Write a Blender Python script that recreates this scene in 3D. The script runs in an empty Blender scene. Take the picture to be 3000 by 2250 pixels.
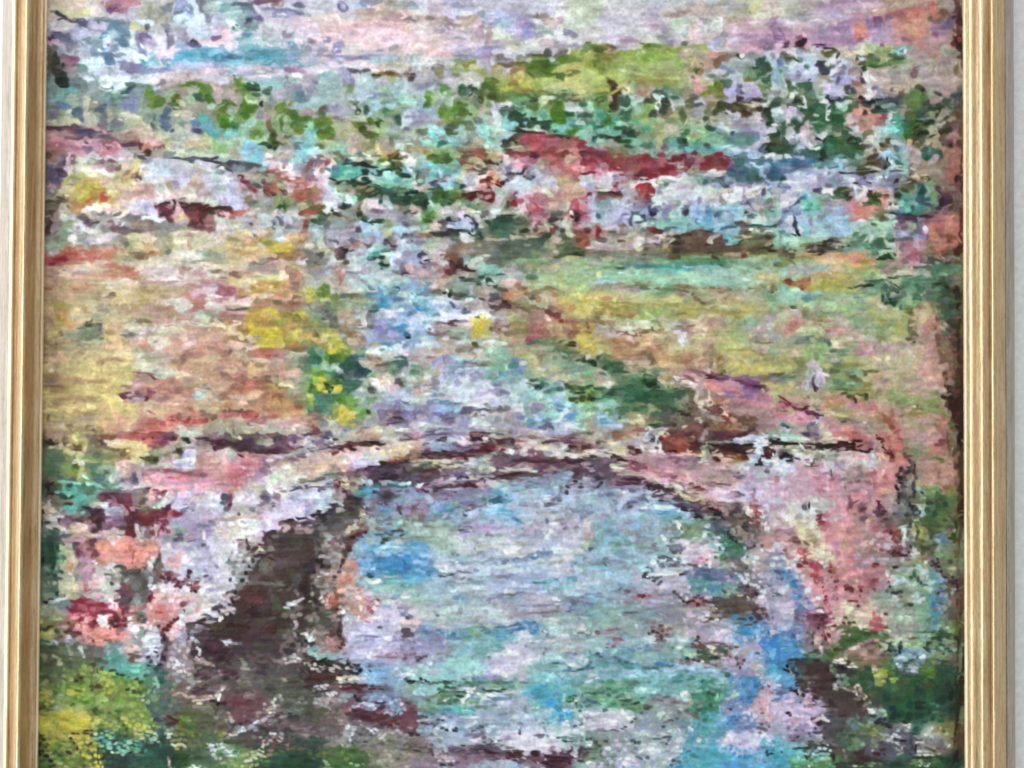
import bpy, math, random
import numpy as np
from mathutils import Vector, Matrix

# ------------------------------------------------------------------ camera
# One unit of drawing = one pixel of the 3000 x 2250 photograph = 0.2 mm on the canvas.
PX = 0.0002
DIST = 0.90
scene = bpy.context.scene
COL = scene.collection
cam_d = bpy.data.cameras.new("camera")
cam = bpy.data.objects.new("camera", cam_d)
COL.objects.link(cam)
scene.camera = cam
cam_d.sensor_width = 36.0
cam_d.lens = 36.0 * (DIST / PX) / 3000.0
cam_d.clip_start = 0.01
cam_d.clip_end = 20.0
PITCH, ROLL = math.radians(1.45), math.radians(-0.29)
R = (Matrix.Rotation(math.radians(90) + PITCH, 3, 'X') @ Matrix.Rotation(ROLL, 3, 'Z'))
fwd = R @ Vector((0, 0, -1))
CAMP = -fwd * DIST
cam.matrix_world = Matrix.Translation(CAMP) @ R.to_4x4()

# ------------------------------------------------------------------ light
world = bpy.data.worlds.new("World")
scene.world = world
world.use_nodes = True
wn = world.node_tree.nodes
wn["Background"].inputs[0].default_value = (0.93, 0.96, 1.0, 1)
wn["Background"].inputs[1].default_value = 0.62

def area(name, loc, target, sx, sy, power, col):
    d = bpy.data.lights.new(name, 'AREA')
    d.shape = 'RECTANGLE'; d.size = sx; d.size_y = sy
    d.energy = power; d.color = col
    o = bpy.data.objects.new(name, d)
    COL.objects.link(o)
    o.location = loc
    o.rotation_euler = (Vector(target) - Vector(loc)).to_track_quat('-Z', 'Y').to_euler()
    return o

area("window_light", (-1.15, -0.60, 0.15), (-0.2, 0, 0), 0.5, 1.6, 17.0, (1.0, 0.985, 0.96))
area("room_light", (-0.5, -2.2, 1.5), (0, 0, 0), 1.6, 1.2, 14.0, (1.0, 0.97, 0.93))

vs = scene.view_settings
vs.view_transform = 'Standard'
vs.look = 'None'
vs.exposure = 0.0
vs.gamma = 1.0
vs.use_curve_mapping = False

# ------------------------------------------------------------------ helpers
Rn = np.array(R)
Cn = np.array(CAMP)
F = DIST / PX
def at(px, py, h=0.0):
    """photo pixel -> point on the vertical plane h units in front of the canvas"""
    px = np.asarray(px, float); py = np.asarray(py, float)
    d = np.stack([(px - 1500.0) / F, (1125.0 - py) / F, -np.ones_like(px)], -1) @ Rn.T
    t = (-np.asarray(h, float) * PX - Cn[1]) / d[..., 1]
    return Cn + d * t[..., None]

def lin(c):
    c = np.clip(c, 0, 1)
    return np.where(c <= 0.04045, c / 12.92, ((c + 0.055) / 1.055) ** 2.4)

def hexcol(s):
    return tuple(float(v) for v in lin(np.array([int(s[i:i + 2], 16) / 255 for i in (0, 2, 4)])))

def link(name, me, parent=None):
    o = bpy.data.objects.new(name, me)
    COL.objects.link(o)
    if parent: o.parent = parent
    return o

def principled(name):
    m = bpy.data.materials.new(name)
    m.use_nodes = True
    nt = m.node_tree
    return m, nt, nt.nodes["Principled BSDF"]

def grid_mesh(name, P, smooth=True, col=None):
    """P: rows x cols x 3 array of points"""
    n, m = P.shape[:2]
    idx = np.arange(n * m).reshape(n, m)
    q = np.stack([idx[:-1, :-1], idx[1:, :-1], idx[1:, 1:], idx[:-1, 1:]], -1).reshape(-1, 4)
    return raw_mesh(name, P.reshape(-1, 3), q, smooth, col)

def raw_mesh(name, V, q, smooth=True, col=None):
    me = bpy.data.meshes.new(name)
    me.vertices.add(len(V)); me.vertices.foreach_set("co", V.astype(np.float32).ravel())
    me.loops.add(q.size); me.loops.foreach_set("vertex_index", q.astype(np.int32).ravel())
    me.polygons.add(len(q))
    me.polygons.foreach_set("loop_start", np.arange(0, q.size, 4, dtype=np.int32))
    me.polygons.foreach_set("loop_total", np.full(len(q), 4, np.int32))
    me.polygons.foreach_set("use_smooth", np.full(len(q), smooth, bool))
    me.update(calc_edges=True)
    if col is not None:
        a = me.color_attributes.new("pigment", 'FLOAT_COLOR', 'POINT')
        a.data.foreach_set("color", np.concatenate([col, np.ones((len(col), 1))], 1).astype(np.float32).ravel())
    return me

# ------------------------------------------------------------------ the wall
m_wall, nt, b = principled("wall_paint")
b.inputs["Roughness"].default_value = 0.75
n1 = nt.nodes.new("ShaderNodeTexNoise"); n1.inputs["Scale"].default_value = 260; n1.inputs["Detail"].default_value = 6
cr = nt.nodes.new("ShaderNodeValToRGB")
cr.color_ramp.elements[0].color = (*hexcol("e2dfdc"), 1); cr.color_ramp.elements[0].position = 0.3
cr.color_ramp.elements[1].color = (*hexcol("f2f2f2"), 1); cr.color_ramp.elements[1].position = 0.7
tc = nt.nodes.new("ShaderNodeTexCoord")
nt.links.new(tc.outputs["Object"], n1.inputs["Vector"])
nt.links.new(n1.outputs["Fac"], cr.inputs["Fac"]); nt.links.new(cr.outputs["Color"], b.inputs["Base Color"])
bp = nt.nodes.new("ShaderNodeBump"); bp.inputs["Strength"].default_value = 0.25; bp.inputs["Distance"].default_value = 0.0006
nt.links.new(n1.outputs["Fac"], bp.inputs["Height"]); nt.links.new(bp.outputs["Normal"], b.inputs["Normal"])
WALL_H = -60.0
xs = np.linspace(-1.6, 1.6, 3); zs = np.linspace(-1.2, 1.2, 3)
P = np.stack(np.broadcast_arrays(xs[None, :], np.full((3, 3), -WALL_H * PX), zs[::-1, None]), -1)
wall = link("wall", grid_mesh("wall", P.astype(float), False))
wall.data.materials.append(m_wall)
wall["kind"] = "structure"

# ------------------------------------------------------------------ the framed painting
root = bpy.data.objects.new("framed_painting", None)
COL.objects.link(root)
root.empty_display_size = 0.1
root.location = at(1475, 2250 + 250)
root["label"] = "framed impasto landscape painting of an arched stone bridge over a river in a gold frame"
root["category"] = "painting"
bpy.context.view_layer.update()
INV = Matrix.Translation(-root.location)
def child(name, me, parent=None, mat=None):
    o = link(name, me, parent or root)
    if parent is None:
        o.matrix_parent_inverse = INV
    if mat: me.materials.append(mat)
    return o

def gold(name, base, dark, rough, metal):
    m, nt, b = principled(name)
    tc = nt.nodes.new("ShaderNodeTexCoord")
    mp = nt.nodes.new("ShaderNodeMapping"); mp.inputs["Scale"].default_value = (1, 1, 0.09)
    nt.links.new(tc.outputs["Object"], mp.inputs["Vector"])
    n = nt.nodes.new("ShaderNodeTexNoise"); n.inputs["Scale"].default_value = 420; n.inputs["Detail"].default_value = 7; n.inputs["Roughness"].default_value = 0.65
    nt.links.new(mp.outputs["Vector"], n.inputs["Vector"])
    n2 = nt.nodes.new("ShaderNodeTexNoise"); n2.inputs["Scale"].default_value = 900; n2.inputs["Detail"].default_value = 3
    mp2 = nt.nodes.new("ShaderNodeMapping"); mp2.inputs["Scale"].default_value = (1, 1, 0.35)
    nt.links.new(tc.outputs["Object"], mp2.inputs["Vector"]); nt.links.new(mp2.outputs["Vector"], n2.inputs["Vector"])
    mx = nt.nodes.new("ShaderNodeMath"); mx.operation = 'MULTIPLY_ADD'
    nt.links.new(n2.outputs["Fac"], mx.inputs[0]); mx.inputs[1].default_value = 0.45
    nt.links.new(n.outputs["Fac"], mx.inputs[2])
    cr = nt.nodes.new("ShaderNodeValToRGB")
    cr.color_ramp.elements[0].position = 0.50; cr.color_ramp.elements[0].color = (*hexcol(dark), 1)
    cr.color_ramp.elements[1].position = 0.86; cr.color_ramp.elements[1].color = (*hexcol(base), 1)
    nt.links.new(mx.outputs[0], cr.inputs["Fac"])
    nt.links.new(cr.outputs["Color"], b.inputs["Base Color"])
    b.inputs["Metallic"].default_value = metal
    mr = nt.nodes.new("ShaderNodeMapRange")
    mr.inputs["To Min"].default_value = rough - 0.08; mr.inputs["To Max"].default_value = rough + 0.14
    nt.links.new(n2.outputs["Fac"], mr.inputs["Value"]); nt.links.new(mr.outputs["Result"], b.inputs["Roughness"])
    bp = nt.nodes.new("ShaderNodeBump"); bp.inputs["Strength"].default_value = 0.35; bp.inputs["Distance"].default_value = 0.0003
    nt.links.new(mx.outputs[0], bp.inputs["Height"]); nt.links.new(bp.outputs["Normal"], b.inputs["Normal"])
    return m

m_gold = gold("gold_leaf", "d8bf98", "b39468", 0.30, 0.72)
m_lip = gold("pale_gilding", "fbeccb", "e0c69a", 0.34, 0.2)
m_side = gold("silvered_edge", "b9b0a4", "8f8478", 0.5, 0.15)

rng = np.random.default_rng(7)
def arc(u0, h0, u1, h1, up, n=9):
    """n points of a bulge (up > 0) or hollow (up < 0) between two profile points"""
    t = np.linspace(0, 1, n)
    return [(u0 + (u1 - u0) * a, h0 + (h1 - h0) * a + up * math.sin(math.pi * a)) for a in t]

def rail(profile, shift, name, mat, parent=None, seed=0):
    """sweep a moulding profile (photo x at the top edge, height above the canvas) down the frame"""
    r = np.random.default_rng(seed)
    top, bot = -250.0, 2500.0
    n = 260
    P = np.zeros((n, len(profile), 3))
    wob = np.cumsum(r.normal(0, 1, (n, len(profile))), 0)
    wob -= np.linspace(0, 1, n)[:, None] * wob[-1]
    wob = wob / max(1e-6, np.abs(wob).max()) * 0.9
    for j, (u, h) in enumerate(profile):
        a = at(u, 0, h); c = at(u + shift, 2250, h)
        t = np.linspace(top / 2250, bot / 2250, n)[:, None]
        P[:, j] = a + (c - a) * t
        P[:, j, 0] += wob[:, j] * PX
        P[:, j, 1] += wob[:, (j * 3 + 1) % len(profile)] * PX * 0.8
    me = grid_mesh(name, P)
    return child(name, me, parent, mat)

# left rail, from the wall inwards (photo x at the top of the picture)
LS = -28.0
lr = rail([(52, 40)] + arc(58, 44, 100, 46, 34, 14) + arc(101, 44, 128, 20, -9, 9) + [(130, 16)], LS, "frame_rail", m_gold, None, 1)
lr["label"] = "left gold frame rail with a bright white highlight"
rail([(8, WALL_H), (14, -20), (20, 8), (28, 26), (37, 36)], LS, "outer_edge", m_side, lr, 2)
rail([(36, 34)] + arc(38, 38, 51, 38, 10, 8) + [(53, 38)], LS, "bead", m_lip, lr, 3)
rail([(129, 15)] + arc(130, 20, 138, 20, 6, 7) + [(139, 14), (140, 0), (141, -8)], LS, "sight_edge", m_lip, lr, 4)
# right rail, from the canvas outwards
RS = 6.0
rr = rail(arc(2829, 16, 2860, 42, -5, 8) + arc(2862, 44, 2897, 50, 10, 10), RS, "frame_rail", m_gold, None, 5)
rr["label"] = "right gold frame rail, darker, with a pale ridge"
rail([(2816, -8), (2820, 2), (2823, 14), (2826, 17), (2830, 17)], RS, "sight_edge", m_lip, rr, 6)
rail([(2896, 48)] + arc(2898, 50, 2922, 50, 11, 9) + [(2926, 44), (2946, 34)], RS, "bead", m_gold, rr, 7)
rail([(2945, 36), (2950, 32), (2958, 22), (2966, 6), (2969, -20), (2969, WALL_H)], RS, "outer_edge", m_side, rr, 8)

# ------------------------------------------------------------------ the canvas
m_canvas, nt, b = principled("primed_canvas")
b.inputs["Base Color"].default_value = (*hexcol("cfc6b6"), 1)
b.inputs["Roughness"].default_value = 0.85
wv = nt.nodes.new("ShaderNodeTexWave"); wv.inputs["Scale"].default_value = 900
tc = nt.nodes.new("ShaderNodeTexCoord"); nt.links.new(tc.outputs["Object"], wv.inputs["Vector"])
bp = nt.nodes.new("ShaderNodeBump"); bp.inputs["Strength"].default_value = 0.3; bp.inputs["Distance"].default_value = 0.0002
nt.links.new(wv.outputs["Fac"], bp.inputs["Height"]); nt.links.new(bp.outputs["Normal"], b.inputs["Normal"])
c0 = [at(60, -250, -8), at(2880, -250, -8), at(2880, 2500, -8), at(60, 2500, -8)]
c1 = [p + np.array([0, 0.006, 0]) for p in c0]
V = np.array(c0 + c1)
Q = np.array([[0, 3, 2, 1], [4, 5, 6, 7], [0, 1, 5, 4], [1, 2, 6, 5], [2, 3, 7, 6], [3, 0, 4, 7]])
canvas = child("canvas", raw_mesh("canvas", V, Q, False), None, m_canvas)

# ------------------------------------------------------------------ the paint: strokes of the palette knife and some edge shade,
# listed as x, y, half length, half width, tilt and pigment (units of the drawing); dark strips along the right rail mix pigment with painted-in frame shade
STROKES = """240 160 0/cb8 311133;240 75 0/cdd 16671;160 110 0/683 686090,322 598269,b98 287182 352182,abb 270369,cb7 393092,cab 467793;110 160 0/9bc 535607;110 110 0/bcd 33247,cdc 18557,9aa 81728,cb8 352858,433 
556269,464 110793,8ac 319381,cb6 295557;240 50 0/898 122304,ccd 12312,7b9 118524,9cc 213679,bcd 577505;160 75 0/abb 90353 344451,b94 319271,cde 41141,ccd 41296,dcd 24435,b87 360255,aa7 352809,ab8 
65630,6a9 176361;75 160 0/966 164923;240 35 0/dcd 69312,655 438492,723 160638,79b 617477;75 110 0/978 535076,a98 57915,575 270915,d99 522826,c9a 467842,553 700189,9bd 295414,9a8 106247,aa9 319744,b98 
426915;110 75 0/433 636241,abb 229369,a87 315508,b89 450190,555 672255,bbc 563175,cb9 364883,9b9 114377,aab 114728,ccd 73834 172165,a98 270304,897 303328,475 360320,a99 270426,9a7 344557,ab8 
295866,c98 33891,988 180247,aaa 229312;160 50 0/dde 188679,dcc 45353,bbc 33092 598512,ccd 16483,bcc 532477 598435,abd 560520,ddd 41516,676 245524,bbd 200809,9a9 279483,b98 8883 393174,ca8 406834,b9b 
28834,bb8 291703 295614 311712,bcd 61092,788 98133,9a8 118092,898 118149,ab6 69548,ccc 20687,353 385622,99a 591656,cde 65149,897 98483 204361,9ba 122443,797 106630,9bb 368500,ba7 311630,9b9 295801,ba8 
319809,b89 459655,9a6 381834,bdd 225809;50 160 0/cb9 319891;240 25 0/8ca 266671,aca 279671,796 253671,ca7 251809;75 75 0/253 675886,baa 513234,ccd 180206 598371,784 686118,6bc 683534,554 114915,887 
172891,564 643055,c88 567841,9a9 597879,c98 114842,bbb 196744,a88 510856,453 510913;160 35 0/665 237451,b97 331622 352630,bcd 556449,dbb 20377,8a7 98548,99a 479492 617656,aa7 73492,4a8 126622,b9b 
49809,8b9 139679,643 237687,cce 372451,434 430271,cba 446361,bbb 414483,545 454524 487679,ccb 442809;35 160 0/a87 336915;110 50 0/655 707298,ccd 41190 483271,799 90076,ca8 270255,bcd 12198 69793 
389492 535534 629520 711505,9a8 279548 348516,786 446092,435 491345,c89 389728,b99 196850 459703,ba8 283117 385891,b98 418875,798 118198,dcd 49435,aa8 106671 323866,aac 491182,bbc 81435 506534,9aa 
389369,243 735118 740284,554 679298,baa 8793,ba9 69875,bb9 241133,cc9 241190,bb7 344712,ba7 418092,c98 414149,cba 450304,cde 381451,88a 491435,9cd 491500,9a9 221076 364377,576 483076,656 487117,b86 
385247 402288,585 393320,c99 147068 459247,abc 487557,acd 491606,8aa 605600 672427,c88 612118,9cc 655435,998 94198,bba 141190,ca7 245255,ccb 262182,b9a 200524,aa9 138369,c87 539118,cca 12736,cab 
37740,aab 245426,b88 295247,cdf 303451,8a8 368557,8bb 381532,644 418671,dbc 483728,6a8 675607,534 506133,433 518298,bbd 629361,dcb 7068,9ba 147247,a55 147524,876 225557,767 217875;50 110 0/466 
686161,766 549323,666 475891;18 240 0/421 434935;160 25 0/ccd 61467,8a8 129687,9cd 655628,545 731463,ac9 262801;25 160 0/653 336932;110 35 0/aba 139304 204475,9a8 204263,998 233614,aac 176818,586 
368614,adc 225850 406540,584 192435,9bc 574435 655685,9ab 617435 703463,7bb 669656,323 467369,564 225483,464 143809,aaa 418361 624656,b99 143125,888 219133,a88 213182 410736,bbb 221247,79a 138728,99b 
406418 430435,c88 426834,ccc 501781,dce 501276,9bb 626600,5bc 743685,8ac 57206,9dc 135475,9a7 156426,8cc 172426,579 160785,896 406630,ba9 438606,7ab 646607,bbc 563656;35 110 0/ccd 556220;75 50 0/a77 
180288,797 520678,9bb 535656 617548,243 735161,cb9 172121,ca8 172557,8a8 560894,a9b 513182,99b 632413,abc 204606 686491,b88 200561,698 196899,a76 229915,ccd 459744 649498,674 491915,c99 552803,433 
666808 684823,598 646125,d9a 410785 585811,899 506369,bb4 707062,cbc 168516,79a 506427,322 658319,644 693241,9aa 156875 726600,bcc 731642,bbb 11157,ba9 57687,565 106883,cb7 360744,8ac 491381,9a7 
385557,998 381687,656 459598,99a 629147,aab 594766,353 668856,cbd 690775,823 594090,7ac 535371,877 731409,a99 90907,568 164732,bb8 381777,b87 459911,777 563727,673 740062,bdd 721548,dca 522781,856 
610803,cba 605841,48c 630766;50 75 0/ccc 598196,7a9 582909,243 672919,788 577062,c98 577340,554 603319,d99 467866,655 513333,877 636175,665 510883,768 172056;160 18 0/675 239826,ca6 254809,534 
737520;110 25 0/7ab 57271,7a8 141614,ccc 20785,bb6 274809,aa8 418255,ddd 37606,775 253915,aa9 424785,8aa 638656,433 736841,a65 249084,dde 726527,243 745901,caa 372679,868 375728,cbb 434548,321 
438712;75 35 0/cb6 192084,9dd 139426,899 135850,bbd 509477,68a 566699,9ba 520420,544 594713,765 675189,756 679354,534 700369,777 717369,444 717248,463 740340,8bb 626463,9cc 652548,799 672477,abc 
717449,aac 622706,cce 721727,bbc 11121,b98 360695,987 160467,889 689663,9ab 706635,8ac 660366,ccd 16630,dcc 196133,cbb 180475,775 235740,643 418712,666 629076,464 625916,875 639841,555 711818,675 
717844,5bc 736769,556 728871;35 75 0/baa 535744,c9a 172312,654 582925,465 542050,786 537928;50 50 0/555 570133,465 527713,655 509727,cc9 172080,bbb 570097,487 683692,6ab 714685,988 537868,9ab 
106418,cce 487312,464 735201,59c 549403 675727,b89 241883,c99 594161,48b 552376,322 636203,b9b 641727,79c 697720,99b 552763,766 632291,887 735380,ace 629734,9ba 397598,b99 522760;110 18 0/ecc 24328 
28369,ecd 34345,878 745435,b88 130068;75 25 0/453 619849,ddd 8606 28614,ccc 176606,ccd 703593,998 249304,463 621826,5ac 743730,b89 258883,545 467426,7bc 498655,9aa 499463,7aa 689435,9a9 624886,444 
736808;50 35 0/b78 147557,abb 574376,766 503406,dcd 539685,78a 683376,99b 711784,9ce 501498,49c 614727,885 612059,866 624319,685 740227,899 737586,ccc 10096,bba 385418,9ab 414598,843 434663,c88 
446883,797 633913;35 50 0/999 552238,9bb 693562;75 18 0/887 631864,585 745796,343 748841;25 50 0/b67 164573,cab 693746,744 703399;50 25 0/48b 628763,ccd 24598,665 641696,ccb 8569,79a 638889;35 35 
0/a99 627793,49c 657769;75 13 0/abc 748484;50 18 0/ecd 39385,ecc 45418,cbb 10687,9b5 61630,ab7 67646,aa8 122337;5.6 160 0/532 344938;25 35 0/dde 49153,ccd 188232,cde 13190;35 25 0/b88 623808;75 9.8 
0/ecd 70198,ccc 16328,ccd 66243,edd 74182;4.2 160 0/210 683937;50 13 0/dcc 20312 37426,49b 52202,ecc 53426,ab5 75598,b87 285178,acc 79280,9bc 80259,b9b 3842 39736 39801,def 83121,c9a 147076;13 50 
0/def 49128,bba 106082;35 18 0/6ab 57182,ab7 65614,cba 76862,cef 61092,cdc 24663,bbb 7716,9a5 55610 61598,8ce 143245,bb7 252858,a78 4117,bb5 81512;18 35 0/9bb 90316,a99 67923,ba9 77927;25 25 0/9bb 
85324 88385,cde 26194,dde 37231,acc 80357 96409,78a 102129,ddd 10548,978 60069,bcd 61157,bab 79304,def 47121;5.6 110 0/411 188938,210 418939;75 7.4 0/dcd 21785;50 9.8 0/def 80125,cba 15369,dce 
38598,ede 78161,9a5 75634,d9a 138064,ccc 271161,675 258504,b96 377060,645 2262,49a 56243,a99 15793,db8 251235,ddc 261153,ba8 280169,9cb 272695;9.8 50 0/89b 47137;35 13 0/dda 12068,bac 2288,bbd 15490 
76785,8a4 55642,ca9 7871,c97 352182,789 24117,aab 20167,cca 120068,49a 57259,aa7 129345,bad 24500,ddc 15744 42500,bcd 63410 170161,ab5 80500,cbb 31712,884 55589,ccd 15263 69707,b9b 4822,d98 26883,c99 
36883,cce 85814,867 161104,ca8 352198,9bb 73319,bb6 72561,c87 20883,c9a 141080,db7 178080,dcc 266149 266165,aaa 5389,ddd 11414 34573 47345,994 90508,bc8 85544 272548,cc8 84561,cdf 70789,cb3 188092,666 
217149,b65 250076,cb8 239235,b87 345190,b97 360194,ac9 272565;13 35 0/aac 80338,432 381932;25 18 0/bba 8145 11724 118088,dde 27060 47231,789 91133,9bc 106414,8a4 52648,ba8 61683,d98 33895,253 
114797,cca 162078,dab 77680,998 16153,bb9 122133,bad 18504,bc7 75573,ddc 31675,dbc 33720,bb7 90569,cc9 7740,aa7 65671,364 124801,cb8 176113,cdd 173210,8cd 149247,8bc 152300,898 199254,dbb 164308,8ce 
130498,abb 6210,abc 49084,5ac 59178,aab 91271,bbd 20493,571 69536;18 25 0/baa 77906 94229,bcd 81395 94353,ccd 85732,bba 65903,9ac 7174,899 85092;5.6 75 0/532 49938,521 221938,421 352936,310 393938;50 
7.4 0/ace 63188,dcd 15809,ddc 253178,ecd 42206,bbc 53369,acc 59373,8bb 85267,571 62520,c76 255084,ddb 253243,598 257655,864 373247,ccd 75210,446 132092,dcc 10834 39687 273174,994 81646,b65 243082,b98 
267088,c97 267100,dc8 370076,586 253679,8ca 257716,bec 269671,bdb 274663,adb 267687 276679,9cb 266703 277703,b96 389064;7.4 50 0/643 122938,533 139936,521 164937;35 9.8 0/ccc 59422,582 57532,684 
94500,dab 49740,dbb 195125,cb8 229232,ca8 233247 276082 287060,585 253699,dce 54161,b99 18385,7ac 52237,cce 51463 72235,a99 109304 261251,aab 35508 118418,ccd 51508,783 55561 63565,683 61553,cc7 68553 
78553,bb6 65565,bc7 79532,573 95518,9a7 99455 255777,cbb 24744,dcc 43618,aa6 75651,7aa 132703,cbc 21818,b9b 34793,c9c 39822,c9a 16842,b77 11883 13871,bba 49834,fed 202099,766 222153,cca 245174,bb9 
252210,dcb 253169,b95 237251,b75 263121,9a9 249198,ba8 287165,675 253483,888 254622,acb 270712,bcb 260785,a65 379239;35 9.8 -25/dde 49070;9.8 35 0/bbd 184226;25 13 0/48a 57216,588 94068,bcd 42267 
59748 162157,aab 107335 225328,bbc 50451 177169,bcc 55410,cbb 13430 21703,8a4 50634,884 91697,9b7 122630,b9b 7805 34773 34814,364 126814,cb8 164123 182121 237149 288117 291129 296118,cce 201141,cc8 
280555,99a 2365 44069,6aa 85072,7a9 91110 134206,cba 130133,cdd 23259 190659,dcd 26296,7bc 47247,8ac 54280,9bb 102289,acc 102304,adc 96394,9a7 118324,dcc 4752 28414 43532,bac 28508 34860,cbc 34443 
44483,bb7 72492,462 63531,d99 85681,783 84695,bde 63754,8a5 114626,9b9 126672,ddc 5767,ccb 10773 233210,b98 10858 350169 358276,bba 73887,ba8 141190,9b8 143210,ccc 61439 166084,dd8 173084,cb3 184088 
323255 331259,cb6 188080 358726,bb8 172119 235133,ca7 175129,bbb 214068,aaa 227084,999 232082,aba 144276 241051,b65 249092,965 173271,bab 120721 222341 231337,adf 221361,ade 224389,8dd 131422,354 
217487,da8 277051 405117,ba7 287141,db8 337113 350056 441133,bb9 345134,dc9 345121,b95 323280,cc7 287565,5aa 129208,efe 24695,cc9 11084,68a 25108,def 65086,8bc 39243,6ab 54270,bbd 4443,ddd 22528 
180157,aa7 67483,ba9 20716,bad 96728,a98 7895,c9b 39765 143092,a9b 31805,e98 16895 537104,ccf 77830,9a9 136174,656 169053,a84 193096,ccd 204129,777 218161,ab9 222064,dca 233145,ddb 235178,9bc 
154239,9aa 219333,465 239512,9db 130589,b87 291190,ca9 329214,b97 358210,b94 318251,9a8 295345,bc8 280569,ca8 403153,a65 376231,c96 400288 402276,cb9 518073,d98 535113,211 620198,dde 498284,99b 
114409,dee 106562,795 73732;13 25 0/778 110053,cca 110068,8a7 126271,253 112809,573 110594 114893,b98 180196,7bd 149255,9dc 133301,978 7123,dcc 7095,bbd 38080,443 53053,cdd 55795,567 114164,684 
102895,ddd 537210,687 563048,583 85744;25 13 25/da9 190133;13 25 50/68a 50104,668 15249;25 13 -25/cce 206149;18 18 0/68a 34118,571 98155,6ab 122202,9ac 94365,9b8 120280,bad 22512,bbd 28496 84716 
90724,9a4 61575,582 110443,ddd 18646,783 61585,9bc 73754,bbe 91713,b87 8907,987 7919,a8a 33827,da8 26891,d98 20901,cba 77895 173192,baa 85919,254 99795,364 106801,264 107818,253 118819,cca 143164,bcd 
164145,bcc 182216,8dd 146302,cbd 182314 198235,cce 198228,9dd 131467,ade 130475,89b 11180,def 39102,887 104092,79a 11243,bdd 15229 130857,abd 18483,9dc 126475,8ce 124501,471 106544,6ba 119554,b9b 
26862,ccc 144178,ccb 195200,9a9 203259,8aa 20237,465 114570,ccd 529206;18 18 -50/683 92201;4.2 75 0/542 522937,532 582937,121 675934,431 620937;50 5.6 0/fef 153104,88b 69153,524 125060,88a 11276,dde 
46204 76255 155096,edc 314178,5a9 258695,8cb 261687,7bb 262663,99b 56328,49a 260651,7cb 264642,9dd 275602,adb 276646;5.6 50 0/431 450939,210 491939;35 7.4 0/99b 28088,ccd 18280 79214,dde 65341,a45 
131524,bbc 46606,777 213141,db7 248255,ccb 45846 349141 361149 365157,b96 370068 376100,ddb 256235,6b9 256638,8ba 86121 257744,9ca 270638 272622,adb 270655,abd 67182,335 129080,a87 133104,dcd 
68263,ccc 49524,784 90528,984 79630,edd 103736,68a 133726,cac 7834,aaa 18777,b9b 11809 26809,dbc 5850,cbc 26769,cbd 16822,cc9 47866 311084,656 135104,988 134123,bab 150125,bcb 151210,fee 167102,fed 
226194,aa8 247206,cb8 253793,ec9 261060,dba 257104 261092,cb9 264096,b76 261113 267125,ba8 254117,bba 253157,ddc 295169,baa 305180,ba7 345659 376084,b87 373157 375169,b88 372145,dca 250259,b99 
262263,ed9 274235,cb4 303259,475 253524,786 257516,586 256671,9b8 253748,7b9 270598,ada 272606,aca 262728,acb 275724,ab9 279740,9a6 300646,bbb 265789,bb7 264826,cb7 272814 376088,423 432232;35 7.4 
25/baa 81169;7.4 35 0/665 63050,311 16936,421 377935;25 9.8 0/cce 24094,abb 24169,dcd 20267,bcd 4349,49b 61255,dde 53756 61320 67312,99a 85284,cdc 116353,ccd 81439 195667,ddd 37663 180672,b89 45744 
180050,bcc 59724 154409,b9a 28789,c76 10895,cbb 80857 208094 267190,b77 7903 144056,b75 203080,443 200055,ca9 190117 270056 347165,876 219137,888 224165 253606,8cd 60231 157251,8cb 164341 178381,bab 
216239,b94 239267 309251 319263,cb8 255229 311694,ca8 253247 319113 389174 393161 397190 408280,eee 28691 37544 177663,dee 250190,c97 280082,bb9 235202 275108,b97 306169 366210 419056,cb7 368113,ed9 
270271,cb3 325267 327251 336263,ac9 262569 270532,bc9 275536,ba9 288724,ba7 255284 293716 352728,cc8 288598 331712,bb7 301663 326703,bb6 298675,dd9 317630,bbb 264777,cb6 194076 274801,ca7 245139 
292051 364251 390084 397104,ec9 243247 434129,a75 387263,a98 418210 418231,acd 33108,bbd 72108,dce 49169,355 86104,678 7241,998 5377,8ab 50288,ccb 65394,6b9 129234,99b 107324,ddc 37487,897 61451,571 
67522,aa9 52679,9a6 77663,cb9 51695 255121,ccc 65703,98b 129736,b99 39907,d98 116854,b87 151053,a97 134133,999 147131 222174,cdb 147186,a78 160108,b85 200072,dcc 192165,523 219190,777 214129,dca 
229141 261227,b76 243104 344251,855 169262,7cb 168346,5ba 167337,8cc 173373,cb4 241276 245273 331271,a45 133520,833 138522,abd 221449,565 247500,8aa 199588,dda 260214,776 323091,8a8 328073,c98 316695 
339198 348667 366276,bba 353143,994 315271,9cb 261475,cba 277498 287703,aa8 264536,976 321528,acb 266740,ba8 311703,9b9 313732,c96 342602,b96 342614,b86 352671 353663,ba6 380100,dc9 434137,557 
35060;9.8 25 0/bcb 94256,533 8933,667 114102,773 88703,353 110828,eec 165069,522 217047,543 196935,778 37165;25 9.8 -25/ccc 28524;25 9.8 25/caa 29777;9.8 25 -25/aac 31073;18 13 0/967 9113,677 
99115,bba 67883 114121 141232,788 88082 124178,cba 126145,9bb 7229 101361 221311 233311,cdd 41255 177512 177575 180521 239365,aab 49314 57296 79377,9a8 125328 173259 235064,9b7 129368,cbc 8426,def 
11449 24227 61783,bb4 85496,bdc 130483,574 104520,bbd 75707 208598,bcd 54785 73716 259365,abb 61720 65713 159284 226308 239409,9bc 80756,dce 98716,ccf 130746,572 98585,ba9 20461 88634 164194 
326744,aa7 124642 143361,7ba 129683,b9b 29854,d99 23875,757 20927,768 26923 37143,bce 69777 225357,575 55852 446056 457053,bb8 139202 176072 182133,a9a 184060,cc9 185108 188053,db7 169133 177094,caa 
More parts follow.
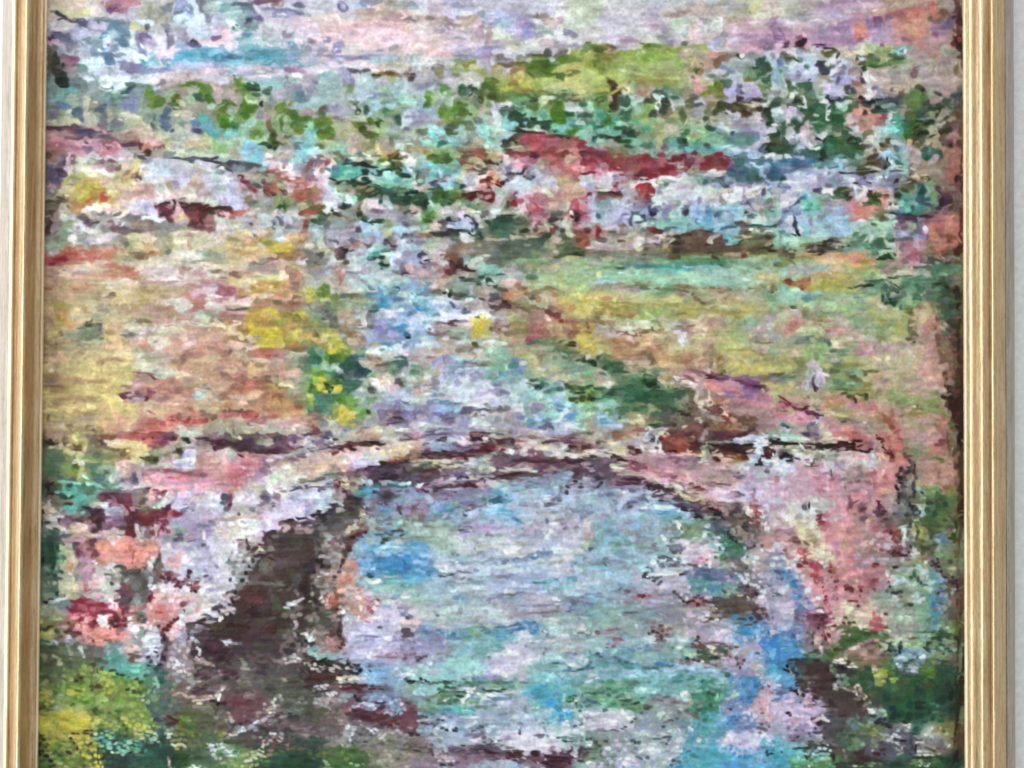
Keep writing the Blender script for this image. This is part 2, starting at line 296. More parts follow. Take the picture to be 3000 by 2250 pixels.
192174,744 208194,733 213190,dc9 241137,db8 241145,db9 243155,8cc 130302 141298,ada 141328,aa9 193255,edd 24447 169314,354 146767 190381 745135,353 196385,9aa 126381 229316,c98 190561,356 169724 
172752,363 139819,cb7 360125,a95 319296,b98 60695 199536 352271 362267,ecd 31218,77a 65130,989 72068,799 26247 68080,579 102063,582 104439 130891,5ba 125548,797 69736,a8a 26824 31766 41748,454 126773 
498922,876 204050,b75 248107,eef 199324,8bc 139447 158296,8cd 178441,cbb 133789,564 498913,b89 3128,eee 25061 160268,668 38064,99a 31174 54312 116720 210389,889 37178,eff 80104,566 80076,ab9 98072 
147198,68a 122190,ccd 50304 88822 103490 112716 114775,ade 103369,998 69414 229157,bbb 73420 81447 114732,9a6 69459,bb9 67467 118699,ab5 83524,683 116439,471 114544 120547,bbc 124740,798 91653,8a6 
106634,865 18915,b99 45911 96915,c88 45899,dde 70818 90805,d98 116842,9dd 126424 129873,473 122895,ca9 185139,bcb 198210,523 204186,cdc 217216,9cb 129575 146320,a43 190296,b65 185300 345263,966 
170292,adc 175395,342 190357,bcc 221255,ace 229368,8ca 136412,8bb 133482 141439 144443,aca 136485,8dd 126504 162422,a56 143547 145528,c87 147565,cb8 55671 178555 282149 283125,da9 185557,aba 
239426,365 221492,565 243516,ab8 253575,9b8 131685,dee 185679,ddd 190646,368 162752,253 138813 745152,ba7 287153,b87 296186,a65 295196,dc8 353121,bb5 327288,a77 345271,b97 360284,975 375231,254 358345 
532048 737147 743141,cde 309409,cb6 293547,cb3 318465 319470,bb7 73667 352736,aa8 340765,ca7 414100,dbb 516082,e99 539118,554 560121,777 566127,212 620209,dcd 496217,333 506312,443 529289,654 
546264,544 549275 549286 563250,311 597247 611227 614238,433 591258,321 617220,534 618201,242 740181,244 740127,233 740118 745113,322 619230 621220,cef 16178 62793,667 120113,99b 44333,99c 31516,734 
204164,687 156337,9ce 135435;13 18 0/332 61056,baa 91214 131792 188198,571 110217,9ac 21482,9a5 50580,565 124441,aba 118479,cdd 118487,9dd 118496,adc 129493,573 101540 106887,dcb 13756,868 34759,bad 
91738,dee 126754,a8a 24850,bba 91907,cee 129860,684 94891,ddc 186164,aa9 168198,b98 184188,bbc 172202 225349,aab 188210,cba 190183,ccc 219076 503574,ddf 188324,bb9 135357,8cb 139479,477 159726,b94 
315243,899 81056,7ba 91061,471 60540 111550 120218,683 85235 107273 110433,bbe 79818,778 5198,79a 47094,8bc 59149,467 110073,8b7 126254,bcd 108685 114398,dde 7539 114770,462 90481,acb 98439,ba9 79673 
139346,6b9 106585,a99 5927 217056,e98 28840,a88 37927,eee 53775,9cb 75765 139311,ca9 94834,bca 91765,ab9 126911,566 102933,caa 211176,999 190250,b65 188289,a66 191308,978 168300,a98 144351,472 
130889,a76 147933,965 160934,755 191932,ab7 311858,995 318862,bb8 307866,ab6 319875,676 571049,665 554259,443 560284 588269,444 563291,323 552301,dcc 515574,322 619209,8ca 114227,572 109451,243 
111501;13 18 -50/cce 70826,342 67748;18 13 -50/121 76060;4.2 50 0/431 723936,532 723939;35 5.6 0/ddc 248178,dcb 273194 317182 324777,8cb 266651,445 161243,ba9 309133,ddb 324165,bb9 327153,bbd 
64202,687 84137,aab 55361,99b 55455,444 163255,b96 349655 373072,eff 313439,498 260667,ca8 344646 352618 393231,645 134076,8bc 62247,88a 58349,aa8 65381,542 63500,dcc 43683,783 79646,dd9 49850,b78 
143068,333 156194,cdd 159186 295435,fed 227182,744 166257,a84 150373,021 177343,944 208231,b95 245231 403076,a85 248239 372092 379064,643 147455,cdc 131493,795 251671,6a7 253659 255683 255703,8a9 
255630,8b8 256642,ac8 256591,8a6 253744,9a6 256720,9a7 256736,cb7 250797,a87 373190,cb5 282263,bdc 266479,dba 344443,887 250642,9ba 257598,7b9 256724 262618,aba 253732,adb 264626,bc9 276630,9ca 
279720,a95 305703 383060,dec 314614,eec 320626,c97 349610,986 352602,b97 359646,db8 253801,ca9 249834,ab8 256793,bba 264805,cb9 263818,ba7 269797,ca6 267809,bb4 279797,cda 322789,bb7 352830,dc7 
399060,dc8 397121,b98 391239;35 5.6 25/edc 243194 318161;5.6 35 0/310 311936,421 442936 459937;25 7.4 0/6ac 49194,745 127066,bcd 8345,874 72377,aab 55467 94809,ab6 54569,9db 116528 133410,b9b 
40614,b97 55703 284078 300271,c9b 45770,c99 43879,ccb 48822 276121,dab 139080 256267,b85 206072,dde 42594 160202 385443 396471,bb8 146417 242165 339659,ddc 252186 321137,edd 167273,a75 196296,bba 
256544 355153,dcb 138141 227202 263080,c98 270084 270104 362180,998 250210 281614 324076 337516,cba 50830 259174 421263,cc9 49871 292646 305096,ddb 319129,b87 177289 279190 309227,b99 130060 
305190,b98 320186 358667 373149 424051,caa 257267 413271 415284,dda 104729 229129 269259,db8 285259,dcc 253190 295235,dba 278129 331133 345430 353251,854 372251,ac9 277561,887 248598 251589 262512,acb 
259801 266716,ba8 285695 291699 379178,cc8 270748 288614 292618 292630 299720,ab7 264838 303651,bb6 305671,cb6 76504 270824 301732 362736,cb8 296707 331695 360255,bb5 88588 277805 277818 298589,ba6 
301679 331292 381076 390096,b96 395056,ca7 395072,dc8 274263 401113 436117,795 447092,ec9 432121,ca8 318051 397235,a86 382280,253 385634,534 496090,d98 546118,433 614192,322 489341 611203,ddf 
503289,bbc 57504,471 66512 83186,572 56548,9b7 99471,833 130516,9a8 46675 59883,865 59703,783 92691,cdd 102665,b9a 41866,b78 150104,645 139115,cdb 151194,657 173051,b94 184072 305247,888 219169,875 
250133,a43 251056,bcc 156231,aaa 146280,667 161231,999 146589 207257,9cb 183389 271589 291777,994 237263,666 252308,aa9 133409 257251,9a9 143418,cdc 126520,c88 146561,222 228436,8a6 255520,8a7 
255532,5aa 146695,823 159593,ded 175671,554 232744,cbb 239589,876 245614,665 248653,543 243679,654 62493 243695,9a7 256606,366 151789,88a 172838,bdc 232795,cb5 256826,ecb 264068,dca 258080,b86 
267113,ba9 280107 282606,a97 289099 407084,897 322084,ca9 336134 457304,a76 300194 300284,b88 279194,eed 299210,eec 321165,aa8 282589 347524 350147,cca 357137,ba7 363064,a77 379145,ed9 272251,dc9 
279231,cb7 287292 332589 402125,965 370235,9ab 276357,79b 333389,8cb 264483,def 309447,a98 340524,997 342516 344532,798 258614,bc9 288622,bc8 288638,dd8 292656,aa6 301634 303626,8a5 307642,cda 
316642,ab8 311720,cc7 362724,db7 374748,475 373614,bb7 262850,9b8 287819,685 358818,886 442100,774 446107,c9a 472180,a84 379267,dbb 449308,cb9 454311,8b9 372498,8b8 372483,472 116296;7.4 25 0/543 
98938,676 563042,bb9 546065,99b 85304,654 122263;25 7.4 -25/cdd 124707,fff 166286;25 7.4 25/fff 203089,eed 322153;18 9.8 0/aa9 18161 149229 229267 282469 288740,bba 28139 275514 322585 406465,def 
21139 22147 305377 309435 380452,88a 70137 180868,ecc 8371,473 122289 188426,aac 4407 6457 75773 170803,cba 23455 73677 241182,bab 33449 86830,bbc 44544 79710,765 68429,9a7 67447,584 88435,674 
120447,676 128412 442051,ade 132439 222816,8ca 112514 133598,564 95550,8db 132547,dcc 11656,cac 27638,a8a 34919 42756,ccd 41716 385463,aab 39646,9a4 49651,9a5 49663 72471,773 76730,542 106724,eee 
108712,99a 20687 124728 219286 219392 255353,795 104589,b98 49895 90626,698 96651,786 107663,9b9 129622,9b8 130659 290748 316720,ab8 122679 342797,7ba 132695,b99 53903,253 107787,c87 120846,cdd 132834 
191718 377467 379439 379447,443 120923,a98 133919,cab 147118,744 139133,876 138125 240451 241443,b94 188100 313259,cb4 194084 314467 342328,dc8 193108,bb8 195051 293732,dba 178104,baa 182145 
295465,cbb 196191,ddf 198137 306443 493284,999 211107,a67 221198,db8 213178,644 224115,997 224182,bbb 217112 229110 235092,9a8 227058 227068 345343,ccb 229100 336153,9aa 239088,a99 241104,cca 219231 
232186 237194,a54 248068,b86 253108,ada 138254,bc9 139319,bdc 148316 257459,ba9 13653 170243 277430 287471,733 183262,131 162387,4a8 170333,9dd 169368 173385,6a8 182373,452 185355,243 188373 
216496,343 201389,898 213341,ba8 226262 371271 395202 395822,abb 232273 243412 269504,cb3 241284 324467,bdd 222369 279351 288392,bcc 247385 377479,abd 252394,9dc 136418,cb9 151483 314685 346775 
395149,b56 134528,b67 138542,944 137559 160607,a56 141557,c78 156508,c89 159512 193516,cde 183514 387455,8cc 126553,a77 193528,897 198463,ab9 243422,986 245447,886 239463 442088,555 237496,565 239504 
250508 251492,454 235520 243492,887 253471,9b7 252565,99b 250409 360443,acb 136586,69a 143653,8b9 138703 362483,5a9 143679,7bb 146672,8bc 144705,aba 99659 147626 272496 319732,822 154588,833 
162601,a45 159634 160629,823 167632,ddd 178593 186781,bcd 196655 214589,366 173732,bce 149738 215451,ede 195691,bbd 172814 182785 183793 186792 208607 213602,375 144811,354 151818 366328,778 
175868,d87 204836,8ce 214809,adf 211816,ace 217818 221824,9bc 221808,b95 252832 252842 309271 318286 322569,edb 266066,ca9 269076 366286 375889 402839,b97 301084 327504 344051 350229 390809,dc9 
313078,ca6 316066,cb7 274793 329104 408053 445129,c98 334174 337141 337214 389824 395178 398847 399834 408292,a87 292200 377174,ca8 331202 411304,dcb 332156,b96 366053 393267,cb8 261286 385862,bb4 
331284,db9 362228,995 316308,bb9 280516 293824 305341,254 96610 352341,355 366349,566 366341,9bb 264377,eef 308384 371461,cc7 288557 358716,cb5 293573 300569,a65 324524 379255,aa8 296744,bb7 
319712,9a9 318740,bc7 337720,cc9 337669,cb6 358740,bb6 355748,c9a 249887 449231,486 267919,ac8 340785,ca7 408104,575 463051,785 460064,884 463072,b88 377153,a97 301126 411206,998 442161,5ba 486074,b85 
389284 393278,424 437247,dce 491300 498288,cce 385471 491292,dde 380461 380474 390475 392467 497296,9cc 389520,ccc 406479 408471,464 400614,ab7 387876,c97 392816,e98 530123,d98 542110,d88 546127,bad 
41147,889 33281,451 132357,475 110379,cec 125524,fec 52838,8aa 48880,cdb 150174,978 165113,645 219108,aaa 217099,722 186265,472 155435,611 191467,582 193430,a96 282099;9.8 18 0/857 59073,471 90241 
102239,ab5 85487,eef 106657,9ba 107622 186907,a99 73873 75879,574 98884,9dc 130307,fff 170320,368 173759,79b 203695,7ab 213694,6ad 211689,353 128899 663916,796 193910,744 180933,a65 227933,cb3 
321245,ba8 309345,9a7 342315,543 370932,544 471047,ddc 191190,eab 498823,d9a 510826,da9 522823,232 668925;18 9.8 -25/dec 99245,244 119514,abb 31542,734 144107;18 9.8 -50/c9a 203828;9.8 18 50/ffd 
169091;13 13 0/7aa 7220,579 41123 58108,88a 65121,462 63846 99159 102221,582 88196 91147 95420 120320,ab9 91190,dbb 28398 85210 178310,568 122161,adb 104575 118247,bcc 33671 85765 120392 203483 
362467,dde 3414 8441 104483 177504 182322 192769 196766 211153,baa 20535 37463 144889 146895 173536 192247 358428,acd 24492,cbb 24540 274423 526576,a8a 28756,9b6 63663,aa8 85671 138278 237161,464 
72744 124765 141829,dee 85754 191685 195642 622147,121 106749 196410,799 114759,ba8 94637 122845 141915 296850 305335 316343 342906,fff 88849 100783 103641,bbb 57801 112679 118712 126183 183254,bb9 
114672 116646 130906 350871 352887 360871,364 75742 110611 147827,a87 45923 129930,ba9 65834 110879 130928 324827 355862,b99 90923 151891 164529 188147 267196 373694,465 101858 122691,dcd 50767 114740 
126836 202371,bab 24642 128785 188315 475241,362 112286 122889 188431,354 62744 110899 141765 546048,343 104903 104917,b98 143149 311337 360218,a99 114262 169532 222055 365425,ccd 138783 180178 193490 
195322 196328,bac 196218,522 211202,9a8 182911 241061 321838 356553,8cd 152294 173439,bdd 149308 221838,edd 156265,854 162456 165461 173281,cbc 173312 237353 540164,dcb 147345,9aa 136395,243 107909 
131606 193394 537050,cdc 131490,8cc 130866 168420,aab 168188 177529 208373 211384 223322 266319,9ba 135573 166435 344482,557 164716,366 157720,cdd 108756 135858 185689,ded 188695,99b 90857 214611 
274406,ccc 50800 99683 128788 182534 196485,b76 162927 237932,b94 305061,b87 146927 272292,9be 306398,9b9 99187 130814 266577,bc9 277577 537063 573067,dc7 288577,bb8 114659 293857 303854 313879,9b8 
130284 305830 313834 321846 321854 326865,ca9 86838 127849 160051 344899 350904 358902 362895 368865,cb9 309074 370873 371889,dc8 392115,675 498907,463 59857 507910,778 8162,58a 33099,dda 26134,59a 
59138,779 70128,def 65800 85115 253384 254389 316412,333 69055 481055 523309,131 104172 120751 134616,9a9 88337 118171 141288 254575 357414,bba 50923 75465 108471 114182 319824 327751 362420 410319 
442227,5aa 116200,668 7334,9a7 77381,578 94292,253 85250 222483,471 98204 106245 112241,683 114232 151420,887 106263 129461,adc 122245,572 118363 126292,564 109315,ecd 24467,eef 33548,a9c 49471,98b 
51477,886 72431 162117 173914,ccb 76457 127830,ecc 34677,783 68588,daa 91681 196565 542172,bbc 77721 198814 248343,efe 98748,210 96598,321 102600 483048,cc8 85611,797 91797 94659,232 100648,786 
91667,a98 69836 96671 159907 183169 350280,785 91475 107691 138365 295328,896 120655,cca 104698 126655 574062,978 28915 178058,575 88781 98792 450050 471056,d98 106844 112849,676 130805 303316,ced 
107871,5ba 122879,49a 129881,573 126899,787 91826 106927,998 110922 165915 180250 337351 355288,855 146157,dca 138156 186060,8b7 146217,cc9 133648 156141,cb7 191072 356710,bbd 42699 143742 173182 
208576 540203,412 208167 506091,8a9 141577 230068,997 144398 243125 340345,cba 229218 336895 342873 342887 374862,c87 152562 156565 246099,a97 164903 252117,9b7 134314,99a 160306 196263 207381 213291 
230345 272316,a65 164622 169931 182291 185271,867 164296,aaa 139389 261314 308754 314752,589 165328,556 237328,9cd 231359,cde 239398,abd 201705 234373,9dd 201712 245371,b67 143537 198520,833 141567 
148540,d9a 154516,db9 177544,aac 183577 358436 498209,bcb 79744 188493,566 248483,142 130612,576 134667 141630,8a8 134629,8b9 143640,8b8 134691 363575,834 157614,eff 190811 201640,345 169712,467 
164732 172713,cce 134744 134779,ace 182752 201720 214699,bce 209677 209814,353 118789 144834,ddd 131836 481276,9ab 146883,766 133923 635093,b88 134933,a66 154928,755 186928,654 200930 208932 
574127,c77 217919 463227,b66 7910 219932,ca8 324118,a76 350218,8ac 253405,caa 270430 372906,996 311501,aa7 311508 352756,cb3 316471,ab7 303846 311850 313871 326716,8a7 112385 323858,bc8 323871,da9 
360907 368910,cb8 368881 406131 411129,dba 370899,466 467097,686 465088,c98 385152,aba 385196,ddf 446186,c99 326903 334903 449204,443 476051 619275,c97 397251,365 379338,d99 456237,311 510096,613 
499130,524 506127,512 503133 515127,611 506140,e98 539141 540133,a88 552083,c9b 556087,dcc 566099,ddc 239316 574101,666 566118 566133 636099,777 574133,432 611212,eee 164322 501224,655 557264,422 
577244 580255 591235 614264,322 543306,211 546312,bcd 503511,555 635087,423 628205,132 79062 196398 740172,254 731152,571 110281,7cb 126306,352 120372,687 116387,a9a 33469,a9b 57475,bee 122512,684 
59849 91747,553 102675,475 116612,868 21857,445 68805,866 69895,798 128811,344 94932,756 160099,ed9 182066,966 217206,8cb 146333,9cc 157289,244 196377,dff 192338,574 195278,ba7 230294,8dd 167426,8aa 
152712 166406,897 131622,8ca 138620,bda 134672,955 160618,945 154619,823 160685,8bd 204715,664 139865,221 130920,9cb 202801,424 196919,876 182927,dc9 358050,885 315300,cdf 316398,8ba 345487,bb6 
323881,b97 377218,776 486139,a86 392247,c78 457227;13 13 -50/889 15204,99b 73822,dde 222080,132 199413,341 127353;13 13 50/557 23082,875 110651;50 3.2 0/dcc 276182,b99 276157,dba 249809,886 257198,796 
261594;25 5.6 0/b86 271129,cba 252165 257129 301231 346455,987 261887 313134,dba 251818 353365 354614 387232,cb9 262239 313118,ba8 309143,dca 256202 322174,edb 365178,977 379129,446 20074,678 
20100,456 4235,77a 13288,cce 60328,99a 81422,dec 82453,231 99516 250548,6a7 97508,999 55736,ac9 46854 280532,655 225133,334 158229,986 182351 314594,a67 209239,baa 213232,b95 239249 300598 350642,d99 
147553,c88 168555,ced 217740,543 245716,685 250687,c96 250822,dcb 254271 270214,565 288337 331088,eed 316198 320610,fec 317210,b96 331602 336594 353100,a76 255259 349247 371165,db7 286273,a86 
297280,cdc 349463,cdd 314426 350451 385430,9b9 266594,488 260630,486 256703,bec 267618,dd9 295659,cb6 299606,aa6 254781 305691,a95 252785 308716,aa5 308675,9a6 305630 309638 313630,976 327612 
382178,cb8 256809 355642,ba7 250797 357659,da8 251842,e98 252830,9b8 257781,bba 268773,ab9 269781,bb7 260842 269838 295642,ab8 272842,bca 322797,898 330781,787 333785,a85 306610 380051,965 383169,433 
428231,312 441263 465385,364 379614 384646,6ba 495070,797 496147,ccd 495175,ddd 533474 535491,9cb 583409,300 437337,dde 6263 347385 389439,cbb 23430,99b 47479 59492 173846,776 55514,bb8 95459 
368846,321 133547 441239,ccb 47622,584 60875,bcc 54883,534 141125 213084,dcd 156121,310 200190,311 205210,b45 255053,555 165247,733 149506 168267,564 152363,677 151353,121 174349,365 185377,966 
213251,a96 234229,855 253267,a84 250286,876 256251,532 147471,021 211493,342 249561,712 168606,efe 173646,eff 174655,fee 170691,476 177690 377573,684 252695,ab7 250740,368 158767,db8 256805 256818 
294267,ac8 256781 267852,765 313213,a87 267237,b94 277259,ccc 260464 442365,343 273459,9aa 276451,fff 309457,764 301528,332 250565,b97 332500,9bb 353455,354 342544,aba 370532,8b8 279651,bb6 305728,aa7 
275830 313655,ded 314626,dda 320642,bbb 316659,ba9 329610,c97 336606,a75 340640,cc9 357630,586 376622,ca7 254826,ca6 259834,cb7 259822,9ba 261800,9a8 264895,ada 296773,795 306805,bb9 374769,8a7 
368814,dc8 396129,dc9 431131,b88 379129,222 456385,212 463377,773 72558;25 5.6 -25/ca7 331308,7ba 362311,eed 170108;5.6 25 0/ba8 349695,321 476936,8a6 662062,88b 78343,766 172046,210 296936,211 
336936,431 372935,310 496936;25 5.6 25/dde 72271,dcb 239206;18 7.4 0/cde 182695 270368 296439 378439 397496 498110,bcd 198604 502111,612 509147,723 503144,787 250610 256496 493141,baa 173239 178611 
210088 498192,b9b 501201,bab 506206,88a 164232 173873 512198,dba 337241 338247 447328 450125 452300 452333 457316 520084,dcb 256320 296229 300467 501247 525107,e99 525124 622104,d98 406165 529116 
530101,e98 256838 552127 624096,dcc 151276 164096 260202 262188 287202 495233,cba 197113 245198 345157 506238,ba9 86866 264887 308493 314818 321435 336875 337883 342500 421292 422357 506247,ccc 158121 
214243 282210 495252,dcd 495264,dce 47698 449346 495295,dde 378479 501301,eef 516255,533 512286,434 512295 632241,544 537275 537286 643264,633 586247,443 203308 605255 632252,311 621230,433 491333 
495341 622272,333 496333 499319,38b 552384,ccd 46147 141736 518497 535457,cce 146730 499522,cdd 129716 393459 535503,ddd 208288 209293 549551,8ab 543614,bb6 300687 303748 308565 621045,d88 621113,244 
653155,323 638230,444 632264 672284,142 122536 744278 744289,747 11110,79a 41091 283373,8cd 51210,c99 133050 469190,757 2251,867 4271,765 73398 235671 243632,571 118312,797 133385 253618 377826,ddf 
14439 501271,eee 13457 94845 185459,99b 45565 47555 170797 269355 329373,a85 68508,683 73528,dd8 73508,ab8 88553 287809,451 96483,dca 104474,9db 102501 106508 141697,574 94539,cdc 102557 362145 
389410,a45 133531,cab 24754 33785 375683,ba8 49596 139467 147381 250229 301092 327496 344508 350210 403202,bc7 47645,ab6 47685,876 55716 145455 156455 247459 250588,bc9 80695 254555 264524,898 
76699,884 96702 337304,243 101756 384598,654 108736 230675 234681 240667,a96 84630,8cb 129589,bca 120687 264748,a8a 23830 37732,bbd 92818 203602 454183,9a7 52858 360809,352 63854,a98 15659 98925 
116927 300100 337496 419251,ebb 141152,786 151165 327084 366599,ddc 120053 156082 262206 298175 455280,a99 156053 326433,557 177055,cb5 182076 328565,b94 198104 246281,ca6 196110 327304,bcb 215072,bba 
235108 239602 418267,aba 126506 241080 255461 327451,bbb 207335 229284 247053 248423,edc 230174,bb9 141314 141599 245217 274744 310096 311809,cdb 147263 375588,fff 153754 164280 169699 177643,944 
193292,a75 196304,452 131365,994 156377,233 168369,a97 182339 256288 287100 411078,132 130614 192365,563 204304,675 128412 208311,bcc 214259,998 206496 226278 324441,783 235259,ade 134496 249355,ba7 
146406 156481,997 143459 256866 352524,9cc 143482 277385,bc8 148417,9b8 147430 287646 292809 368557 374569,888 177430,966 141550,c77 164555 418145,b88 191524,ace 219444,334 228444,676 234430,454 
232443,cbb 247425 318449,988 226610 243435,475 152809 227487 259923 376618 390614,aa9 230540 330439 334866 337860 429338,776 237471 242475 243465 248474 249638 328094,887 239479 249622,666 237487,453 
245557,665 250461 256483,8a8 219420 255509 298353,8b7 256569,121 137604,9a9 143591,587 138716,598 139721,687 134728,6aa 147683,886 145606 245642 295514,734 151586,864 151606,854 154610,844 165612,812 
167653 169645,566 169677,798 178695,bac 178826 180712,477 174720,578 157748,def 199695 378452 378463 485304,9cb 214661 293767,9dc 219646,8cc 219659 279377,add 216752 226793,543 96559 239699 242707,466 
152795,221 140838,368 159777,568 165785,8aa 157824,89b 168785 331365 331381,aac 167792,bbc 172826,c76 204842 209839,adf 227822,9bd 229814,aca 234785,8a6 253767 373814,aa7 256857 290687,c89 255893,c98 
264047 342165 376157 392186,cc9 296088,ccb 301178 345289,c9a 257895 277202 473194,caa 275213,b97 355174 370198 374194,b98 318703 376210 382891 382899 426357,dda 275247,db7 275278 287251,ca7 285284 
358245,965 293292,b86 298255 327548,967 287231,cb4 306267,eca 326229 336229,ecb 340232,ca8 337683 344227 414050 424365,a65 342259,b96 324544 378267,9a8 282677 293337 293357 341536 371589,986 
322341,585 348300 395610,354 373345 387663 400651,bdd 272359 337418,9ab 292398,cef 303389,dee 339371,efe 342364,bdc 272483,8a9 283451,775 300520,976 306522,ca9 288531 408847 413296,bb8 283520 337734 
352849 357850,ab9 264557 323447,cb6 306573,a86 316548,875 324498 349528,9bb 371501,aa8 285683 314792 337508 363618,874 342553,cb8 347512 357522,ddb 360528,9b9 375536,89a 355443,bde 362461,bce 
370447,9bc 375483,cb7 287585 369651 378754,b95 292589,db8 291606 336630,cc7 295585,bb7 301740 350769 358767,dd9 309598,da8 331629 383251,575 354589 371626,b9a 371687,857 372728,c96 253846,ac8 
273765,486 261915 274891,476 274899,9ca 285777,adb 288769,996 310800,9b7 347789,aa6 355773 362773,896 361830 365811,796 378822,c97 418108,764 441118,686 455092,785 453108,a76 379145 380161,b87 376165 
385186 387165,b66 411145 415141,745 424161,dab 464157 474157 475167 478186 478198,d9a 465165 469159 473202,d99 466174,c78 467182,daa 468149,d9b 470169,eab 476178,365 475082,db9 387247,b85 393286,312 
437237,413 439271,423 437280,b78 444239,c88 395842 449239,223 499320,aab 59308 415479,364 380612 385610 389651 392638,264 385622,253 390626,464 395651 400606,ba6 385846,446 129194,868 68284,99a 
15518,877 15526,431 98565,a88 156051,edd 203365,c67 164575;7.4 18 0/bbb 520210,365 540045,787 577043,dcb 546070,ca8 554067,bb9 557062,cca 566059,988 554079,dcc 523220,abc 512578,dcd 498748,668 
29164,567 114079,aa9 112108,566 120151,9aa 37259,573 122276,cda 104531,eee 73846,764 67933,efe 88777,542 114934,451 134265,59b 203691,9ba 196904,bbc 355400,a87 344689,ca9 357694,310 393934,d9a 
498817,c88 498829;18 7.4 -50/99b 26520,613 178241,745 183245;18 7.4 25/768 47752,234 88127;18 7.4 -25/887 157092,eee 177149,bec 203425,fec 430104,9aa 29531;13 9.8 0/dce 27210 85807 106774 442183,899 
75086,456 104100,767 123099,451 96172,bdc 103206 177328 237775 266493 385528,589 33241,567 7293,bdd 37271 94619 130445 172359 217842 226713 250351 380514,264 122229 349306,9cb 126239 288783,572 79233 
81477 132251,8a9 102381 209748 252455 345492 356547,cce 45695 52487 101712 393482 496202,984 63457 81501,887 57509 131457 138407 208113 323096 365373 376389,462 86474 153422,aa9 90443 172249 201455 
214426 219292 252319 275304 449157,787 99465,786 104467 248524 305324,998 51927 120430 150157 177255 203384 219891 254327 255335 272441 362368 376779 446165,9a9 132455 147259 198805 402368,add 
130469,243 116508,6a8 113530,cda 98531,795 106535 455066,ba9 11664 114695 166479 237153 318811 321819 325736 327765 334899 364585 379206,edd 23681 198359 207122 221217,99a 34707 157146 165291 230385 
245357 349398 398376,a8a 20756,d99 55697 127849 468218,ccb 75691 374414,bbb 72693 216405 217471 221575 353410 403500,8a8 72728 360409 442156,364 80748,431 103720,342 99632,354 85789 93645 96194 106862 
120777 122518 147775 237528,4a8 112588 126598,473 124591,bb8 132646 151477 301865 305875 306498 329724 331341 331871 331883,754 13922,dab 34781 287191,eaa 36842,c76 11911,dee 59814 81769 374455,223 
99816 179449,453 54846 193351,9a6 50865,cba 52823 90871 219428 273436 334345 350164 373368 389210,344 99871,dcc 114830 196182 507766,d98 110836 203865 237915,997 130844 245160,cdd 124857 366395 374435 
385490 385500 390504 393492 468267,454 90642 99923 172409 299923 311930,643 152047,d9a 143115 454231 472210,777 153133 233320,778 160139 309363,a43 188632 193102,543 209051,ec9 203115,dde 172147 
173596 373461 376430 387483 491206,aba 185157 373406 420190,cbb 183542 191157 253428 264498 472247 496251,421 207206,bcc 221094 257345 262346 280345,a98 143376 167909 176265 185346 241096 370373 
411214 418202 472345,dcd 131748 162266,abb 153284 224271 374398 374423 375409 387355,ca9 190281 363292 374899 376862 378897 389198,977 196312,867 160311 486270,231 157385 185363,7cb 178389 201795 
491072,bba 188343 252346 282335 285479 313493 327483 355536 366591 413324 418327 419243,ede 195772 198366,776 200288 245479 299304,664 199302,464 127818 213312 462094,a96 203068 241292,ba6 235288 
421074,987 253294 481139,a99 154319 243324 264308,ccd 127832 141788 199513 222599 245349 397506,bde 227397,def 61822 65765 169809 193675 235394 376471 449180,cee 240368 373514,bcd 191756 216630 245394 
372441 380430 485312 486298,365 139430 384334,684 150433,9dc 135441 159444 235767,9cc 146716 159414 219801 397585,8bb 165414 227785,5aa 167439 203893,712 164648 190474,a45 136514 171640,744 142512,b67 
139532 154501 157521 208521 470231,732 151547,da8 157558,b76 157551 224927 406265,844 154596 154703 160542,a66 162548 214914 222585,b88 165540 185624 195532 213531 455206,c88 156532 214926,eab 
160506,aab 164518 270319 410406 498196,889 169519,cde 182508 186506 219456 247363 253343 360457 373467 375518 376512 491234,ca7 196557 376744,bab 24633 188573,823 152578,adb 130569,8db 128561,a56 
159642 206526,796 195271 199471,687 201459,ccc 206439 213467 257320 295457 373418 473271,ab9 198447 295816 358316,aaa 203443 272414 398520,132 188409,582 130558 212417 347324,465 106871 221501 224470 
275907 293919 295927 360392,233 229469,554 211540,a75 235569 266286 400259,565 242524 305932 462104,675 242548 290903 468051,9a7 112911 133638 373809,7a9 138655,7bb 141661,8b9 138695 196800 353487 
357479,7a8 133707,799 146638,843 152471 156602,822 154630 159690 160705,512 165671 489123,834 159698,898 180648 307312 363412,baa 31461 190620 242341 253328 296475 321744 352418 371289 406496,a88 
195622,a78 198627,89b 46113 165747,498 167741 195889,368 167755,ddd 165137 186716 190836 476278 478249 485280 507772,eee 185721,7bc 217685 229710,7bd 219694,9bb 204588 253454 387512 395512,abd 147744 
217599 360452,88a 204618 352433,cdc 136838 216626 461280 463270 473262,8ba 133873 217637 288792 365511,375 146800 365320 376343,bac 180800 214571 214576,adc 190787 214671,8cc 193790,9cd 208818 
214826,ace 152736 226830 313394 321413,aca 204430 222846,bec 224857,cdb 229860 237866,b77 193539 219911,c87 221923 226914,c9a 245895,b78 217524 242888 248889 253887,a87 204542 261182 318598,cc9 307104 
360542,b94 311060,ca6 305055,db7 323053,dc8 327053 440141,c98 311165 315775 337169 356227 376909 406255 408873,ecc 283194,dba 327178 332247 340849 342852 449210 457117,cb5 295555 298061 334276 334569 
334577 340575,dca 52669 321227,ca8 309891 360237,bb6 324320 324475,475 344306,241 350327,134 362353,acc 222764 256353 371398 382508,bbc 264357 491183,99b 175801 250398 253412 353426 366463 368469,8bc 
280392 285377,6ac 288369,79b 295369 362506,9ab 180819 309369 405516,9ad 314377,9bd 314385,9ac 336398 392377,aac 255400 259406,caa 217532 249879 266414 340865,734 260441,bcb 254467 424186,cc7 
